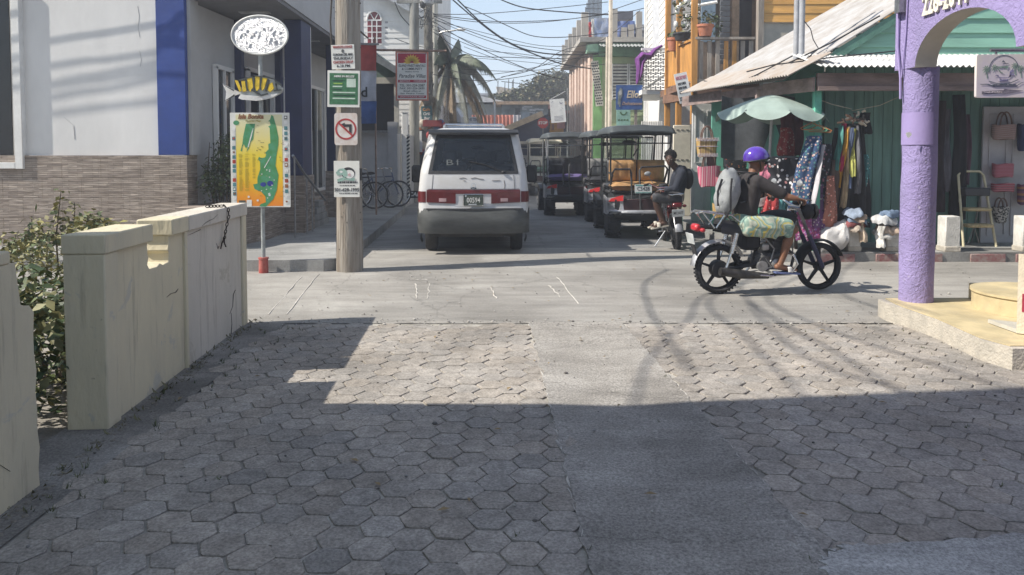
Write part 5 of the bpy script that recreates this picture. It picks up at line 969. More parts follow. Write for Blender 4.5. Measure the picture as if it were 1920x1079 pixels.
b = B(); flat(b, f, circ(7 * kk, 0, 2 * kk, 14, None, 180, 360) + circ(4.5 * kk, 0, 2 * kk, 14, None, 360, 180), .002, .002); flat(b, f, circ(13 * kk, 0, 28 * kk, 18, None, 0, 180) + circ(9 * kk, 0, 28 * kk, 18, None, 180, 0), .002, .002)
for k in range(4): flat(b, f, [(x * kk, y * kk) for x, y in ((-11 + k * 5.5, -13), (-7 + k * 5.5, -12), (-7 + k * 5.5, -15 - k % 2), (-11 + k * 5.5, -15))], .002, .002)
b.obj('emblem', M('ink_olive', (.1, .2, .1), .6), t, True)
# white house with lattice balcony
h = thing('white_house', 'white boarded house with a pierced white balcony between the green and the orange house', 'house', (3.6, 20, 0)); D = 20
b = B(); b.prism([V((4.12, 19.7, 0)), V((4.42, 24.6, 0)), V((9, 24.6, 0)), V((9, 19.7, 0))], (0, 0, 9)); b.obj('wall', M('white_wall_plain', (.72, .7, .67), .7, .05), h, True)
b = B(); boards(b, (4.4, 24.6, 3.7), (-.3, -4.9, 0), (0, 0, 1), 4.9, 5.2, 26, .01); b.obj('boarding', WB, h, True)
wallbox(h, 'shutter', M('shutter_pale', (.55, .55, .56), .7), 4.18, 4.24, 21.4, 22.4, 4.5, 6.1)
b = B(); b.box((4.1, 19.75, 5.5), (.12, .12, 7)); b.box((4.38, 24.55, 5.5), (.12, .12, 7)); b.obj('corner_board', WHITE, h, True)
b = B(); x0, x1 = X(1203, 19), X(1244, 19); z0, z1 = Z(168, 19), Z(95, 19)
for k in range(11):
    for q in range(9): b.box((x0 + (x1 - x0) * (q + .5) / 9, 19, z0 + (z1 - z0) * (k + .5) / 11), ((x1 - x0) / 9 * (.45 if (k + q) % 2 else .98), .05, (z1 - z0) / 11 * (.98 if (k + q) % 2 else .35)))
b.obj('pierced_balustrade', M('balustrade_white', (.7, .67, .58), .8), h, True); wallbox(h, 'balcony_floor', WHITE, x0, x1 + .3, 19.05, 21.5, z0 - .12, z0); wallbox(h, 'balustrade_cap', WHITE, x0 - .03, x1 + .03, 18.95, 19.06, z1 + .003, z1 + .06)
t = thing('purple_cloth', 'purple cloth hung out to dry over the white balcony', 'cloth', tuple(at(1215, 120, 18.9)))
cp = [(1241, 86), (1228, 94), (1218, 106), (1204, 104), (1196, 112), (1198, 130), (1196, 148), (1194, 158)]
b = B(); b.tube([at(x, y, 18.85) for x, y in cp], [.07, .13, .2, .21, .2, .15, .12, .05], 12, True, 0, .4); b.tube([at(x, y, 18.8) for x, y in ((1214, 104), (1204, 118), (1202, 136), (1199, 150))], [.12, .15, .12, .06], 10, True, 0, .4); b.obj('cloth', M('purple_fabric', (.16, .04, .2), .8, .2, 10), t, True)
b = B()
for k in range(12): x = x0 + (x1 - x0) * k / 12; b.box((x + .03, 19.15, 1.28), ((x1 - x0) / 12 - .012, .03, 2.2), bev=.004)
b.box(((x0 + x1) / 2, 19.18, 2.1), (x1 - x0, .03, .1)); t = thing('plank_gate', 'tall white plank gate below the pierced balcony', 'gate', ((x0 + x1) / 2, 19.15, .16)); b.obj('planks', M('gate_white', (.66, .64, .6), .8, .08, 4), t, True); wallbox(t, 'letter_slot', DARK, x0 + .1, x0 + .32, 19.12, 19.13, 1.95, 1.99)

# ---- orange house with balcony
ORB = M('orange_boards', (.72, .38, .1), .65, .15, 3, .04, stretch=(.3, 1, 4)); ORP = M('varnished_post', (.5, .24, .06), .6, .2, 5, .04, stretch=(2, 2, .3)); WOOD = M('grey_wood', (.3, .26, .22), .85, .2, 5, .08, stretch=(2, 2, .4)); BRN = M('brown_wood', (.2, .11, .07), .8, .2, 6)
h = thing('orange_house', 'orange timber house with a wooden balcony full of potted plants', 'house', (5.5, 17, 0)); D = 17.3
b = B(); boards(b, (X(1425, D), D, 4.57), (1, 0, 0), (0, 0, 1), 7, 4.5, 22, .02); b.obj('upper_boards', ORB, h, True)
wallbox(h, 'lower_panel', M('panel_cream2', (.52, .46, .38), .8, .06), X(1425, D), X(1425, D) + 7, D + .02, D + .14, 0, 4.57); wallbox(h, 'corner_post', WOOD, X(1416, D), X(1426, D), D - .08, D + .1, 0, 9)
wallbox(h, 'balcony_back_wall', M('back_boards', (.2, .15, .11), .8, .2), X(1300, 18.6), X(1425, 18.6), 18.6, 18.7, 0, 8)
wallbox(h, 'door', DARK, X(1384, 18.5), X(1406, 18.5), 18.52, 18.58, 3.1, 5.6)
b = B()
for k in range(17): b.box((X(1356, 18.4), 18.42, 3.8 + k * .13), (.24, .03, .11), (R(25), 0, 0))
b.obj('louvred_shutter', M('shutter_slate', (.27, .29, .31), .7), h, True)
wallbox(h, 'window', M('window_blue', (.2, .28, .36), .4), X(1312, 18.5), X(1338, 18.5), 18.5, 18.56, 4.3, 6)
wallbox(h, 'balcony_floor', BRN, X(1246, 18), X(1420, 16.4), 16.35, 18.6, 2.95, 3.1)
b = B(); b.beam((X(1246, 18), 18, 2.85), (X(1297, 16.3), 16.3, 2.85), .12, .2); b.beam((X(1297, 16.3), 16.3, 2.85), (X(1425, 16.3), 16.3, 2.85), .12, .2); b.obj('balcony_beam', BRN, h, True)
for px, y, m in ((1250, 18, ORP), (1271, 17.2, ORP), (1299, 16.3, ORP)): wallbox(h, 'balcony_post', m, X(px, y) - .06, X(px, y) + .06, y - .06, y + .06, 2.2, 8)
b = B(); p, q = V((X(1250, 18), 18, 3.15)), V((X(1299, 16.3), 16.3, 3.15))
for k in range(15): c = p.lerp(q, k / 15 + .02); b.box(c + V((0, 0, .42)), (.1, .02, .84), (0, 0, R(-70)))
b.beam(p + V((0, 0, .88)), q + V((0, 0, .88)), .1, .05); b.obj('side_railing', ORP, h, True)
b = B(); z0 = 3.12
for k, m in zip(range(7), (0, 0, 0, 1, 1, 0, 0)): x = X(1312 + k * 15.5, 16.3); b.box((x, 16.3, z0 + .44), (.095, .025, .88), bev=.004, mi=m)
b.beam((X(1300, 16.3), 16.28, z0 + .93), (X(1412, 16.3), 16.28, z0 + .93), .12, .05, mi=0); b.beam((X(1300, 16.3), 16.28, z0 + .02), (X(1412, 16.3), 16.28, z0 + .02), .06, .07); b.obj('front_railing', [WOOD, ORP], h, True)
TERRA = M('terracotta', (.42, .16, .09), .8, .12, 8); 
def potted(label, px, py, y, r, hgt, pot=TERRA, spr=.3, n=60):
    t = thing('potted_plant', label, 'plant', tuple(at(px, py, y))); c = at(px, py, y); b = B(); b.lathe([(r * .72, 0), (r * .95, hgt * .8), (r * 1.05, hgt * .8), (r * 1.05, hgt), (r * .9, hgt), (r * .88, hgt * .9), (0.001, hgt * .9)], c, 18); b.obj('pot', pot, t, True)
    b = B(); leaves(b, c + V((0, 0, hgt + spr * .5)), (spr, spr, spr * .7), n, .12, px, 0, 3); b.obj('foliage', LEAFM, t, True)
potted('terracotta pot with dark succulent on the balcony rail corner of the orange house', 1321, 69, 16.3, .19, .25)
potted('terracotta pot behind the slatted side railing of the orange house', 1262, 96, 17.4, .14, .3, spr=.15, n=30)
potted('black trough planter on the orange balcony rail between two posts', 1279, 76, 16.9, .2, .16, M('planter_black', (.04, .04, .045), .7), .2, 30)
t = thing('hanging_plants', 'tangle of hanging plants and white ornaments under the orange balcony roof', 'plants', tuple(at(1285, 20, 16.8))); b = B(); leaves(b, at(1285, 15, 16.8), (.3, .4, .4), 130, .12, 9, 0, 3); leaves(b, at(1340, 45, 17.0), (.18, .3, .35), 60, .12, 12, 0, 2); b.obj('foliage', LEAFM, t, True)
for k in range(16): b = B(); b.ell(at(rnd.uniform(1262, 1312), rnd.uniform(0, 70), 16.9), (.05, .05, .07), 8, 6); b.obj('ornament', WHITE, t, True)
b = B(); b.tube([at(1300, 12, 16.9), at(1345, 4, 16.6)], .035, 6); b.obj('hanging_rail', WHITE, t, True)
t = thing('rate_sign', 'white rate sign with pink heading tilted on the corner below the orange balcony', 'sign', tuple(at(1281, 165, 16.0))); f = frame(at(1281, 165, 16.0), (1, 0, .22), (-.12, 0, 1)); kk = 16 / FPX
panel(f, 24 * kk, 56 * kk, WHITE, 'board', t, .02)
for s_, yy, m in (('NOCAS WAY', 19, M('ink_pinkred', (.5, .12, .18), .6)), ('GOLF CARTS', 8, INK), ('BIKES TOURS', 0, INK), ('RENTALS', -8, INK), ('226-4001', -20, INK)): write(s_, (9 if abs(yy) > 15 else 6) * kk, m, f, (-1 if abs(yy) < 10 else 0) * kk, yy * kk, .002, t, bold=.004, width=(20 if abs(yy) > 15 else 15) * kk)
# ================================================================ RIGHT: purple arcade
PURP = M('purple_stucco', (.285, .235, .43), .85, .08, 3, .0); 
def stucco(m, sc, st):
    n = m.node_tree.nodes; l = m.node_tree.links; tc = n.new('ShaderNodeTexCoord'); z = n.new('ShaderNodeTexNoise'); z.inputs['Scale'].default_value = sc; z.inputs['Detail'].default_value = 5; z.inputs['Distortion'].default_value = 1.2; l.new(tc.outputs['Object'], z.inputs[0])
    bp = n.new('ShaderNodeBump'); bp.inputs['Strength'].default_value = st; bp.inputs['Distance'].default_value = .02; l.new(z.outputs[0], bp.inputs['Height']); l.new(bp.outputs[0], n['Principled BSDF'].inputs['Normal'])
stucco(PURP, 24, .9)
def scuff(m, layers):
    n = m.node_tree.nodes; l = m.node_tree.links; b = n['Principled BSDF']; src = b.inputs['Base Color'].links[0].from_socket; tc = n.new('ShaderNodeTexCoord')
    for sc, st, lo, hi, col, amt in layers:
        mp = n.new('ShaderNodeMapping'); mp.inputs['Scale'].default_value = st; l.new(tc.outputs['Object'], mp.inputs[0]); z = n.new('ShaderNodeTexNoise'); z.inputs['Scale'].default_value = sc; z.inputs['Detail'].default_value = 8; z.inputs['Roughness'].default_value = .68; l.new(mp.outputs[0], z.inputs[0])
        r = n.new('ShaderNodeMapRange'); r.inputs[1].default_value = lo; r.inputs[2].default_value = hi; r.inputs[4].default_value = amt; l.new(z.outputs[0], r.inputs[0]); x = n.new('ShaderNodeMix'); x.data_type = 'RGBA'; l.new(r.outputs[0], x.inputs[0]); l.new(src, x.inputs[6]); x.inputs[7].default_value = (*col, 1); src = x.outputs[2]
    l.new(src, b.inputs['Base Color'])
scuff(PURP, ((3, (1, 1, .4), .5, .66, (.23, .2, .34), .6), (11, (1, 1, 1), .64, .68, (.42, .38, .48), .6), (30, (1, 1, 1), .68, .72, (.16, .14, .18), .7))); PURPF = M('purple_smooth', (.3, .24, .45), .7, .05, 4, .03)
ar = thing('purple_arcade', 'purple stucco arcade with a round column, open arch and raised white phone number', 'building', (3.85, 7.1, .18))
def ax(d): return 3.935 - .0325 * d                      # street face of the arcade at depth d
CX, CY = ax(7.08) + .155, 7.08
b = B(); b.grid(lambda u, v: V((CX + (.152 + .012 * mnoise.noise(V((math.cos(6.2832 * u) * 2, math.sin(6.2832 * u) * 2, v * 6)))) * math.cos(6.2832 * u), CY + .152 * math.sin(6.2832 * u), .17 + 2.22 * v)), 40, 40); b.obj('column', PURP, ar, True)
b = B(); b.grid(lambda u, v: V((CX + .159 * math.cos(R(160 + 125 * u)), CY + .159 * math.sin(R(160 + 125 * u)), Z(272, CY) + (Z(212, CY) - Z(272, CY)) * v)), 14, 4); b.obj('smooth_patch', PURPF, ar, True)
b = B(); f = frame(at(1703, 254, CY - .165), (1, 0, 0), (0, 0, 1)); flat(b, f, [(x * .005, y * .005) for x, y in ((-5, 4), (-1, 6), (4, 5), (6, 1), (1, -5), (-2, -4), (-4, -1))], .004, .002); b.obj('torn_sticker', WHITE, ar, True)
DN, DF = 5.6, 6.92; MID = (DN + DF) / 2
arch = [(MID + (DF - DN) / 2 * math.cos(R(a)), 2.38 + .40 * math.sin(R(a))) for a in range(0, 181, 10)]
face = [(7.26, 2.38)] + arch + [(5.3, 2.38), (5.3, 4.24), (7.26, 4.24)]
b = B(); pts = [V((ax(d), d, z)) for d, z in face]; b.prism(pts, (.2, 0, 0), 0, 1)
b.obj('arch_wall', [PURP, M('intrados_tan', (.5, .47, .42), .85, .06, 4, .03)], ar, True)
b = B(); b.box((ax(5.4) + .24, 5.26, 1.28), (.3, .3, 2.2)); b.obj('pier', PURP, ar, True)
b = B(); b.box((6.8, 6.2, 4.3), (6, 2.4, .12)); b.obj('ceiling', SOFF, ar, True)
b = B(); b.box((7.0, 3.0, 2.6), (5.8, 2.6, 5.0)); b.obj('rear_block', PURP, ar, True)
t = write('226-2044', .25, M('letter_cream', (.72, .68, .56), .6), frame(V((ax(6.47), 6.47, 2.9)), (.0325, -1, 0), (0, 0, 1)), 0, 0, .012, ar, depth=.012, bold=.006, width=.64, name='phone_number')
b = B(); b.tube([V((ax(7.18) - .02, 7.18, 3.5)), V((ax(7.18) - .02, 7.18, 2.6)), V((ax(7.14) - .02, 7.12, 2.3)), V((ax(7.14) - .025, 7.1, 2.1))], .012, 6); b.tube([V((ax(7.02) - .012, 7.02, 3.5)), V((ax(7.05) - .012, 7.06, 2.7)), V((ax(7.12) - .02, 7.1, 2.3))], .008, 6); b.obj('conduit', PURPF, ar, True)
b = B(); b.box((ax(7.1) - .03, 7.12, 3.02), (.08, .09, .22)); b.obj('junction_box', STEEL, ar, True)
# tiled platform, steps
TILE = M('yellow_tile', (.56, .46, .27), .6, .14, 2.5, .02); scuff(TILE, ((4, (1, 1, 1), .5, .65, (.42, .36, .24), .55), (22, (1, 1, 1), .66, .7, (.25, .22, .16), .6))); PLST = M('platform_edge', (.52, .47, .39), .9, .2, 6, .2, col2=(.36, .33, .28))
top = [G(1663, 569, .18), G(1700, 580, .18), G(1760, 601, .18), G(1841, 637, .18), G(1899, 653, .18)]
fp_ = [V((p.x, p.y, -.02)) for p in top] + [V((4.3, 5.35, -.02)), V((9, 4.6, -.02)), V((9, 7.3, -.02)), V((top[0].x + .03, 7.18, -.02))]
t = thing('arcade_platform', 'low platform with yellow tiles and a worn plaster edge under the purple column', 'platform', (5, 6, 0))
b = B(); b.prism(fp_, (0, 0, .195)); b.obj('platform_body', PLST, t, True)
cx_, cy_ = sum(p.x for p in fp_) / len(fp_), sum(p.y for p in fp_) / len(fp_); b = B()
gr = [V((p.x + (.07 if k in (0, 8) else .02), p.y + (.0 if k in (0, 8) else .06), .177)) for k, p in enumerate(fp_)]
b.prism(gr, (0, 0, .006)); tl = b.obj('tile_floor', TILE, t, True)
b = B()
for k in range(12): y = 5.5 + k * .3; b.box((6.4, y, .1835), (5.0 - max(0, 0), .006, .002)) if y < 7.1 and y > 6.7 else b.box((6.9, y, .1835), (4.0, .006, .002)) if y < 7.1 else None
for k in range(10): x = 4.6 + k * .4; b.box((x, 6.35, .184), (.006, 1.4, .002))
b.obj('tile_joint', M('grout', (.36, .3, .2), .9), tl, True)
t = thing('tiled_steps', 'yellow tiled steps with a curved lower tread at the edge of the picture', 'steps', (5.4, 6.8, .18))
p = at(1836, 572, 7.0); b = B(); b.box((p.x + 1.2, 7.05, .26), (2.4, .25, .15), bev=.006); b.obj('upper_step', TILE, t, True)
b = B(); cc = V((X(1955, 6.55), 6.62, .184)); b.lathe([(.47, 0), (.47, .15), (.485, .152), (.485, .172), (0.001, .173)], cc, 40); b.obj('curved_step', TILE, t, True)
# sandwich board cut by the picture edge
D = 5.75; t = thing('sandwich_board', 'cream sandwich board with red letters standing on the tiled platform', 'sign', (X(1955, D), D, .18)); p = at(1913, 478, D); q = at(1905, 655, D)
u = V((.84, -.54, 0)); f = Matrix(); org = V((q.x, D, .19)); upv = (V((p.x, D + .06, p.z)) - org); hgt = upv.length; f = frame(org, u, upv)
b = B(); b.prism([f @ V((x, y, 0)) for x, y in ((0, 0), (.55, 0), (.55, hgt), (0, hgt))], f.to_3x3() @ V((0, 0, -.02))); b.obj('board', M('board_cream', (.66, .58, .44), .6, .06), t, True)
b = B(); b.prism([f @ V((x, y, -.02)) for x, y in ((0, 0), (.55, 0), (.55, .03), (0, .03))], V((0, .35, 0))); b.obj('foot', TRIM, t, True)
for k, c in enumerate('AAGP'): write(c, .17, M('letter_crimson', (.35, .03, .06), .6), f, .105 - .012 * 0, hgt - .15 - k * .125, .002, t, bold=.006, shear=.1)
b = B(); flat(b, f, [(.03, .17), (.45, .17), (.45, .31), (.03, .31)], .002, .002); b.obj('red_panel', M('letter_crimson', (.35, .03, .06)), t, True); write('D', .12, MATS['board_cream'], f, .115, .24, .005, t, bold=.004)
# blade sign with palms and arrow
D = 5.32; t = thing('palm_sign', 'cream sign with round palm tree emblem and dark arrow projecting from the purple arch', 'sign', tuple(at(1880, 140, D))); p, q = at(1830, 183, D), at(1830, 102, D); w_, h_ = .5, q.z - p.z
f = frame(V((p.x + w_ / 2, D, (p.z + q.z) / 2)), (1, -.0, .01), (0, 0, 1)); b = B(); b.prism([f @ V((x, y, 0)) for x, y in rrect(w_, h_, .014, 4)], (0, .025, 0)); b.obj('board', M('sign_cream', (.66, .6, .52), .45, .07, 5, 0, col2=(.6, .53, .55)), t, True)
b = B(); b.tube([(ax(D) - .0, D + .012, q.z + .03), (p.x + .1, D + .012, q.z + .03)], .012, 6)
for x in (p.x + .14, p.x + .42): b.tube([(x, D + .012, q.z - .01), (x, D + .012, q.z + .03)], .008, 5)
b.obj('bracket', STEEL, t, True)
s_ = D / FPX * 100 / 1079                                   # zoomed pixel -> metres
def sp(x, y): return ((x / 1079 * 100 - 10) * D / FPX - w_ / 2, h_ / 2 - (y / 1079 * 100 - 12) * D / FPX)
b = B()
for k in range(26):
    a0, a1 = R(-10 + 200 * k / 26), R(-10 + 200 * (k + 1) / 26); flat(b, f, [sp(650 + r_ * math.cos(a), 430 - r_ * .95 * math.sin(a)) for r_, a in ((300, a0), (286, a0), (286, a1), (300, a1))], .001, .001, 0)
for cx_, cy_, s in ((300, 420, 95), (460, 390, 80), (870, 360, 85), (985, 410, 85)):
    for k in range(9): a = R(k * 40 + 10); flat(b, f, [sp(cx_, cy_), sp(cx_ + s * math.cos(a - .25) * .6, cy_ + s * math.sin(a - .25) * .6), sp(cx_ + s * math.cos(a), cy_ + s * math.sin(a) + 18), sp(cx_ + s * math.cos(a + .2) * .5, cy_ + s * math.sin(a + .2) * .5)], .002 + k * .0001, .0008, 1)
    if s > 80: flat(b, f, [sp(cx_ - 8, cy_), sp(cx_ + 14, cy_ + 190), sp(cx_ + 34, cy_ + 190), sp(cx_ + 10, cy_)], .0012, .0008, 1)
for q_, m in (([(350, 655), (500, 700), (650, 712), (800, 690), (945, 630), (945, 645), (800, 708), (650, 730), (500, 716), (350, 672)], 0), ([(180, 720), (340, 715), (480, 768), (900, 765), (1000, 700), (1060, 685), (1060, 692), (1000, 715), (905, 780), (470, 782), (320, 735), (180, 730)], 0), ([(460, 575), (500, 535), (540, 545), (560, 590), (740, 592), (790, 530), (850, 520), (870, 570), (830, 545), (800, 560), (755, 605), (555, 608), (530, 565), (505, 555)], 2), ([(760, 590), (770, 470), (830, 420), (850, 470), (800, 500), (790, 590)], 2), ([(520, 420), (580, 500), (640, 515), (640, 500), (590, 485), (540, 410)], 1), ([(570, 318), (740, 305), (740, 318)], 0), ([(600, 300), (630, 245), (680, 295), (640, 280)], 0), ([(520, 375), (740, 360), (740, 395), (700, 440), (690, 400), (540, 405)], 1), ([(215, 865), (660, 845), (660, 905), (215, 925)], 3), ([(660, 820), (1055, 860), (660, 930)], 3)): flat(b, f, [sp(*p_) for p_ in q_], .0025, .0008, m)
b.obj('palm_emblem', [M('ink_slate2', (.12, .14, .17), .6), M('ink_leaf', (.2, .28, .22), .6), M('ink_violet', (.24, .22, .33), .6), M('ink_grey2', (.2, .18, .2), .6)], t, True)
write('Splash', 70 * s_, M('ink_violet', (.24, .22, .33)), f, *sp(640, 645), .003, t, shear=.25, bold=.0006); write('DIVE CENTER BELIZE', 40 * s_, M('ink_slate2', (.1, .1, .1)), f, *sp(660, 742), .003, t, bold=.0004, width=470 * s_); write('Tropical Lodging', 42 * s_, M('sign_cream', (.6, .6, .5)), f, *sp(435, 886), .004, t, width=380 * s_)

# ================================================================ RIGHT: green shop
MINT = M('mint_boards', (.25, .47, .36), .7, .12, 2.5, .03, stretch=(.3, 1, 3)); DGRN = M('dark_green_boards', (.17, .31, .26), .75, .15, 2.5, .05, stretch=(3, 1, .3)); TIN = M('white_tin', (.46, .45, .44), .5, .1, 3, .03, col2=(.34, .31, .28)); RUST = M('rusty_tin', (.36, .29, .23), .7, .3, 4, .05, col2=(.42, .39, .36)); FASC = M('weathered_fascia', (.27, .2, .18), .85, .25, 4, .08, stretch=(.4, 1, 2))
h = thing('green_shop', 'mint green wooden gift shop with a white tin roof and open shaded porch', 'shop', (6, 11.6, .16))
b = B(); wl_ = B()
W0 = 4.85
for k in range(46): x = W0 + k * .15; wl_.box((x + .075, 11.62, 1.66), (.144, .03, 3.0), bev=.004)
wl_.obj('front_wall', DGRN, h, True)
b.bm.free(); b = B(); gz = 2.98
n = 9
for k in range(n):
    z0, z1 = gz + k * .22, gz + (k + 1) * .22; x0 = 4.45 + (z1 - 2.9) * 1.62
    b.prism([V((x0, 11.52, z0)), V((13, 11.52, z0)), V((13, 11.55, z1)), V((x0, 11.55, z1)), ][:4], (0, .03, 0))
b.obj('gable_boards', MINT, h, True)
A, Bf, RN, RF = V((4.12, 11.42, 2.70)), V((3.75, 15.8, 2.90)), V((10.4, 11.42, 6.6)), V((10.2, 15.8, 6.6))
b = B()
def rf(u, v): p = A.lerp(Bf, u).lerp(RN.lerp(RF, u), v); return p + V((-.5, 0, .86)).normalized() * .014 * math.sin(u * 4.75 / .09 * 6.283)
b.solid(rf, 318, 8, V((.006, 0, -.01))); b.obj('roof', TIN, h, True)
b = B(); b.beam(A + V((.05, .03, -.1)), RN + V((.05, .03, -.1)), .03, .14); b.obj('bargeboard', M('barge_dkgreen', (.1, .22, .17), .75), h, True)
b = B(); corr(b, (4.3, 10.45, 2.79), (1, 0, 0), (0, 1.1, .3), 9, 1.15, .085, .016); b.obj('porch_roof', M('porch_tin', (.55, .54, .52), .5, .12, 3, .03), h, True)
b = B(); corr(b, (3.9, 10.6, 2.68), (-.5, 4.6, .1), (.8, 0, .42), 4.6, .7, .085, .014); b.obj('lower_roof_sheet', RUST, h, True)
b = B(); b.box((9.0, 10.72, 2.62), (9.3, .06, .2)); b.box((9.0, 10.7, 2.5), (9.3, .1, .06)); b.obj('porch_beam', FASC, h, True)
b = B()
for (x0, y0, x1, y1, z, hh) in ((4.3, 10.68, 4.02, 12.0, 2.56, .2), (4.02, 12.02, 3.8, 13.6, 2.58, .16), (3.8, 13.62, 3.55, 15.6, 2.62, .2)): b.beam((x0, y0, z), (x1, y1, z + .02), .03, hh)
b.box((3.98, 12.1, 2.5), (.09, .09, .2)); b.obj('fascia_board', FASC, h, True)
GPOST = M('mint_post', (.13, .45, .32), .65, .12, 4)
b = B(); b.box((4.395, 10.8, 1.33), (.1, .1, 2.35), bev=.006); b.obj('porch_post', GPOST, h, True)
b = B(); b.box((8.2, 10.8, 1.33), (.1, .1, 2.35), bev=.006); b.obj('porch_post', GPOST, h, True)
b = B()
for k in range(14): b.box((4.85, 11.7 + k * .15 + .07, 1.66), (.03, .143, 3.0))
b.obj('inner_side_wall', M('mint_inner', (.15, .42, .32), .75, .12, 3), h, True)
wallbox(h, 'inner_back_wall', MATS['mint_inner'], 3.9, 4.85, 14.6, 14.66, .16, 2.6)
wallbox(h, 'rear_mass', DGRN, 4.9, 13, 12.2, 15.7, .16, 2.9)
wallbox(h, 'porch_floor', C_WALK, 4.6, 12, 10.9, 11.6, .166, .19)
for px, pt in ((1489, -20), (1499, -20)): 
    y = 11.9 if px < 1495 else 11.6; b = B(); b.tube([V((X(px, y), y, 2.9)), V((X(px, y), y, 5.2))], .045, 10); b.obj('service_mast', M('mast_grey', (.36, .37, .39), .5), h, True)
b = B(); b.tube([at(1500, 30, 11.6), at(1520, 55, 11.5), at(1525, 75, 11.4), at(1535, 92, 11.2), at(1500, 120, 11.1)], .008, 5); b.tube([at(1486, 105, 11.6), at(1420, 140, 12), at(1365, 165, 13), at(1320, 152, 15)], .012, 5); b.tube([at(1650, 30, 11.2), at(1560, 80, 11.3), at(1480, 118, 11.4)], .012, 5); b.tube([at(1690, 95, 10.9), at(1560, 108, 11), at(1450, 122, 11), at(1400, 135, 11)], .01, 5); b.obj('loose_wire', CABLE, h, True)
# doors standing open
def pdoor(name, label, x0, x1, y, z0, z1, mat, cat='door'):
    t = thing(name, label, cat, ((x0 + x1) / 2, y, z0)); wallbox(t, 'leaf', mat, x0, x1, y, y + .04, z0, z1, .006); b = B(); w = x1 - x0
    for c in ((.28, .72) if w > .45 else (.5,)):
        for za, zb in ((.06, .42), (.5, .94)):
            cw = .32 * w if w > .45 else .55 * w; xa, xb = x0 + c * w - cw / 2, x0 + c * w + cw / 2; ya, yb = z0 + (z1 - z0) * za, z0 + (z1 - z0) * zb
            for p_, q_ in (((xa, ya), (xb, ya)), ((xb, ya), (xb, yb)), ((xb, yb), (xa, yb)), ((xa, yb), (xa, ya))): b.beam((p_[0], y - .006, p_[1]), (q_[0], y - .006, q_[1]), .02, .022)
    b.obj('panel_mould', mat, t, True); b = B(); b.ell((x1 - .05, y - .03, z0 + 1.0), (.025, .03, .025), 10, 7); b.obj('handle', STEEL, t, True); return t
WD = M('door_white', (.6, .6, .58), .6, .07, 3, .03); pdoor('panel_door', 'tall white panelled door standing open behind the woven yellow basket', X(1297, 15.4), X(1347, 15.4), 15.4, .17, Z(195, 15.4), WD)
pdoor('panel_door', 'greyish panelled door hung with woven bags beside the step ladder', X(1843, 11.5), X(1843, 11.5) + .82, 11.52, .19, Z(200, 11.5), M('door_grey', (.5, .48, .49), .7, .08, 3, .03))
t = thing('shutter', 'cream slotted shutter leaning behind the seated man', 'shutter', (X(1279, 16.6), 16.6, .165)); wallbox(t, 'leaf', M('shutter_cream', (.64, .58, .46), .75, .06), X(1262, 16.6), X(1295, 16.6), 16.6, 16.66, .17, Z(235, 16.6), .01); b = B()
for z in (Z(244, 16.6), Z(300, 16.6)):
    for k in range(3): b.box((X(1270 + k * 9, 16.6), 16.595, z), (.06, .012, .016))
b.obj('slots', DARK, t, True)
# bollard posts on the pavement edge
for lab, px0, px1, py0 in (('short white concrete post topped by a heap of folded clothes, by the white sack', 1590, 1612, 418), ('short white concrete post half hidden by the purple column under piled clothes', 1660, 1684, 425), ('bare chipped white concrete post standing by the step ladder', 1768, 1796, 405), ('white concrete post next to the cream sandwich board', 1912, 1940, 405)):
    t = thing('bollard', lab, 'bollard', (X((px0 + px1) / 2, 10.75), 10.75, .165), 0, 'white posts along the shop kerb'); w_ = X(px1, 10.75) - X(px0, 10.75); z1 = Z(py0, 10.75)
    b = B(); b.box((0, 0, (z1 - .165) / 2), (w_, w_, z1 - .165), bev=.012); b.obj('post_body', M('bollard_white', (.62, .6, .55), .85, .12, 6, .15), t)
    b = B(); b.box((0, 0, .04), (w_ + .02, w_ + .02, .08), bev=.01); b.obj('foot', PLST, t)
# market umbrella
t = thing('market_umbrella', 'faded pale green market umbrella with scalloped edge shading the stall', 'umbrella', (3.85, 11.3, .165)); ap = at(1447, 178, 11.3); UR = .82
def um(u, v):
    a = 2 * math.pi * u; sc = abs(math.sin(4 * a)); r_ = UR * v; x, y = r_ * math.cos(a), r_ * .95 * math.sin(a); z = -.30 * v ** 1.3 - (.10 * sc ** .7 * max(0, (v - .86) / .14)) - .02 * sc * v
    return ap + V((x - .09 * 0, y, z - x * .03))
b = B(); b.grid(um, 96, 14); b.obj('canopy', M('umbrella_cloth', (.29, .36, .32), .8, .1, 3, .02), t, True)
b = B(); b.tube([ap + V((.02, 0, -.02)), V((ap.x - .08, 11.3, .17))], .022, 8); b.obj('pole', M('pole_white', (.55, .55, .55), .5), t, True)
b = B()
for k in range(8): a = R(45 * k); b.tube([ap + V((0, 0, -.05)), um(k / 8, .97)], .008, 5)
b.obj('rib', STEEL, t, True)
b = B(); b.lathe([(.25, 0), (.25, .05), (.05, .08), (.03, .3)], (ap.x - .08, 11.3, .165), 20); b.obj('base', C_WALK, t, True)
# dark canvas behind the stall
t = thing('canvas_sheet', 'dark grey canvas sheet hung behind the market umbrella', 'canvas', (4.3, 12.6, 2.4)); b = B(); b.solid(lambda u, v: V((3.55 + 1.25 * u, 12.7 + .06 * math.sin(u * 9), 2.55 - (1.05 - .55 * math.exp(-((u - .72) / .13) ** 2)) * v - .04 * math.sin(u * 7))), 36, 6, V((0, .006, 0))); b.obj('cloth', M('canvas_dark', (.07, .075, .08), .9, .2, 4), t, True)
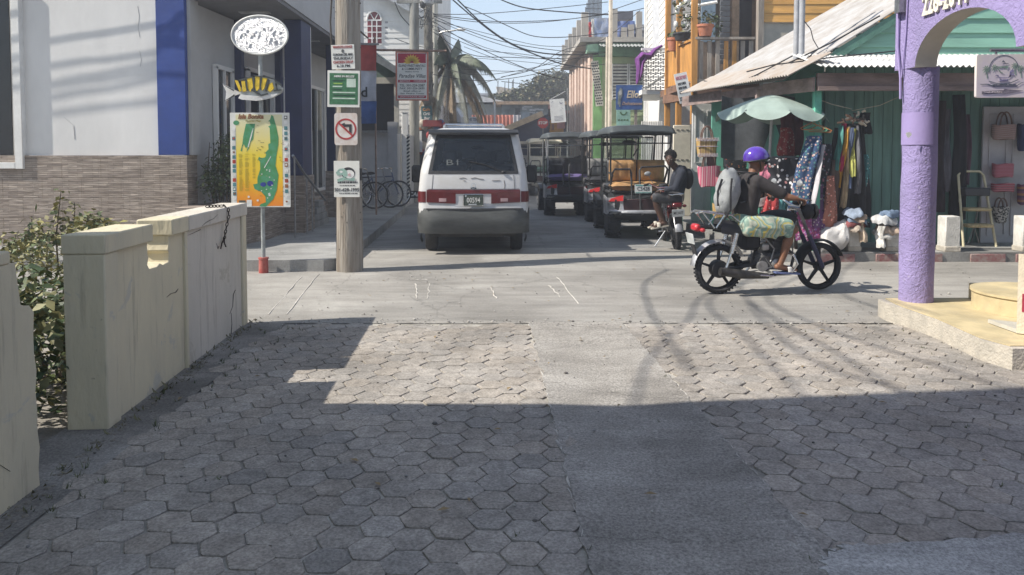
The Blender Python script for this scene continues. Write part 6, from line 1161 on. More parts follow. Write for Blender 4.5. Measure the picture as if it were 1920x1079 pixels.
# ---- goods of the stall
def bag(name, label, c, w, hh, mat, handle=True, taper=.85, cat='bag', d=.16):
    t = thing(name, label, cat, tuple(c)); b = B(); c = V(c); rg = []
    for k in range(7):
        v = k / 6; ww = w / 2 * (taper + (1 - taper) * v) * (1 if k else .9); dd = d / 2 * (.8 + .2 * v); ring_ = []
        for q in range(20): a = 2 * math.pi * q / 20; ca, sa = math.cos(a), math.sin(a); ring_.append(b.bm.verts.new(c + V((ww * math.copysign(abs(ca) ** .6, ca), dd * math.copysign(abs(sa) ** .6, sa), -hh / 2 + hh * v + .012 * math.sin(a * 3 + v * 5)))))
        rg.append(ring_)
    for a_, c_ in zip(rg, rg[1:]):
        for q in range(20): b._f([a_[q], a_[(q + 1) % 20], c_[(q + 1) % 20], c_[q]], 0)
    b._f(rg[0][::-1], 0); b.obj('body', mat, t, True)
    if handle:
        for yy in (-d * .3, d * .3):
            b = B(); b.tube([c + V((-w * .26 * math.cos(a), yy, hh / 2 - .02 + w * .62 * math.sin(a))) for a in [math.pi * k / 12 for k in range(13)]], .012, 6); b.obj('handle', M('strap_brown', (.16, .1, .08), .8), t, True)
    return t
STRAW = stripes('straw_weave', ((.5, .34, .14), (.45, .29, .1), (.56, .4, .18), (.3, .18, .1)), 11, 'X'); WPINK = stripes('pink_weave', ((.62, .12, .2), (.7, .3, .36), (.58, .1, .18), (.7, .5, .5)), 13, 'X')
yb = 13.0; t = bag('woven_basket', 'yellow straw basket with zigzag lilac rim and brown handles', at(1325, 277, yb), 40 * yb / FPX, 34 * yb / FPX, STRAW, cat='basket')
b = B(); c = at(1325, 277, yb)
for k in range(15):
    for zz, s in ((.14, 1), (-.13, .9)): x = (k - 7) * .026 * s; b.tube([c + V((x - .012, -.086, zz - .03)), c + V((x, -.09, zz + .035)), c + V((x + .012, -.086, zz - .03))], .005, 4)
b.tube([c + V((-.19, -.06, .02)), c + V((0, -.093, .02)), c + V((.19, -.06, .02))], .007, 5); b.obj('lacing', M('lilac_lace', (.5, .45, .52), .8), t, True)
bag('woven_basket', 'bright pink woven basket hanging below the yellow straw basket', at(1329, 331, yb), 44 * yb / FPX, 38 * yb / FPX, WPINK, True, .78, 'basket')
t = bag('cloth_bag', 'brown cloth pouch dangling between the yellow and the pink basket', at(1334, 300, yb + .05), .17, .22, M('pouch_brown', (.16, .09, .08), .85), False)
EMB = spots('embroidery', (.1, .07, .08), ((.6, .08, .06), (.65, .35, .05), (.1, .2, .35), (.7, .6, .5), (.3, .4, .1), (.6, .2, .3)), 32, .42)
bag('embroidered_bag', 'large embroidered bag in red, orange and blue hung beside the yellow basket', at(1377, 268, yb), .45, .34, EMB, True, 1.0); bag('embroidered_bag', 'dark embroidered clutch with an orange strip under the large embroidered bag', at(1378, 306, yb), .4, .2, spots('embroidery_dark', (.03, .03, .035), ((.5, .1, .05), (.55, .3, .1), (.1, .12, .1)), 24, .3), False, 1.0)
bag('embroidered_bag', 'lowest dark patterned pouch of the bags by the canvas sheet', at(1382, 330, yb), .42, .24, spots('embroidery_low', (.03, .028, .03), ((.3, .06, .05), (.2, .15, .1), (.05, .08, .08)), 26, .3), False, .9)
t = thing('shell_strings', 'strings of pale shells and flowers dangling above the embroidered bag', 'ornaments', tuple(at(1362, 240, yb))); b = B()
for px in (1358, 1362, 1368, 1374):
    for k in range(14): b.ell(at(px + rnd.uniform(-2, 2), 212 + k * 3.2, yb - .05), (.022, .02, .02), 6, 4, k % 2)
b.obj('shells', [M('shell_pale', (.6, .5, .46), .6), M('shell_pink', (.5, .22, .2), .6)], t, True)
def garment(label, px, pt, pb, y, w0, w1, mat, lean=0, seed=0, cat='clothing', name='hanging_garment', fold=.03, nf=4):
    r_ = random.Random(seed + px); p, q = at(px, pt, y), at(px + lean, pb, y); ph = [r_.uniform(0, 6.28) for _ in range(4)]
    t = thing(name, label, cat, tuple(p)); b = B()
    def fn(u, v):
        w = (w0 + (w1 - w0) * v ** .8) * (1 + .06 * math.sin(v * 9 + ph[0])); a = u * 2 * math.pi; c = p.lerp(q, v)
        rr_ = 1 + .16 * math.sin(nf * a + ph[1] + v * 1.2) + .08 * math.sin((nf + 3) * a + ph[2])
        return c + V((w / 2 * math.cos(a) * rr_, (.05 + w * .16) * math.sin(a) * rr_ + fold * math.sin(v * 6 + ph[3]), -.02 * abs(math.sin(a * 2 + ph[1])) * (v > .95)))
    b.grid(fn, 40, 16); b.poly([fn(k / 40, 0) for k in range(40)]); o = b.obj('fabric', mat, t, True); return t
CL = lambda n, c, v=.25: M(n, c, .9, v, 9, .1, stretch=(2, 2, .4))
DOTS = spots('dotted_black', (.022, .022, .028), ((.68, .66, .66), (.65, .3, .28), (.68, .66, .66)), 15, .33); FLOR = spots('floral_blue', (.035, .07, .15), ((.5, .3, .25), (.12, .2, .4), (.55, .5, .45), (.1, .25, .25)), 26, .4)
garment('black dress printed with white and coral dots on the rail behind the rider', 1478, 297, 362, 10.95, .5, .56, DOTS, 2, 1, nf=6); garment('pink top hanging between the rider and the dotted black dress', 1439, 303, 336, 11.1, .2, .22, CL('pink_cloth', (.6, .2, .28)), 0, 2); garment('white top hanging next to the pink top', 1453, 302, 330, 11.15, .14, .16, CL('white_cloth', (.6, .57, .55)), 0, 3)
garment('long blue floral dress hanging aslant from the mint porch post', 1527, 255, 395, 10.72, .2, .34, FLOR, -28, 4, nf=5); garment('long dark floral wrap hanging behind the blue floral dress', 1547, 270, 425, 10.9, .16, .34, spots('floral_dark', (.03, .03, .04), ((.35, .15, .2), (.12, .14, .2), (.3, .28, .25)), 22, .36), -22, 5, nf=5)
garment('pale striped scarf hanging down the front of the dark floral wrap', 1545, 272, 400, 10.66, .04, .07, CL('pale_scarf', (.5, .48, .5)), -26, 6)
garment('magenta patterned skirt at the foot of the hanging dresses', 1516, 392, 448, 10.8, .26, .32, spots('magenta_print', (.25, .05, .16), ((.5, .1, .2), (.3, .15, .35), (.5, .35, .4)), 30, .42), -4, 7, nf=6)
garment('long charcoal dress hanging straight beside the bunch of scarves', 1580, 240, 425, 11.0, .2, .4, CL('charcoal_cloth', (.045, .042, .045)), -16, 8, nf=5); garment('long black dress with rusty hem panel next to the dark green wall', 1605, 232, 425, 11.05, .2, .32, CL('black_cloth', (.03, .028, .03)), 4, 9, nf=5)
garment('brown dress hanging close beside the pale scarf', 1566, 300, 440, 10.9, .12, .26, CL('brown_cloth', (.12, .085, .07)), -14, 19)
for i, (lab, px, pt, pb, ln, c) in enumerate((('crimson scarf', 1583, 232, 320, -8, (.4, .03, .08)), ('teal scarf', 1577, 236, 318, -8, (.08, .25, .22)), ('orange and yellow scarf', 1588, 240, 350, -16, (.55, .28, .04)), ('cream and brown scarf', 1591, 238, 388, -10, (.4, .3, .18)), ('slate blue scarf', 1596, 240, 352, -8, (.09, .12, .2)), ('lime yellow scarf', 1600, 242, 330, -4, (.45, .45, .12)), ('grey scarf', 1608, 236, 362, 0, (.12, .12, .13)))): garment(lab + ' in the bunch tied under the porch eave', px, pt, pb, 10.85 - i * .012, .045, .08, CL('scarf_%s' % lab.split()[0], c, .35), ln, i, name='scarf', cat='scarf', nf=3)
t = thing('scarf_knots', 'bunch of cream and tan knotted scarf ends tied under the eave', 'scarves', tuple(at(1597, 222, 10.85))); b = B()
for k in range(26): p = at(1597 + rnd.gauss(0, 11), 222 + rnd.gauss(0, 8), 10.82); b.tube([p, p + V((rnd.uniform(-.06, .06), -.02, rnd.uniform(-.05, .05))), p + V((rnd.uniform(-.08, .08), 0, rnd.uniform(-.08, .03)))], .016, 5, True, k % 3)
b.tube([at(1597, 205, 10.85), at(1560, 196, 10.8), at(1530, 185, 10.8)], .004, 4); b.tube([at(1597, 208, 10.85), at(1650, 198, 10.85), at(1690, 180, 10.85)], .004, 4); b.obj('knots', [M('knot_cream', (.6, .52, .4), .8), M('knot_tan', (.45, .26, .17), .8), M('knot_dark', (.1, .09, .08), .8)], t, True)
garment('black cap and cloth hanging behind the knotted scarf ends', 1621, 212, 250, 11.1, .12, .16, CL('black_cap', (.02, .02, .022)), 2, 12)
garment('wine red shawl hanging under the umbrella against the canvas', 1487, 215, 292, 11.7, .3, .34, CL('wine_cloth', (.13, .05, .06)), -4, 13, nf=5); garment('red patterned blouse on a hanger by the umbrella pole', 1474, 240, 290, 11.6, .16, .24, spots('red_print', (.3, .05, .05), ((.5, .35, .3), (.35, .1, .1)), 26, .4), 0, 14)
for i, (lab, px, pt, pb, w0, w1, c) in enumerate((('dark brown dress hanging in the porch shade beside the purple column', 1757, 190, 395, .22, .26, (.035, .025, .028)), ('pink striped shawl peeping out behind the purple column', 1746, 240, 360, .06, .1, (.3, .06, .12)), ('grey shawl with two tails hanging in the porch shade', 1775, 205, 358, .12, .16, (.1, .095, .11)), ('black dress hanging in front of the porch wall near the step ladder', 1800, 178, 410, .16, .24, (.025, .025, .028)), ('plum cloth hanging above the step ladder', 1812, 215, 345, .08, .16, (.11, .06, .085)))): garment(lab, px, pt, pb, 11.35, w0, w1, CL('porch_cloth_%s' % 'abcde'[i], c), -3 if i != 2 else -6, 20 + i, nf=4)
t = thing('coat_hangers', 'orange and green plastic coat hangers hooked on the mint porch post', 'hangers', tuple(at(1528, 238, 10.7))); b = B()
for k, dx in enumerate((-6, 0, 8)):
    c = at(1528 + dx, 238 + k * 2, 10.7); b.tube([c + V((-.16, 0, -.02)), c + V((0, 0, .06)), c + V((.16, -.05, -.03)), c + V((.14, -.05, -.05)), c + V((-.14, 0, -.04)), c + V((-.16, 0, -.02))], .007, 5, False, k % 2); b.tube([c + V((0, 0, .06)), c + V((.01, .03, .1)), c + V((0, .06, .09))], .004, 4)
b.obj('hangers', [M('hanger_orange', (.45, .17, .06), .5), M('hanger_green', (.15, .4, .25), .5)], t, True)
t = thing('clothes_rail', 'steel clothes rail carrying dresses at the kerb behind the motorcycle rider', 'clothes rail', (4.0, 11, .165)); b = B()
for x in (3.5, 4.3): b.tube([(x, 11, .17), (x, 11, 1.55)], .016, 8); b.tube([(x, 10.75, .18), (x, 11.25, .18)], .016, 8)
b.tube([(3.5, 11, 1.52), (4.3, 11, 1.52)], .016, 8); b.obj('rail', STEEL, t, True)
t = thing('goods_table', 'low table heaped with red bowls, shells and pale trinkets behind the rider', 'table', (3.75, 11.2, .165)); wallbox(t, 'tabletop', M('table_dark', (.08, .06, .05), .8), 3.35, 4.25, 10.95, 11.5, .78, .82)
b = B()
for x in (3.4, 4.2):
    for y in (11.0, 11.45): b.box((x, y, .47), (.04, .04, .61))
b.obj('leg', MATS['table_dark'], t, True)
for k in range(16):
    c = (rnd.uniform(3.4, 4.2), rnd.uniform(11.0, 11.2), .82); nm, mt, lb = rnd.choice((('bowl', M('bowl_red', (.35, .04, .04), .5), 'small red bowl'), ('seashell', M('shell_white', (.62, .55, .5), .5), 'pale seashell'), ('trinket', M('trinket_pink', (.5, .18, .22), .6), 'pink trinket')))
    o = thing(nm, lb + ' among the trinkets on the low goods table', nm, c, 0, lb + 's on the goods table'); b = B()
    if nm == 'bowl': b.lathe([(.03, 0), (.055, .025), (.07, .06), (.064, .06), (.05, .03), (.001, .01)], (0, 0, 0), 14)
    else: b.lathe([(.03, 0), (.05, .03), (.045, .07), (.025, .11), (.001, .125)], (0, 0, 0), 8 if nm == 'seashell' else 14)
    b.obj('body', mt, o)
def pile(label, cx, cy, y, w, hh, cols, seed, name='clothes_pile'):
    r_ = random.Random(seed); c = at(cx, cy, y); t = thing(name, label, 'clothes', tuple(c))
    for k in range(len(cols)):
        b = B(); zc = c.z - hh / 2 + hh * (k + .5) / len(cols); ox = r_.uniform(-.04, .04); ph = r_.uniform(0, 6)
        L, D_, T = w / 2 * r_.uniform(.75, 1.15), .13 * r_.uniform(.8, 1.1), hh / len(cols) * .62; yaw = r_.uniform(-.5, .5)
        b.ell((0, 0, 0), (1, 1, 1), 32, 12)
        for v in b.bm.verts:
            x, y_, z = (math.copysign(abs(q) ** .55, q) for q in v.co); nn = mnoise.noise(V((x * 2.5 + ph, y_ * 2.5, z + k * 3)))
            x *= L * (1 + .18 * nn); y_ *= D_ * (1 + .2 * nn); z = z * T * (1 + .5 * nn) + .03 * mnoise.noise(V((x * 12, y_ * 12, ph))) - 2.2 * max(0, abs(x) - w * .34) ** 1.2 - 1.2 * max(0, -y_ - .08)
            v.co = V((c.x + ox + x * math.cos(yaw) - y_ * math.sin(yaw), c.y + x * math.sin(yaw) + y_ * math.cos(yaw), zc + z))
        b.obj('folded_cloth', CL('pile_%d_%d' % (seed, k), cols[k], .2), t, True)
    return t
pile('heap of cream, blue and wine folded clothes on the post beside the white sack', 1602, 410, 10.72, .3, .26, ((.5, .42, .34), (.22, .07, .07), (.2, .26, .36), (.45, .33, .24), (.3, .36, .45)), 31)
garment('beige cloth hanging down from the folded heap', 1614, 418, 452, 10.66, .07, .1, CL('beige_cloth', (.5, .4, .3)), 4, 41); 
pile('heap of denim blue and white clothes partly behind the purple column', 1662, 418, 10.72, .3, .34, ((.6, .58, .54), (.55, .42, .32), (.12, .15, .2), (.5, .5, .5), (.16, .22, .32)), 32); garment('white cloth draped below the denim heap', 1652, 424, 462, 10.64, .09, .11, CL('white_drape', (.64, .62, .58)), -2, 42)
t = thing('sack', 'bulging white cloth sack lying on the kerb behind the front wheel', 'sack', (4.6, 10.75, .165)); b = B(); b.ell((0, 0, 0), (.205, .17, .215), 56, 32)
for v in b.bm.verts:
    v.co += v.co.normalized() * (.045 * mnoise.noise(v.co * 7 + V((3, 1, 0))) + .022 * mnoise.noise(V((v.co.x * 26, v.co.y * 26, v.co.z * 9)))); k = max(0, (v.co.z + .24) / .48); v.co.x += .14 * k; v.co.x -= .10 * (1 - k) * (v.co.x < 0); v.co.z = max(v.co.z, -.2); v.co += V((X(1562, 10.7), 10.72, .366))
b.obj('sack_body', M('sack_white', (.58, .56, .54), .9, .08, 10, .15), t, True); b = B(); b.ell((X(1586, 10.7), 10.72, .57), (.06, .06, .06), 12, 8); b.obj('sack_neck', MATS['sack_white'], t, True)
# step ladder
t = thing('step_ladder', 'folding step ladder with cream legs and padded treads before the hung door', 'step ladder', (X(1832, 11.2), 11.2, .19)); LD = M('ladder_cream', (.6, .54, .36), .5, .1, 8); y = 11.15
b = B(); lx0, lx1 = X(1803, y), X(1864, y); tx0, tx1 = X(1806, y), X(1854, y); zt = Z(322, y)
b.tube([(lx0, y - .1, .19), (tx0, y + .12, zt - .06), (tx0 + .05, y + .14, zt), (tx1 - .05, y + .14, zt), (tx1, y + .12, zt - .06), (lx1, y - .1, .19)], .018, 10); b.obj('front_frame', LD, t, True)
b = B(); b.tube([(lx0 + .06, y + .4, .19), (tx0 + .04, y + .1, 1.0)], .014, 8); b.tube([(lx1 - .06, y + .4, .19), (tx1 - .04, y + .1, 1.0)], .014, 8); b.tube([(lx0 + .15, y + .05, .22), (lx0 + .24, y + .05, .48), (lx0 + .32, y + .05, .22)], .01, 6); b.obj('rear_frame', STEEL, t, True)
for z, m in ((.5, M('tread_tan', (.5, .4, .22), .8, .25, 30)), (.74, M('tread_brass', (.42, .33, .18), .6)), (1.0, M('tread_black', (.05, .05, .055), .5))):
    s = (z - .19) / (zt - .19); b = B(); b.box(((lx0 + lx1) / 2, y - .1 + .24 * s, z), (.38, .2, .05 if z < 1 else .12), bev=.015); b.obj('tread', m, t, True)
# bags on the grey door
y = 11.4
WV1 = stripes('weave_pinkbrown', ((.32, .2, .18), (.42, .32, .3), (.2, .12, .11)), 34, 'Z', wob=.6); WV2 = stripes('weave_rose', ((.4, .1, .14), (.45, .22, .25), (.33, .07, .1)), 46, 'Z'); WV3 = spots('weave_bw', (.5, .46, .42), ((.05, .045, .045),), 40, .5)
bag('woven_bag', 'brown and pink woven shoulder bag hung highest on the grey door', at(1882, 248, y), .34, .22, WV1, True, 1.0); bag('woven_bag', 'leaning rose woven clutches pinned to the middle of the grey door', at(1880, 320, y), .3, .2, WV2, False, 1.0)
bag('woven_bag', 'red and pink striped woven purse below the rose clutches', at(1880, 352, y), .33, .12, stripes('weave_red', ((.4, .07, .1), (.5, .25, .28), (.2, .05, .06)), 30, 'Z'), False, 1.0); bag('woven_bag', 'black and white woven cone bag hung lowest on the grey door', at(1876, 403, y), .25, .24, WV3, True, .5); bag('woven_bag', 'navy woven bag hung at the rim of the grey door', at(1922, 258, y), .2, .4, CL('navy_bag', (.05, .06, .13)), False, 1.0); bag('woven_bag', 'plum and orange banded bag hung at the rim of the grey door', at(1922, 365, y), .2, .3, stripes('weave_plum', ((.12, .06, .12), (.4, .2, .1), (.2, .08, .14)), 10, 'Z'), False, 1.0)

# more of the crowded stall
for i, (lab, px, pt, pb, yy, w0, w1, c) in enumerate((('olive patterned dress hanging behind the dotted black dress', 1500, 300, 400, 11.1, .18, .3, (.1, .1, .05)), ('turquoise blouse hanging low on the clothes rail', 1462, 345, 405, 10.9, .2, .26, (.1, .28, .3)), ('white lace top hanging low on the clothes rail', 1437, 340, 385, 10.92, .2, .22, (.55, .52, .5)), ('scarlet skirt hanging low on the clothes rail', 1450, 348, 400, 10.86, .16, .24, (.4, .05, .05)), ('navy wrap hanging next to the blue floral dress', 1512, 290, 420, 10.95, .12, .26, (.03, .05, .11)), ('violet sarong hanging near the magenta skirt', 1532, 345, 445, 10.85, .14, .26, (.16, .07, .18)), ('coral sarong hanging among the long dark dresses', 1558, 330, 440, 10.8, .1, .2, (.42, .17, .12)), ('teal dress hanging at the edge of the long dark dresses', 1620, 290, 415, 11.05, .1, .2, (.06, .18, .18)))):
    garment(lab, px, pt, pb, yy, w0, w1, spots('stall_print_%s' % 'abcdefgh'[i], c, (tuple(min(1, q * 2.4 + .08) for q in c), (.5, .45, .4), tuple(q * .4 for q in c)), 24, .3), -6, 50 + i, nf=5)
for lab, px, py, w, hh, m in (('navy and white woven bag on the ground of the stall', 1368, 372, .34, .26, WV3), ('rust red woven bag beside the navy and white one', 1393, 378, .3, .24, WV1), ('small rose striped bag hung over the door edge by the pink basket', 1354, 345, .2, .22, WV2), ('tan straw bag hung behind the grey backpack', 1352, 395, .3, .24, STRAW)): bag('woven_bag', lab, at(px, py, 12.9), w, hh, m, True, .9)
# ================================================================ VAN
def rz_(o, a): o.rotation_euler = (0, 0, a)
BLK = M('black_plastic', (.025, .025, .027), .6, .2, 12, .04); VW = M('van_white_paint', (.56, .56, .57), .38, .06, 2.5, .02, col2=(.5, .49, .47)); BUMP = M('faded_bumper', (.065, .068, .065), .65, .3, 2.5, .05, stretch=(.5, 1, 2)); TYRE = RUB; LRED = M('tail_red', (.11, .01, .012), .2, .15, 6, 0, coat=.6); HUB = M('hub_grey', (.25, .25, .26), .45, .15, 12, metal=.6)
van = thing('van', 'worn white passenger van seen from behind with a grey bumper and plate 00594', 'van', (X(888, 11.35), 11.3, .012), R(2.4)); van.scale = (.935, .96, 1.03)
LV = [(.34, .86, .02, 4.55), (.5, .885, -.01, 4.7), (.7, .9, 0, 4.72), (.76, .9, .02, 4.7), (.94, .9, .02, 4.5), (1.0, .895, .025, 4.35), (1.2, .875, .05, 3.95), (1.26, .868, .07, 3.85), (1.75, .765, .28, 2.95), (1.80, .745, .31, 2.8), (1.87, .69, .4, 2.6), (1.905, .55, .62, 2.3)]
def vlev(z):
    for a, c in zip(LV, LV[1:]):
        if a[0] <= z <= c[0]: t = (z - a[0]) / (c[0] - a[0]); return [a[i] + (c[i] - a[i]) * t for i in range(4)]
    return list(LV[-1])
def vring(z, n=10):
    _, w, yr, yf = vlev(z); r_ = min(.14, w * .4); pts = []
    xs = [-.9, -.62, -.3, 0, .3, .62, .9]
    pts += [(x * (w - r_) / .9, yr - .035 * (1 - (x / .9) ** 2)) for x in xs]                       # rear, left to right
    pts += [(w - r_ + r_ * math.sin(R(a)), yr + r_ - r_ * math.cos(R(a))) for a in (30, 60)]
    ys = [0, .12, .36, .40, .64, .68, .93, 1]; pts += [(w, yr + r_ + (yf - yr - 2 * r_) * y) for y in ys]
    pts += [(w - r_ + r_ * math.cos(R(a)), yf - r_ + r_ * math.sin(R(a))) for a in (30, 60)]
    pts += [(-x * (w - r_) / .9, yf + .05 * (1 - (x / .9) ** 2)) for x in xs]
    pts += [(-w + r_ - r_ * math.sin(R(a)), yf - r_ + r_ * math.cos(R(a))) for a in (30, 60)]
    pts += [(-w, yr + r_ + (yf - yr - 2 * r_) * y) for y in reversed(ys)]
    pts += [(-w + r_ - r_ * math.cos(R(a)), yr + r_ - r_ * math.sin(R(a))) for a in (30, 60)]
    return [V((x, y, z)) for x, y in pts]
b = B(); rs = []; NR = 7 + 2 + 8 + 2 + 7 + 2 + 8 + 2
for l in LV: rs.append([b.bm.verts.new(p) for p in vring(l[0])])
WINR = range(0, 6); SIDE = [(10, 11), (12, 13), (14, 15)]
def is_win(i, j):
    if LV[i][0] not in (1.26,): return False
    if j in range(0, 6): return True                      # rear window
    if j in (10, 12, 14) or j in (29, 31, 33): return True
    if j in range(19, 25): return True                    # windscreen
    return False
panes = []
for i in range(len(LV) - 1):
    for j in range(NR):
        q = [rs[i][j], rs[i][(j + 1) % NR], rs[i + 1][(j + 1) % NR], rs[i + 1][j]]
        if is_win(i, j): panes.append([v.co.copy() for v in q]); continue
        b._f(q, 0)
b._f(rs[-1], 0); b._f(rs[0][::-1], 0)
b.obj('body', VW, van, ang=50)
VG = glass('van_glass', (.72, .76, .77))
def pane(idx, name, mat=VG, inset=.0):
    b = B()
    for k in idx: b.poly(panes[k])
    bmesh.ops.remove_doubles(b.bm, verts=b.bm.verts, dist=.001); return b.obj(name, mat, van)
pane(range(0, 6), 'rear_window'); pane(range(6, 9), 'side_window'); pane(range(9, 15), 'windscreen'); pane(range(15, 18), 'side_window')
# dark surround of the rear glass
b = B()
def rear(x, z, o=.006):                                   # a point on the rear skin
    _, w, yr, _ = vlev(z); r_ = min(.14, w * .4); return V((x * (w - r_) / .9, yr - .035 * (1 - (x / .9) ** 2) - o, z))
def strip(b, xa, xb, za, zb, o=.006, n=10, mi=0): b.solid(lambda u, v: rear(xa + (xb - xa) * u, za + (zb - za) * v, o), n, 3, V((0, .005, 0)), mi)
strip(b, -.9, .9, 1.215, 1.262); strip(b, -.9, .9, 1.748, 1.80); strip(b, -.9, -.83, 1.25, 1.76, n=2); strip(b, .83, .9, 1.25, 1.76, n=2); b.obj('window_trim', BLK, van)
b = B(); b.solid(lambda u, v: V(((-.74 + 1.48 * u), .27 - .07 * (1 - (2 * u - 1) ** 2) - .03 + .16 * v, 1.80 + .05 * v)), 14, 3, V((0, 0, .03))); b.obj('spoiler', BLK, van)
# lights, garnish, plate, bumper
b = B(); strip(b, -.9, .9, .925, .985, .012, 14); b.obj('garnish', M('garnish_dull_red', (.13, .02, .022), .3, .2), van)
for s in (-1, 1):
    b = B(); b.solid(lambda u, v: rear(s * (.34 + .56 * u), .80 + .16 * v - .02 * (1 - u), .014), 10, 3, V((0, .01, 0))); b.solid(lambda u, v: V((s * (vlev(.9)[1] + .012 - .14 * (1 - math.cos(u * 1.57)) * 0 - .14 * (1 - math.sin(u * 1.57))), .02 + .14 * (1 - math.cos(u * 1.57)) + .0, .80 + .16 * v)), 8, 3, V((0, .008, 0))); tl = b.obj('tail_light', LRED, van)
    b = B(); b.solid(lambda u, v: rear(s * (.52 + .14 * u), .81 + .05 * v, .017), 3, 2, V((0, .004, 0))); b.obj('reverse_lens', M('lens_pale', (.45, .3, .3), .3), tl)
b = B(); b.solid(lambda u, v: rear(-.36 + .72 * u, .74 + .19 * v, .004), 8, 3, V((0, .006, 0))); b.obj('plate_recess', VW, van)
pf = frame(V((.0, -.048, .835)), (1, 0, 0), (0, .03, 1)); b = B(); b.prism([pf @ V((x, y, 0)) for x, y in rrect(.315, .165, .015, 3)], pf.to_3x3() @ V((0, 0, .006))); pl = b.obj('number_plate', M('plate_dark', (.06, .075, .06), .5, .2, 20), van)
me = text_mesh('00594', .105, .0015, bold=.0005, width=.215); me.transform(pf @ Matrix.Translation((0, -.005, .008))); me.materials.append(CM[4]); link('plate_number', me, pl)
b = B(); b.tube([pf @ V((x, y, .006)) for x, y in rrect(.318, .168, .015, 3) + [rrect(.318, .168, .015, 3)[0]]], .005, 5, False); flat(b, pf, [(-.08, -.075), (.05, -.075), (.05, -.055), (-.08, -.055)], .006, .002); flat(b, pf, circ(.014, -.125, .06, 10), .006, .002); b.obj('plate_frame', CHR, pl)
b = B(); b.solid(lambda u, v: V((-.915 + 1.83 * u, -.06 - .05 * math.sin(math.pi * v) + .22 * (abs(2 * u - 1) ** 9), .34 + .37 * v)), 26, 8, V((0, .05, 0))); b.solid(lambda u, v: V((-.915, -.02 + .3 * u + .14, .36 + .34 * v)), 4, 4, V((.02, 0, 0))); b.solid(lambda u, v: V((.915, -.02 + .3 * u + .14, .36 + .34 * v)), 4, 4, V((-.02, 0, 0))); b.obj('bumper', BUMP, van)
b = B(); b.solid(lambda u, v: V((-.86 + 1.72 * u, -.085 - .03 * math.sin(math.pi * u) + .2 * (abs(2 * u - 1) ** 9), .71 + .002)), 20, 1, V((0, .1, .004))) if False else strip(b, -.9, .9, .69, .715, .05); b.obj('bumper_lip', BLK, van)
pf2 = frame(V((0, -.018, 1.04)), (1, 0, 0), (0, .12, 1)); b = B(); ring(b, pf2, .04, .007, 0, 0, .012, .004, 0, 20); b.obj('badge', CHR, van)
b = B()
for pts in (((-.28, 1.15), (-.2, 1.165), (-.14, 1.15)), ((-.05, 1.15), (.03, 1.165), (.12, 1.145), (.2, 1.14)), ((-.2, 1.12), (-.16, 1.118)), ((.36, 1.12), (.52, 1.125)), ((.6, 1.12), (.61, 1.06), (.6, 1.0))): b.tube([rear(x, z, .002) for x, z in pts], [.006] * len(pts), 5, True, 0, .4)
b.obj('scratches', M('scratch_brown', (.22, .19, .17), .8), van)
for s in (-1, 1):
    for y in (.85, 3.75):
        b = B(); c = (s * .73, y, .315); b.lathe([(.2, -.1), (.29, -.1), (.315, -.07), (.318, 0), (.315, .07), (.29, .1), (.2, .1)], c, 30, 'X'); w = b.obj('wheel', TYRE, van); b = B(); b.lathe([(.0, .05 * s), (.1, .06 * s), (.2, .085 * s), (.21, .1 * s), (.2, -.1 * s), (.0, -.09 * s)], c, 24, 'X'); b.obj('rim', HUB, w)
    b = B(); b.box((s * 1.1, 2.2, 1.16), (.2, .12, .3), bev=.03); b.tube([(s * .86, 2.3, 1.1), (s * 1.02, 2.22, 1.12)], .03, 8); b.obj('wing_mirror', BLK, van)
    b = B(); b.beam((s * .5, .75, 1.95), (s * .52, 2.3, 1.96), .035, .03); 
    for y in (.8, 1.5, 2.25): b.box((s * .51, y, 1.92), (.05, .08, .06), bev=.01)
    b.obj('roof_rail', CHR, van)
    b = B(); b.solid(lambda u, v: V((s * (.84 + .03 * math.sin(v * 3.14)), .06 + .3 * u, .2 + .16 * v)), 4, 3, V((0, .01, 0))); b.obj('mud_flap', BLK, van)
for y in (.85, 2.2): b = B(); b.tube([(-.5, y, 1.965), (.5, y, 1.965)], .018, 8); b.obj('roof_bar', CHR, van)
b = B()
b.box((0, 2.2, .3), (1.4, 4.0, .06)); b.tube([(-.6, .15, .32), (-.6, .5, .3)], .03, 8); b.tube([(.48, .1, .3), (.48, .6, .28)], .032, 10); b.ell((.1, .5, .3), (.35, .2, .07)); b.tube([(-.4, .3, .3), (.3, .4, .28)], .02, 8); b.obj('underbody', M('underbody_dark', (.04, .038, .035), .8, .3, 8), van)
# inside: seats, floor, dash
VS = M('van_seat', (.06, .06, .065), .85, .15, 8); b = B(); b.box((0, 2.2, .62), (1.6, 3.6, .04)); b.box((0, 3.55, 1.05), (1.5, .5, .3), bev=.06); b.obj('cabin_floor', BLK, van)
for x, y in ((-.42, .95), (.15, .95), (.5, 1.0), (-.38, 2.6), (.4, 2.6)):
    b = B(); b.box((x, y, 1.05), (.46, .14, .62), (R(-8), 0, 0), .06); b.box((x, y + .25, .8), (.46, .5, .16), bev=.05); st_ = b.obj('seat', VS, van); b = B(); b.box((x, y - .05, 1.47), (.26, .1, .2), (R(-8), 0, 0), .05); b.obj('headrest', VS, st_)
b = B(); b.ell((.05, 2.9, 1.62), (.13, .03, .04)); b.tube([(-.38 + .17 * math.cos(a), 3.2 + .06 * math.sin(a), 1.15 + .16 * math.sin(a)) for a in [6.283 * k / 20 for k in range(21)]], .015, 6, False); b.obj('steering_wheel', BLK, van)
f = frame(V((-.34, .163, 1.45)), (1, 0, 0), (0, .45, 1)); me = text_mesh('B1', .13, .001, width=.19); me.transform(frame(rear(-.42, 1.38, .003), (1, 0, 0), (0, .43, 1))); me.materials.append(M('decal_faint', (.09, .1, .1), .6)); link('window_decal', me, van)
b = B()
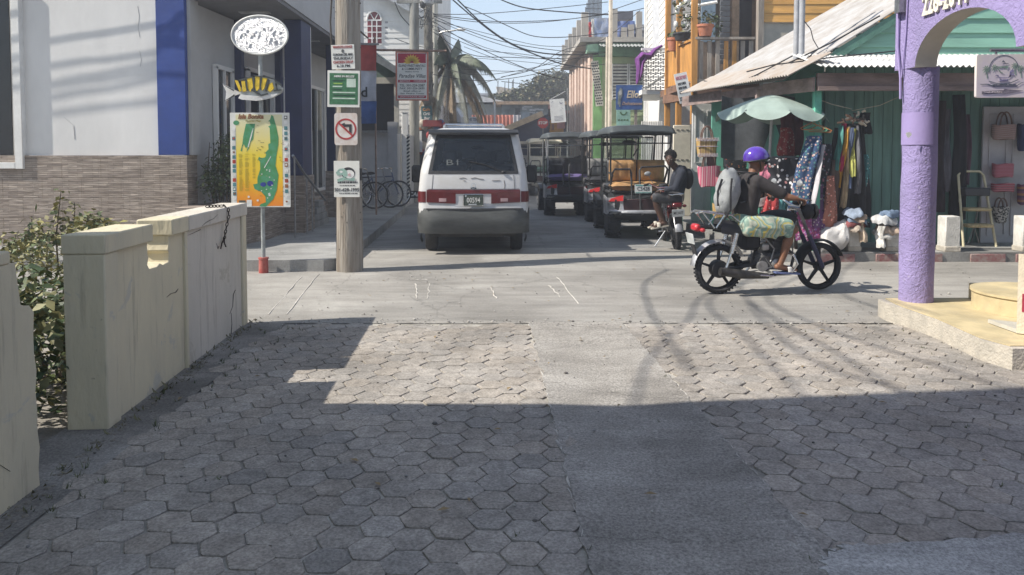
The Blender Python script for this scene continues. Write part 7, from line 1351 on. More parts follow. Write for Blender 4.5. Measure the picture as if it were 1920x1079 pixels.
for s in (-1, 1): b.tube([rear(s * .8, z, .003) for z in (.98, 1.05, 1.12, 1.2)], .004, 5, True, 0, .4)
b.tube([rear(-.88 + 1.76 * k / 12, .995, .002) for k in range(13)], .004, 5, True, 0, .4); b.tube([rear(.55, 1.26, .012), rear(.2, 1.36, .02), rear(-.1, 1.40, .02)], .008, 5); b.ell(rear(.6, 1.24, .02), (.035, .02, .025)); b.obj('seam_and_wiper', BLK, van)
b = B(); b.ell(rear(.0, 1.01, .01), (.05, .012, .014)); b.obj('tailgate_handle', BLK, van)
# ================================================================ GOLF CARTS
CART_B = [M('cart_black', (.03, .032, .034), .4, .15, 5, .02, coat=.3), M('cart_green', (.06, .13, .1), .45, .15, 5), M('cart_white', (.5, .5, .47), .5, .1, 5)]
SILV = M('cart_silver', (.42, .42, .43), .4, .2, 6, .03, metal=.5); CANB = M('canopy_black', (.06, .068, .07), .5, .2, 2, .03); CANC = M('canopy_cream2', (.66, .6, .46), .6, .08, 3); TAN = M('seat_tan', (.42, .24, .1), .55, .15, 5, .05); SBLK = M('seat_black', (.03, .03, .034), .5, .2, 6, .05); SPUR = M('seat_purple', (.13, .1, .24), .6, .2, 6, .05); SGRY = M('seat_grey', (.24, .23, .22), .7, .15, 8, .05); SGRN = M('seat_green', (.16, .28, .22), .6, .15, 6, .05); SWHT = M('seat_white', (.55, .53, .48), .6, .08, 6); CREDL = M('cart_red_lens', (.5, .03, .03), .25, .1, 8, 0, coat=.5); CLR = glass('clear_screen', (.85, .88, .88))
def cushion(b, c, size, rot=0, seams=4, r=.05):
    sx, sy, sz = size; mt = Matrix.Translation(c) @ Matrix.Rotation(rot, 4, 'X')
    def f(side):
        return lambda u, v: mt @ V((sx * (u - .5) , sy * (v - .5), side * (sz / 2) * (max(0.02, (1 - abs(2 * u - 1) ** 7)) * max(.02, (1 - abs(2 * v - 1) ** 5))) ** .5 * (1 - .10 * abs(math.cos(math.pi * seams * u)) ** 6)))
    b.grid(f(1), 36, 14); b.grid(f(-1), 36, 14)
    bmesh.ops.remove_doubles(b.bm, verts=b.bm.verts, dist=.0004)
def cart(label, px, py, body, canopy, frame_m, back_m, seat_m, plate=None, yaw=2.4, rear_seat=True, front_back=None, low=0):
    p = G(px, py); t = thing('golf_cart', label, 'golf cart', (p.x, p.y + .28, .008), R(yaw), 'golf carts parked along the street')
    for s in (-1, 1):
        for y, w in ((0, .24), (1.72, .22)):
            b = B(); c = (s * .5, y, .275); b.lathe([(.12, -w / 2), (.24, -w / 2), (.268, -w * .36), (.275, 0), (.268, w * .36), (.24, w / 2), (.12, w / 2)], c, 36, 'X')
            for k in range(24):
                a = 2 * math.pi * k / 24
                for q in (-1, 0, 1): b.box((c[0] + q * w * .33 + (.02 if k % 2 else -.02), c[1] + .272 * math.cos(a), c[2] + .272 * math.sin(a)), (w * .26, .036, .024), (a, 0, 0))
            wh = b.obj('wheel', RUB, t); b = B(); b.lathe([(0, .03 * s), (.06, .05 * s), (.125, s * w * .42), (.135, s * w * .5), (.125, -s * w * .5), (0, -s * w * .4)], c, 20, 'X'); b.obj('rim', SILV, wh)
    b = B()                                                # body tub: side profile extruded
    prof = [(-.3, .42), (-.3, .72), (-.12, .8), (.3, .82), (.62, .8), (.66, .36), (1.3, .36), (1.36, .62), (1.5, .84), (1.98, .74), (2.06, .5), (2.0, .32), (.2, .3), (-.22, .34)]
    b.prism([V((-.5, y, z)) for y, z in prof], (1.0, 0, 0)); b.obj('body', body, t, ang=30)
    for s in (-1, 1):                                      # rear corner shells with lamp
        b = B(); b.solid(lambda u, v: V((s * (.34 + .27 * u), -.33 + .16 * u * u + .02 * math.sin(v * 3), .44 + .30 * v + .05 * (1 - u))), 8, 5, V((0, .05, 0))); b.solid(lambda u, v: V((s * .615, -.17 + .42 * u, .44 + (.3 + .04 * u) * v)), 6, 5, V((s * .02, 0, 0))); sh_ = b.obj('rear_shell', SILV, t)
        b = B(); b.prism([V((s * .36, -.36, .80)), V((s * .36, -.36, .70)), V((s * .6, -.22, .68)), V((s * .56, -.25, .74))], (0, .08, 0)); b.obj('tail_lamp', CREDL, sh_)
        b = B(); b.ell((s * .5, -.3, .5), (.06, .04, .045)); b.obj('indicator', SWHT, sh_)
        b = B(); b.solid(lambda u, v: V((s * (.6 + .04 * math.sin(u * 3.14)), 1.42 + .62 * u, .5 + .14 * math.sin(u * 3.14) + .1 * v)), 8, 3, V((-s * .1, 0, 0))); b.obj('front_fender', body, t)
    # seats
    b = B(); b.box((0, .62, .82), (1.04, .52, .06), bev=.02); b.box((0, .14, .86), (1.04, .5, .05), bev=.02); b.obj('seat_base', BLK, t)
    b = B(); cushion(b, (0, .66, .93), (1.08, .5, .17)); b.obj('front_seat', front_back or back_m, t); b = B(); cushion(b, (0, .42, 1.22), (1.08, .44, .15), R(82)); b.obj('front_backrest', front_back or back_m, t)
    if rear_seat:
        b = B(); cushion(b, (0, .06, .95), (1.08, .46, .18), 0, 5); b.obj('rear_seat', seat_m, t)
        for s in (-1, 1): b = B(); cushion(b, (s * .27, .3, 1.24), (.52, .40, .17), R(97), 3); b.obj('rear_backrest', back_m, t)
    # grab hoops and rear step
    b = B()
    for x0, x1 in ((-.52, -.18), (.02, .5)):
        b.tube([(x0, .12, .95), (x0, -.1, 1.2), (x0 + .03, -.18, 1.27), (x1 - .03, -.18, 1.27), (x1, -.14, 1.2), (x1, -.3, .55)] if x0 < 0 else [(x0 - .06, -.34, .5), (x0 - .06, -.22, 1.25), (x0 - .02, -.2, 1.31), (x1 - .06, -.18, 1.33), (x1, -.1, 1.27), (x1, .2, 1.0)], .02, 8)
    b.tube([(-.52, -.1, 1.15), (-.52, .3, 1.2)], .02, 8); b.obj('grab_bar', BLK, t)
    b = B(); b.box((0, -.42, .5), (.84, .22, .04), bev=.01); b.tube([(-.6, -.36, .52), (-.4, -.5, .52), (.4, -.5, .52), (.6, -.36, .52)], .025, 8)
    for x in (-.4, .0, .4): b.beam((x, -.4, .5), (x, -.1, .36), .03)
    b.obj('rear_step', SILV if body is CART_B[0] and plate else BLK, t)
    b = B(); b.box((0, -.31, .62), (.7, .02, .22), bev=.01); b.obj('rear_panel', M('panel_maroon', (.035, .012, .014), .5), t)
    if plate:
        f = frame(V((-.0, -.38, .92)), (1, 0, 0), (0, .1, 1)); b = B(); b.prism([f @ V((x, y, 0)) for x, y in rrect(.31, .165, .015, 3)], (0, .008, 0)); pl = b.obj('number_plate', M('plate_white', (.62, .64, .62), .5), t)
        me = text_mesh(plate, .1, .001, bold=.0004, width=.225 if len(plate) > 3 else .1); me.transform(f @ Matrix.Translation((0, 0, .003))); me.materials.append(INK); link('plate_number', me, pl)
        b = B(); flat(b, f, [(-.14, .055), (.14, .055), (.14, .075), (-.14, .075)], .002, .001); flat(b, f, [(-.14, -.075), (.14, -.075), (.14, -.06), (-.14, -.06)], .002, .001); b.obj('plate_band', M('plate_green', (.1, .3, .27), .5), pl)
    # canopy on six struts, windscreen, dash and wheel
    b = B()
    for s in (-1, 1):
        b.tube([(s * .52, .02, .85), (s * .55, -.05, 1.3), (s * .56, -.12, 1.93)], .018, 8); b.tube([(s * .5, .45, 1.0), (s * .54, .5, 1.93)], .016, 8); b.tube([(s * .5, 1.5, .8), (s * .53, 1.3, 1.4), (s * .54, 1.2, 1.93)], .018, 8); b.tube([(s * .56, -.12, 1.7), (s * .53, .3, 1.5)], .014, 6)
    b.tube([(-.56, -.12, 1.75), (.56, -.12, 1.75)], .014, 6); b.tube([(-.56, -.12, 1.91), (.56, -.12, 1.91)], .018, 6); b.obj('canopy_frame', frame_m, t)
    def can(u, v):
        x, y = (u - .5) * 2, v; e = max(abs(x), abs(2 * v - 1)); return V((.61 * x, -.32 + 1.85 * y, 2.1 - .035 * x * x - .02 * (2 * v - 1) ** 2 - .10 * max(0, (e - .9) / .1) ** 1.5 + .004 * math.cos(x * 9.4)))
    b = B(); b.solid(can, 30, 24, V((0, 0, -.025))); b.obj('canopy', canopy, t)
    b = B(); b.solid(lambda u, v: V((-.5 + u, 1.5 - .3 * v, .88 + 1.0 * v)), 6, 4, V((0, .006, 0))); b.obj('windscreen', CLR, t)
    b = B(); b.tube([(-.5, 1.5, .88), (-.5, 1.2, 1.88), (.5, 1.2, 1.88), (.5, 1.5, .88), (-.5, 1.5, .88)], .012, 6); b.tube([(-.5, 1.35, 1.38), (.5, 1.35, 1.38)], .01, 6); b.obj('screen_frame', BLK, t)
    b = B(); b.box((0, 1.4, .86), (1.0, .16, .2), bev=.03); b.tube([(-.26 + .16 * math.cos(a), 1.12 + .05 * math.sin(a), 1.1 + .15 * math.sin(a)) for a in [6.283 * k / 18 for k in range(19)]], .014, 6, False); b.tube([(-.26, 1.12, 1.1), (-.26, 1.36, .9)], .02, 8); b.ell((.0, 1.15, 1.78), (.14, .02, .05)); b.obj('dash', BLK, t)
    return t
cart('black golf cart with tan cushions and plate C5428 parked beside the seated man', 1203, 449, CART_B[0], CANB, BLK, TAN, TAN, 'C5428', 1.0, front_back=SBLK)
cart('black golf cart with grey ribbed seats half hidden by the tan-cushioned cart', 1152, 418, CART_B[0], CANB, BLK, SGRY, SBLK, 'C7', 2.4, front_back=SBLK)
cart('black golf cart with purple seat cushion and its driver on board', 1069, 406, CART_B[0], CANB, SILV, SBLK, SPUR, None, 3.5, front_back=SBLK)
cart('green-seated golf cart under a cream canopy beyond the purple-seated cart', 1022, 368, CART_B[2], CANC, SWHT, SWHT, SGRN, None, 3, front_back=SGRN)
cart('last golf cart of the row, grey with a cream canopy', 992, 350, CART_B[2], CANC, SWHT, SWHT, SWHT, None, 3)
cart('grey-roofed golf cart far along the street beyond the white van', 1052, 362, CART_B[2], CANB, SWHT, SWHT, SWHT, None, 3)
# ================================================================ MOTORCYCLES
def moto(name, label, loc, rz, lean, paint, lever, k5=True, plate='', tail=LRED):
    t = thing(name, label, 'motorcycle', loc, rz); t.rotation_euler = (lean, 0, rz)
    WB_, r = 1.215, .272; MT = M('moto_black', (.018, .018, .02), .45, .2, 10, .03)
    for x, w in ((0, .10), (WB_, .085)):
        b = B(); b.lathe([(r - .05, -w * .35), (r - .034, -w / 2), (r - .010, -w * .36), (r, -w * .12), (r, w * .12), (r - .010, w * .36), (r - .034, w / 2), (r - .05, w * .35)], (x, 0, r), 44, 'Y', cap=False)
        if x == 0:
            for k in range(40):
                a = 6.2832 * k / 40
                for q in (-1, 1): b.box((x + (r - .002) * math.cos(a), q * w * .24, r + (r - .002) * math.sin(a)), (.014, w * .3, .02), (0, -a, 0))
        wh = b.obj('wheel', RUB, t); b = B(); b.lathe([(r - .062, -.028), (r - .047, -.033), (r - .047, .033), (r - .062, .028)], (x, 0, r), 36, 'Y', cap=False)
        b.lathe([(.001, -.05), (.045, -.05), (.05, -.03), (.05, .03), (.045, .05), (.001, .05)], (x, 0, r), 20, 'Y')
        for k in range(5 if k5 else 8):
            a = 6.2832 * k / (5 if k5 else 8) + .3; c, s = math.cos(a), math.sin(a); ww = .012 if k5 else .008; ro = r - .055
            b.prism([V((x + .04 * c - s * ww * 1.5, -.014, r + .04 * s + c * ww * 1.5)), V((x + .04 * c + s * ww * 1.5, -.014, r + .04 * s - c * ww * 1.5)), V((x + ro * c + s * ww, -.014, r + ro * s - c * ww)), V((x + ro * c - s * ww, -.014, r + ro * s + c * ww))], (0, .028, 0))
        b.obj('rim', MT, wh)
        if x == 0: b = B(); b.lathe([(.001, -.055), (.09, -.055), (.1, -.04), (.1, .04), (.09, .055), (.001, .055)], (x, 0, r), 26, 'Y'); b.obj('brake_drum', BLK, wh)
    def arc(x, rr_, a0, a1, w, n=16, th=.006): 
        b = B(); b.solid(lambda u, v: V((x + (rr_ + .02 * (1 - (2 * v - 1) ** 2)) * math.cos(R(a0 + (a1 - a0) * u)), w * (v - .5), r + (rr_ + .02 * (1 - (2 * v - 1) ** 2)) * math.sin(R(a0 + (a1 - a0) * u)))), n, 6, V((0, 0, th))); return b
    arc(0, r + .035, 25, 172, .12).obj('rear_fender', SILV, t); arc(WB_, r + .02, 20, 165, .11).obj('front_fender', MT, t)
    b = B()
    for y in (-.08, .08): b.tube([(WB_, y, r), (WB_ - .17, y, r + .36)], .026, 10); 
    fk = b.obj('fork', M('fork_navy', (.035, .035, .08), .45, .2, 10), t); b = B()
    for y in (-.08, .08): b.tube([(WB_ - .17, y, r + .36), (WB_ - .30, y, r + .66)], .018, 10)
    b.obj('fork_tube', M('fork_steel', (.12, .12, .12), .4, .1, 10, metal=.5), fk)
    b = B(); b.tube([(WB_ - .30, -.09, .93), (WB_ - .30, .09, .93)], .02, 8); b.tube([(WB_ - .44, -.36, 1.03), (WB_ - .36, -.26, 1.06), (WB_ - .3, -.1, .97), (WB_ - .3, .1, .97), (WB_ - .36, .26, 1.06), (WB_ - .44, .36, 1.03)], .013, 8); hb = b.obj('handlebar', CHR, t)
    for y in (-1, 1): b = B(); b.cyl((WB_ - .44, y * .36, 1.03), (WB_ - .395, y * .28, 1.05), .019, n=10); b.tube([(WB_ - .37, y * .26, 1.06), (WB_ - .3, y * .34, 1.05)], .006, 6); b.obj('grip', BLK, hb)
    for y in (-1, 1): b = B(); b.tube([(WB_ - .38, y * .2, 1.06), (WB_ - .4, y * .26, 1.2)], .006, 6); b.ell((WB_ - .41, y * .28, 1.23), (.022, .06, .04)); b.obj('mirror', M('mirror_shell', (.25, .26, .27), .35), hb)
    b = B(); b.ell((WB_ - .16, 0, .9), (.09, .09, .095)); b.lathe([(.085, 0), (.09, .03), (.001, .045)], (WB_ - .09, 0, .9), 18, 'X'); b.ell((WB_ - .26, 0, 1.0), (.06, .09, .04)); b.obj('headlamp', MT, t)
    b = B(); b.ell((.66, 0, .80), (.27, .135, .125), 24, 14, rot=(0, R(-6), 0)); b.obj('fuel_tank', paint, t)
    b = B(); b.solid(lambda u, v: V((-.02 + .56 * u, (.12 - .02 * u) * (2 * v - 1), .80 + .035 * (1 - (2 * v - 1) ** 4) - .03 * math.sin(u * 3.1) - .06 * abs(2 * v - 1) ** 4)), 14, 10, V((0, 0, -.06))); b.obj('seat', SBLK, t)
    b = B()
    for p_, q_, r_ in (((.93, 0, .86), (.5, 0, .7), .025), ((.93, 0, .82), (.72, 0, .38), .025), ((.5, 0, .7), (-.2, 0, .74), .02), ((.72, 0, .3), (.4, 0, .28), .022), ((.4, 0, .28), (.5, 0, .7), .02)): b.tube([p_, q_], r_, 8)
    for y in (-.09, .09): b.tube([(.42, y, .33), (0, y, r)], .022, 8); b.tube([(.42, y, .7), (-.25, y, .76)], .014, 8)
    b.obj('frame', BLK, t)
    b = B(); b.box((.58, 0, .36), (.3, .24, .2), (0, R(-6), 0), .04); b.box((.68, 0, .54), (.15, .15, .22), (0, R(14), 0), .02)
    for k in range(6): b.box((.66 + .006 * k, 0, .46 + .032 * k), (.2, .2, .011), (0, R(14), 0))
    b.lathe([(.001, -.14), (.085, -.14), (.09, -.11), (.09, .11), (.085, .14), (.001, .14)], (.5, 0, .34), 20, 'Y'); b.obj('engine', M('engine_grey', (.12, .12, .12), .5, .3, 12, .05, metal=.5), t)
    b = B()
    for q in (((.75, -.06, .7), (.8, -.1, .5), (.7, -.12, .4)), ((.5, -.1, .62), (.6, -.13, .5), (.55, -.14, .36)), ((.45, -.12, .45), (.56, -.15, .3), (.3, -.14, .25)), ((.9, -.05, .8), (.84, -.09, .6), (.86, -.06, .4))): b.tube(q, .01, 6)
    b.lathe([(.001, -.02), (.06, -.02), (.06, .02), (.001, .02)], (.45, -.14, .31), 16, 'Y'); b.box((.5, -.1, .52), (.09, .07, .08), bev=.015); b.ell((.62, -.14, .33), (.06, .02, .06)); b.obj('engine_fitting', M('engine_alloy', (.35, .35, .34), .4, .2, 12, .05, metal=.7), t)
    b = B(); b.box((.36, 0, .58), (.22, .2, .2), bev=.04); b.obj('side_cover', paint, t)
    b = B(); b.tube([(.78, -.05, .5), (.86, -.09, .42), (.8, -.12, .26), (.55, -.14, .2)], .018, 8); b.tube([(.52, -.15, .2), (.2, -.17, .23), (-.06, -.18, .27)], [.03, .05, .045], 12); b.obj('exhaust', M('exhaust_dark', (.08, .075, .07), .5, .3, 10, metal=.6), t)
    for y in (-.12, .12): 
        b = B(); b.tube([(.04, y, .3), (.1, y, .48)], .016, 8); b.tube([(.1, y, .46), (.16, y, .68)], .024, 8)
        for k in range(9): b.lathe([(.03, -.004), (.03, .004)], (.1 + .0067 * k, y, .46 + .025 * k), 10)
        b.obj('shock_absorber', CHR, t)
    b = B()
    for y in (-.11, .11): b.tube([(.2, y, .80), (.1, y, .88), (-.24, y, .92), (-.3, y * .6, .9)], .011, 8); b.tube([(-.24, y, .92), (-.1, y, .74)], .009, 6); b.tube([(.02, y, .885), (-.08, y, .74)], .009, 6)
    for x in (-.28, -.18, -.08, .02): b.tube([(x, -.11, .912), (x, .11, .912)], .008, 6)
    b.obj('luggage_rack', CHR, t)
    b = B(); b.box((-.27, 0, .74), (.07, .16, .08), bev=.02); b.ell((-.24, -.12, .72), (.03, .035, .025)); b.ell((-.24, .12, .72), (.03, .035, .025)); b.obj('tail_lamp', tail, t)
    f = frame(V((-.33, 0, .62)), (0, -1, 0), (-.25, 0, 1)); b = B(); b.prism([f @ V((x, y, 0)) for x, y in rrect(.2, .12, .01, 2)], f.to_3x3() @ V((0, 0, .006))); pl = b.obj('number_plate', M('plate_white', (.6, .6, .6)), t)
    if plate: me = text_mesh(plate, .06, .001, bold=.001, width=.15); me.transform(f @ Matrix.Translation((0, 0, .008))); me.materials.append(INK); link('plate_number', me, pl)
    b = B(); b.prism([f @ V((x, y, -.005)) for x, y in ((-.06, -.06), (.06, -.06), (.055, -.26), (-.055, -.26))], f.to_3x3() @ V((0, 0, -.006))); b.obj('mud_flap', BLK, t)
    b = B()
    for y in (-.2, .2): b.tube([(.5, y * .4, .26), (.52, y, .25)], .014, 8)
    b.tube([(.76, -.2, .22), (.82, -.24, .34), (.78, -.22, .44), (.72, -.12, .46)], .011, 8); b.tube([(.76, -.2, .22), (.6, -.12, .2)], .011, 8); b.tube([(.4, -.2, .22), (.55, -.22, .21)], .01, 6); b.obj('crash_bar', CHR, t)
    b = B(); b.tube([(.42, .1, .26), (.36, .3 if lean else .16, .02 if lean else .16)], .012, 8); b.obj('side_stand', CHR, t)
    return t
gr_, gf_ = G(1346, 553), G(1536, 547); hd = math.atan2(gf_.y - gr_.y, gf_.x - gr_.x)
moto('motorcycle', 'black motorcycle with cast five-spoke wheels crossing in profile under the helmeted rider', (gr_.x, gr_.y, .022), hd, 0, M('moto_black', (.018, .018, .02)), 0, plate='', tail=M('lamp_bright_red', (.45, .03, .04), .3))
pk = G(1276, 473); moto('motorcycle', 'dark red motorcycle parked beside the tan-cushioned golf cart, seen from behind', (pk.x, pk.y + .27, .012), R(88), R(-4), M('moto_red', (.22, .015, .015), .35, .1, 5, 0, coat=.5), 0, False, 'MC1077')
# ================================================================ PEOPLE
def fuse(b, name, mat, parent, voxel=.008, smooth=6, world=False):
    """one continuous skin round overlapping limbs"""
    bmesh.ops.recalc_face_normals(b.bm, faces=b.bm.faces); me = bpy.data.meshes.new('tmp'); b.bm.to_mesh(me); b.bm.free(); o = bpy.data.objects.new('tmp', me); COL.objects.link(o)
    m = o.modifiers.new('r', 'REMESH'); m.mode = 'VOXEL'; m.voxel_size = voxel; m.use_smooth_shade = True
    s = o.modifiers.new('s', 'SMOOTH'); s.factor = .5; s.iterations = smooth
    dg = bpy.context.evaluated_depsgraph_get(); dg.update(); me2 = bpy.data.meshes.new_from_object(o.evaluated_get(dg)); bpy.data.objects.remove(o); bpy.data.meshes.remove(me)
    me2.materials.clear(); me2.materials.append(mat); me2.polygons.foreach_set('use_smooth', [True] * len(me2.polygons)); me2.name = name; return link(name, me2, parent, world)
def limb(b, *pr):
    """pr: (point, radius) pairs"""
    pts = [V(p) for p, _ in pr]; rs = [r for _, r in pr]
    b.tube(pts, rs, 14)
    for p, r in zip(pts, rs): b.ell(p, (r, r, r), 14, 8)
def hand(b, w, d, n, curl=.9, thumb=1, s=1.0):
    """wrist w, pointing d, palm normal n"""
    w, d, n = V(w), V(d).normalized(), V(n).normalized(); sd = d.cross(n).normalized(); n = sd.cross(d)
    palm = w + d * .045 * s
    for k in (-1.5, -.5, .5, 1.5): limb(b, (w + sd * .008 * k, .016 * s), (w + d * .085 * s + sd * .019 * k * s, .0125 * s))
    for k, ln in zip((-1.5, -.5, .5, 1.5), (.062, .078, .084, .074)):
        p = w + d * .088 * s + sd * .019 * k * s; a = 0; pts = [(p, .0095 * s)]
        for seg, f_ in ((.45, .45), (.32, .8), (.25, 1.0)): a += curl * f_; p = p + (d * math.cos(a) + n * math.sin(a)) * ln * seg * s; pts.append((p, (.009 - .001 * len(pts)) * s))
        limb(b, *pts)
    q = w + d * .03 * s + sd * .024 * thumb * s; limb(b, (q, .013 * s), (q + (d * .6 + sd * thumb * .6 + n * .4).normalized() * .035 * s, .011 * s), (q + (d * .8 + sd * thumb * .3 + n * .7).normalized() * .062 * s, .009 * s))
def head(b, c, fwd, up, s=1.0):
    """skull, jaw, nose, brow, lips, ears on one skin; c = head centre"""
    c, f, u = V(c), V(fwd).normalized(), V(up).normalized(); sd = f.cross(u).normalized(); u = sd.cross(f); rot = Matrix((sd, f, u)).transposed()
    def E(p, r): b.ell((0, 0, 0), r, 18, 12); [setattr(v, 'co', c + rot @ (v.co + V(p))) for v in list(b.bm.verts)[-(18 * 11 + 2):]]
    k = s
    for p, r in (((0, -.012, .03), (.076, .094, .088)), ((0, .02, -.03), (.062, .07, .078)), ((0, .045, -.075), (.04, .042, .034)), ((0, .088, -.01), (.013, .018, .026)), ((0, .1, -.026), (.017, .016, .011)), ((0, .078, .022), (.05, .016, .012)), ((0, .083, -.058), (.024, .012, .007)), ((0, .08, -.07), (.022, .012, .007)), ((-.077, -.005, -.01), (.012, .022, .03)), ((.077, -.005, -.01), (.012, .022, .03)), ((-.035, .062, -.022), (.022, .02, .018)), ((.035, .062, -.022), (.022, .02, .018))): E(tuple(x * k for x in p), tuple(x * k for x in r))
    return lambda p: c + rot @ (V(p) * k)
def eyes(H, t, world=False):
    b = B()
    for s in (-1, 1): b.ell(H((s * .031, .077, .005)), (.012, .012, .009), 10, 8)
    b.obj('eye_white', M('eye_white', (.55, .52, .48), .3), t, world); b = B()
    for s in (-1, 1): b.ell(H((s * .031, .087, .005)), (.006, .005, .006), 8, 6)
    b.obj('iris', M('iris_dark', (.02, .012, .01), .2), t, world)
SKIN1 = M('skin_brown', (.2, .092, .05), .5, .12, 6, .03); SKIN2 = M('skin_dark', (.075, .038, .025), .5, .12, 6, .03)
SHIRT = M('shirt_black', (.035, .03, .03), .85, .2, 6, .06); HAIR = M('hair_black', (.012, .01, .01), .9, .2, 30, .3)
# ---- rider, in the motorcycle's own axes (x forward, y to his left)
t = thing('person', 'rider in a purple helmet, black shirt and tie-dyed shorts with a grey backpack', 'person', (gr_.x, gr_.y, .022), hd)
def mp(px, py, y=0): return V(((px - 1346) / 156.5, y, (552 - (px - 1346) * .03 - py) / 163))
hip, sh, neck, hc = mp(1397, 424), mp(1404, 345), mp(1411, 330), mp(1415, 311)
b = B(); H = head(b, hc, (1, -.05, -.12), (.1, 0, 1), 1.02)
limb(b, (hc + V((-.02, 0, -.06)), .055), (neck + V((-.02, 0, -.03)), .058), (sh + V((-.01, 0, .0)), .07))
limb(b, (sh + V((0, 0, -.08)), .10), (hip + V((0, 0, .2)), .1), (hip, .11))
WB_ = 1.215
for s in (-1, 1):
    S0 = sh + V((0, s * .17, -.01)); E_ = mp(1449, 372, s * .30); Wr = V((WB_ - .49, s * .34, 1.075))
    limb(b, (sh + V((0, s * .08, 0)), .062), (S0, .056), (S0.lerp(E_, .5), .048), (E_, .04), (E_.lerp(Wr, .4), .038), (Wr, .027)); hand(b, Wr, V((.9, 0, -.22)), V((.3, 0, -1)), 1.15, thumb=-s)
    HP = hip + V((.0, s * .10, -.02)); KN = mp(1470, 431, s * .19); AN = mp(1447, 496, s * .17)
    limb(b, (HP, .09), (HP.lerp(KN, .5), .078), (KN, .056), (KN.lerp(AN, .35) + V((-.015, 0, 0)), .055), (KN.lerp(AN, .75), .038), (AN, .033))
    limb(b, (AN + V((-.03, 0, -.02)), .034), (AN + V((.06, 0, -.035)), .033), (AN + V((.14, 0, -.052)), .026), (AN + V((.18, 0, -.055)), .02))
    for q in range(4): limb(b, (AN + V((.15, (q - 1.5) * .018, -.056)), .012), (AN + V((.2 - .008 * abs(q - 1), (q - 1.5) * .019, -.062)), .009))
body = fuse(b, 'body', SKIN1, t, .0075, 4); eyes(H, body)
b = B(); limb(b, (sh + V((-.005, 0, .015)), .085), (sh + V((-.02, 0, -.1)), .125), (hip + V((-.01, 0, .22)), .128), (hip + V((-.0, 0, .02)), .135), (hip + V((.0, 0, -.03)), .13))
for s in (-1, 1):
    S0 = sh + V((0, s * .17, -.01)); E_ = mp(1449, 372, s * .30); limb(b, (sh + V((0, s * .06, .0)), .085), (S0, .075), (S0.lerp(E_, .45), .068), (S0.lerp(E_, .78), .066)); limb(b, (S0 + V((-.01, 0, -.03)), .07), (hip + V((0, s * .07, .1)), .08))
for v in b.bm.verts: v.co += V((mnoise.noise(v.co * 9), mnoise.noise(v.co * 9 + V((5, 0, 0))), 0)) * .012
fuse(b, 'shirt', SHIRT, t, .010, 4)
SHORT = stripes('tie_dye_shorts', ((.3, .42, .34), (.45, .48, .38), (.22, .34, .28), (.5, .42, .12), (.42, .46, .36), (.2, .31, .27)), 7, 'X', .85, 3.2)
b = B()
for s in (-1, 1):
    HP = hip + V((-.01, s * .09, .0)); KN = mp(1464, 427, s * .19); limb(b, (hip + V((-.03, 0, .03)), .135), (HP, .125), (HP.lerp(KN, .5) + V((0, s * .01, .0)), .112), (KN + V((-.03, 0, .008)), .08)); limb(b, (HP.lerp(KN, .35) + V((0, s * .02, -.05)), .09), (KN + V((-.03, s * .005, -.03)), .07), (KN + V((-.012, 0, -.07)), .06)); limb(b, (HP + V((-.02, s * .03, -.05)), .09), (HP.lerp(KN, .55) + V((0, s * .03, -.08)), .06))
for v in b.bm.verts: v.co += V((mnoise.noise(v.co * 11), .6 * mnoise.noise(v.co * 13), mnoise.noise(v.co * 11 + V((0, 4, 0))))) * .026
fuse(b, 'shorts', SHORT, t, .010, 3)
for s in (-1, 1):
    AN = mp(1447, 496, s * .17); b = B(); b.solid(lambda u, v: AN + V((-.065 + .29 * u, (v - .5) * (.085 + .02 * math.sin(u * 3)), -.072 - .02 * u)), 12, 5, V((0, 0, -.018))); sd_ = b.obj('sandal', M('sandal_blue', (.12, .15, .3), .7), t); b = B(); b.tube([AN + V((.1, -.052, -.075)), AN + V((.1, -.045, -.035)), AN + V((.1, 0, -.015)), AN + V((.1, .045, -.035)), AN + V((.1, .052, -.075))], .026, 8, True, 0, .35); b.obj('strap', M('sandal_white', (.62, .6, .57), .6), sd_)
HELM = M('helmet_purple', (.09, .035, .36), .18, .25, 4, 0, spec=.6, coat=1)
b = B(); hcn = H((0, -.012, .045))
def hel(u, v):
    a = 6.2832 * u; cut = .02 * math.cos(a - math.pi) ; ph = v * (1.78 + .16 * math.cos(a) * -1); return hcn + V((.148 * math.sin(ph) * math.cos(a), .125 * math.sin(ph) * math.sin(a), .128 * math.cos(ph)))
b.grid(hel, 40, 16); bmesh.ops.remove_doubles(b.bm, verts=b.bm.verts, dist=.0005); he = b.obj('helmet', HELM, t); b = B(); b.tube([hel(k / 40, 1.0) for k in range(41)], .01, 6, False); b.solid(lambda u, v: hcn + V(((.142 + .05 * v) * math.cos((u - .5) * 1.8), (.122 + .03 * v) * math.sin((u - .5) * 1.8), .005 - .02 * v)), 12, 3, V((0, 0, .004))); b.obj('helmet_rim', BLK, he)
b = B(); 
for s in (-1, 1): b.tube([H((s * .1, -.01, .0)), H((s * .085, .02, -.06)), H((0, .04, -.115))], .007, 6, True, 0, .4)
b.obj('chin_strap', BLK, he)
b = B(); b.tube([H((-.06, .075, .012)), H((-.03, .1, .008)), H((.03, .1, .008)), H((.06, .075, .012)), H((.08, .0, .012))], .008, 6); b.tube([H((-.06, .075, .012)), H((-.08, 0, .012))], .006, 6)
for s in (-1, 1): b.ell(H((s * .034, .094, .0)), (.02, .028, .02), 10, 8)
b.obj('sunglasses', BLK, t)
BPK = M('backpack_grey', (.33, .34, .34), .8, .15, 6, .1, col2=(.22, .23, .23)); b = B(); bc = mp(1362, 366)
b.ell((0, 0, 0), (.125, .165, .26), 24, 18)
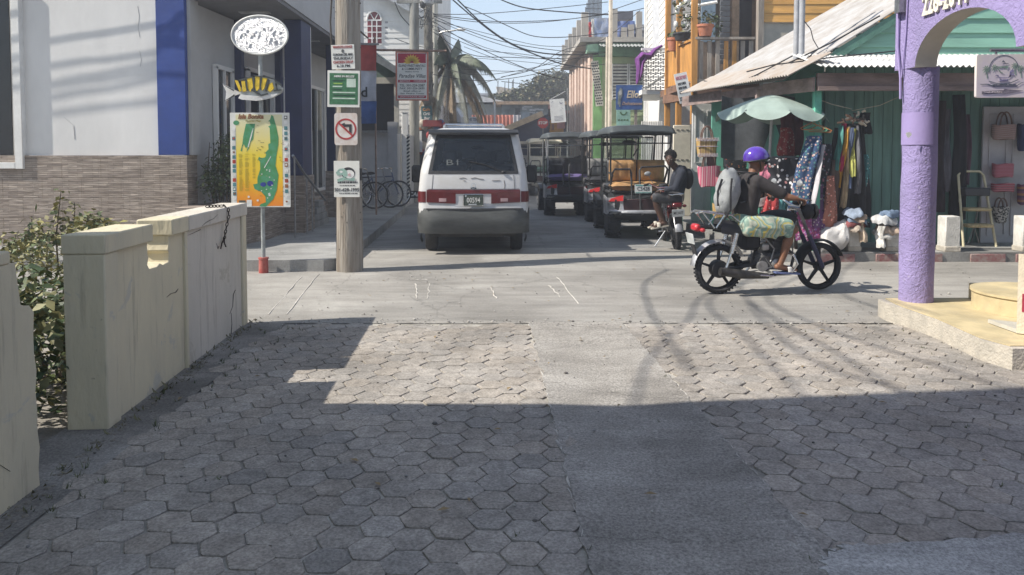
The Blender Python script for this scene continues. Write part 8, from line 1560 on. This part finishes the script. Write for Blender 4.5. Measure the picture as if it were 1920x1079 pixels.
for v in b.bm.verts: v.co.x = math.copysign(abs(v.co.x) ** .8 * .125 ** .2, v.co.x); v.co.x += -.03 * (v.co.z < 0) * (-v.co.z / .26) + .02 * (v.co.z / .26); v.co += v.co.normalized() * .016 * mnoise.noise(v.co * 11); v.co += bc
bo = b.obj('backpack', BPK, t); b = B()
for s in (-1, 1): b.tube([bc + V((.06, s * .1, .22)), sh + V((.0, s * .12, .085)), sh + V((.1, s * .125, -.04)), sh + V((.09, s * .13, -.18)), bc + V((.1, s * .12, -.12))], .022, 8, True, 0, .35)
b.tube([bc + V((-.11, -.09, .14)), bc + V((-.145, -.06, 0)), bc + V((-.14, -.06, -.16))], .014, 6, True, 0, .4); b.tube([bc + V((-.03, -.16, .15)), bc + V((-.05, -.175, 0)), bc + V((-.04, -.16, -.2)), bc + V((-.12, -.1, -.36))], .012, 6, True, 0, .4); b.tube([bc + V((-.02, -.03, .24)), bc + V((-.03, 0, .30)), bc + V((-.02, .03, .24))], .01, 6); b.obj('strap', M('strap_dark', (.05, .05, .052), .8), bo)
b = B(); b.ell(bc + V((-.085, 0, -.09)), (.065, .12, .12), 16, 10); b.obj('pocket', BPK, bo)
# ---- man sitting sideways on the parked red motorcycle (world axes)
ym = pk.y + .3; t = thing('person', 'curly-haired man in a dark hooded top sitting sideways on the red motorcycle, looking back', 'person', (pk.x, ym, .82))
def w_(px, py, dy=0): return at(px, py, ym + dy)
hip, sh, hc = w_(1268, 371), w_(1274, 322, -.03), w_(1257, 299, -.08)
b = B(); H = head(b, hc, (-.38, -.9, -.12), (-.08, -.1, 1), .98); limb(b, (hc + V((.02, .02, -.06)), .052), (sh + V((-.02, .0, .02)), .062)); limb(b, (sh + V((0, 0, -.08)), .1), (hip + V((0, 0, .12)), .1), (hip, .11))
for s in (-1, 1):
    S0 = sh + V((.01, s * .17, -.02)); E_ = w_(1266, 353, s * .24 - .05); Wr = w_(1246, 357, s * .07 - .12); limb(b, (sh + V((0, s * .08, 0)), .06), (S0, .055), (E_, .04), (Wr, .027)); hand(b, Wr, V((-1, -s * .25, -.1)), V((0, 0, -1)), .5, thumb=-s)
    HP = hip + V((0, s * .1, -.02)); KN = w_(1226, 371, s * .12 - .02); AN = w_(1246 if s < 0 else 1240, 416 if s < 0 else 414, s * .06 - .03)
    limb(b, (HP, .088), (HP.lerp(KN, .5), .074), (KN, .055), (KN.lerp(AN, .35), .052), (KN.lerp(AN, .8), .036), (AN, .032)); limb(b, (AN + V((.02, 0, -.02)), .032), (AN + V((-.07, -.01, -.045)), .032), (AN + V((-.15, -.02, -.07)), .024))
    for q in range(4): limb(b, (AN + V((-.14, (q - 1.5) * .017 - .02, -.07)), .011), (AN + V((-.19, (q - 1.5) * .018 - .02, -.082)), .009))
body = fuse(b, 'body', SKIN2, t, .0075, 4, True); eyes(H, body, True)
b = B(); limb(b, (sh + V((0, 0, .02)), .09), (sh + V((0, 0, -.1)), .135), (hip + V((0, 0, .1)), .135), (hip, .13)); limb(b, (sh + V((.06, 0, .03)), .07), (sh + V((.1, .02, -.04)), .06))
for s in (-1, 1):
    S0 = sh + V((.01, s * .17, -.02)); E_ = w_(1266, 353, s * .24 - .05); Wr = w_(1246, 357, s * .07 - .12); limb(b, (sh + V((0, s * .06, 0)), .09), (S0, .078), (E_, .062), (E_.lerp(Wr, .75), .048))
for v in b.bm.verts: v.co += V((mnoise.noise(v.co * 9), mnoise.noise(v.co * 9 + V((5, 0, 0))), 0)) * .014
fuse(b, 'hooded_top', M('hoodie_navy', (.022, .025, .036), .9, .2, 6, .08), t, .010, 4, True)
b = B()
for s in (-1, 1):
    HP = hip + V((0, s * .09, 0)); KN = w_(1231, 371, s * .12 - .02); limb(b, (hip, .13), (HP, .11), (HP.lerp(KN, .5), .1), (KN, .088))
fuse(b, 'shorts', M('shorts_grey', (.06, .06, .065), .9, .25, 9, .08), t, .010, 3, True)
b = B(); hr = random.Random(4); hb_ = H((0, -.02, .06))
for k in range(110):
    d = V((hr.gauss(0, 1), hr.gauss(0, 1), hr.gauss(.35, 1))).normalized(); 
    if d.dot((H((0, 1, -.25)) - H((0, 0, 0))).normalized()) > .42: continue
    b.ell(hb_ + V((d.x * .085, d.y * .095, d.z * .085)), (.022, .022, .022), 8, 6)
b.ell(hb_, (.085, .09, .082), 16, 10); fuse(b, 'hair', HAIR, t, .008, 2, True)
for s in (-1, 1):
    AN = w_(1246 if s < 0 else 1240, 416 if s < 0 else 414, s * .06 - .03); b = B(); b.solid(lambda u, v: AN + V((.06 - .28 * u, (v - .5) * .09 - .02 * u, -.055 - .05 * u)), 10, 5, V((0, 0, -.018))); sd_ = b.obj('sandal', M('sandal_cream', (.55, .5, .42), .7), t, True); b = B(); b.tube([AN + V((-.1, -.06, -.08)), AN + V((-.1, -.05, -.035)), AN + V((-.1, -.01, -.018)), AN + V((-.1, .035, -.035)), AN + V((-.1, .045, -.08))], .03, 8, True, 0, .35); b.obj('strap', MATS['sandal_cream'], sd_, True)
b = B(); b.ell(sh + V((.15, .02, -.12)), (.08, .13, .17), 18, 12); b.tube([sh + V((.1, -.11, .05)), sh + V((-.02, -.13, .06)), sh + V((-.1, -.13, -.1))], .018, 6, True, 0, .4); b.obj('backpack', M('backpack_black', (.02, .02, .022), .85, .2, 8, .08), t, True)
# ---- driver of the purple-seated cart
yd = G(1069, 406).y + 1.0; t = thing('person', 'driver in dark clothes and cap sitting at the wheel of the purple-seated golf cart', 'person', tuple(at(1092, 325, yd)))
hip, sh, hc = at(1092, 328, yd), at(1092, 295, yd), at(1094, 276, yd); hip.z = .98; sh.z = 1.42; hc.z = 1.66
b = B(); H = head(b, hc, (.5, .8, -.1), (0, 0, 1)); limb(b, (hc + V((0, -.01, -.06)), .052), (sh, .065)); limb(b, (sh + V((0, 0, -.08)), .1), (hip + V((0, 0, .12)), .1), (hip, .11))
for s in (-1, 1):
    S0 = sh + V((s * .17, 0, -.02)); E_ = sh + V((s * .2, .22, -.2)); Wr = sh + V((s * .12, .45, -.22)); limb(b, (S0, .055), (E_, .042), (Wr, .028)); hand(b, Wr, V((0, 1, 0)), V((0, 0, -1)), 1.1, thumb=-s)
    KN = hip + V((s * .12, .42, .04)); AN = KN + V((0, .12, -.42)); limb(b, (hip + V((s * .09, 0, 0)), .09), (KN, .058), (AN, .035)); limb(b, (AN, .035), (AN + V((0, .14, -.04)), .03))
body = fuse(b, 'body', SKIN2, t, .009, 4, True); eyes(H, body, True)
b = B(); limb(b, (sh + V((0, 0, .02)), .09), (sh + V((0, 0, -.1)), .14), (hip, .14))
for s in (-1, 1): S0 = sh + V((s * .17, 0, -.02)); E_ = sh + V((s * .2, .22, -.2)); limb(b, (sh + V((s * .06, 0, 0)), .09), (S0, .078), (S0.lerp(E_, .7), .066))
fuse(b, 'shirt', SHIRT, t, .012, 4, True)
b = B()
for s in (-1, 1): limb(b, (hip, .13), (hip + V((s * .09, 0, 0)), .11), (hip + V((s * .12, .4, .04)), .08), (hip + V((s * .12, .5, -.25)), .06))
fuse(b, 'trousers', M('trousers_dark', (.03, .03, .04), .9), t, .012, 3, True)
b = B(); c = H((0, -.01, .06)); b.ell(c, (.088, .1, .075), 18, 10); d = (H((0, 1, 0)) - H((0, 0, 0))).normalized(); b.ell(c + d * .11 - V((0, 0, .02)), (.07, .07, .01), 14, 6); b.obj('cap', M('cap_black', (.02, .02, .02), .8), t, True)
# ================================================================ thin sea haze over the whole place
hm = bpy.data.materials.new('haze'); hm.use_nodes = True; hn = hm.node_tree.nodes; hn.remove(hn['Principled BSDF'])
pv = hn.new('ShaderNodeVolumePrincipled'); pv.inputs['Density'].default_value = .0055; pv.inputs['Color'].default_value = (.93, .95, 1, 1); pv.inputs['Anisotropy'].default_value = .2
hm.node_tree.links.new(pv.outputs[0], hn['Material Output'].inputs['Volume'])
b = B(); b.box((0, 600, 5.3), (1860, 1860, 13)); tag(b.obj('haze', hm), kind='stuff')
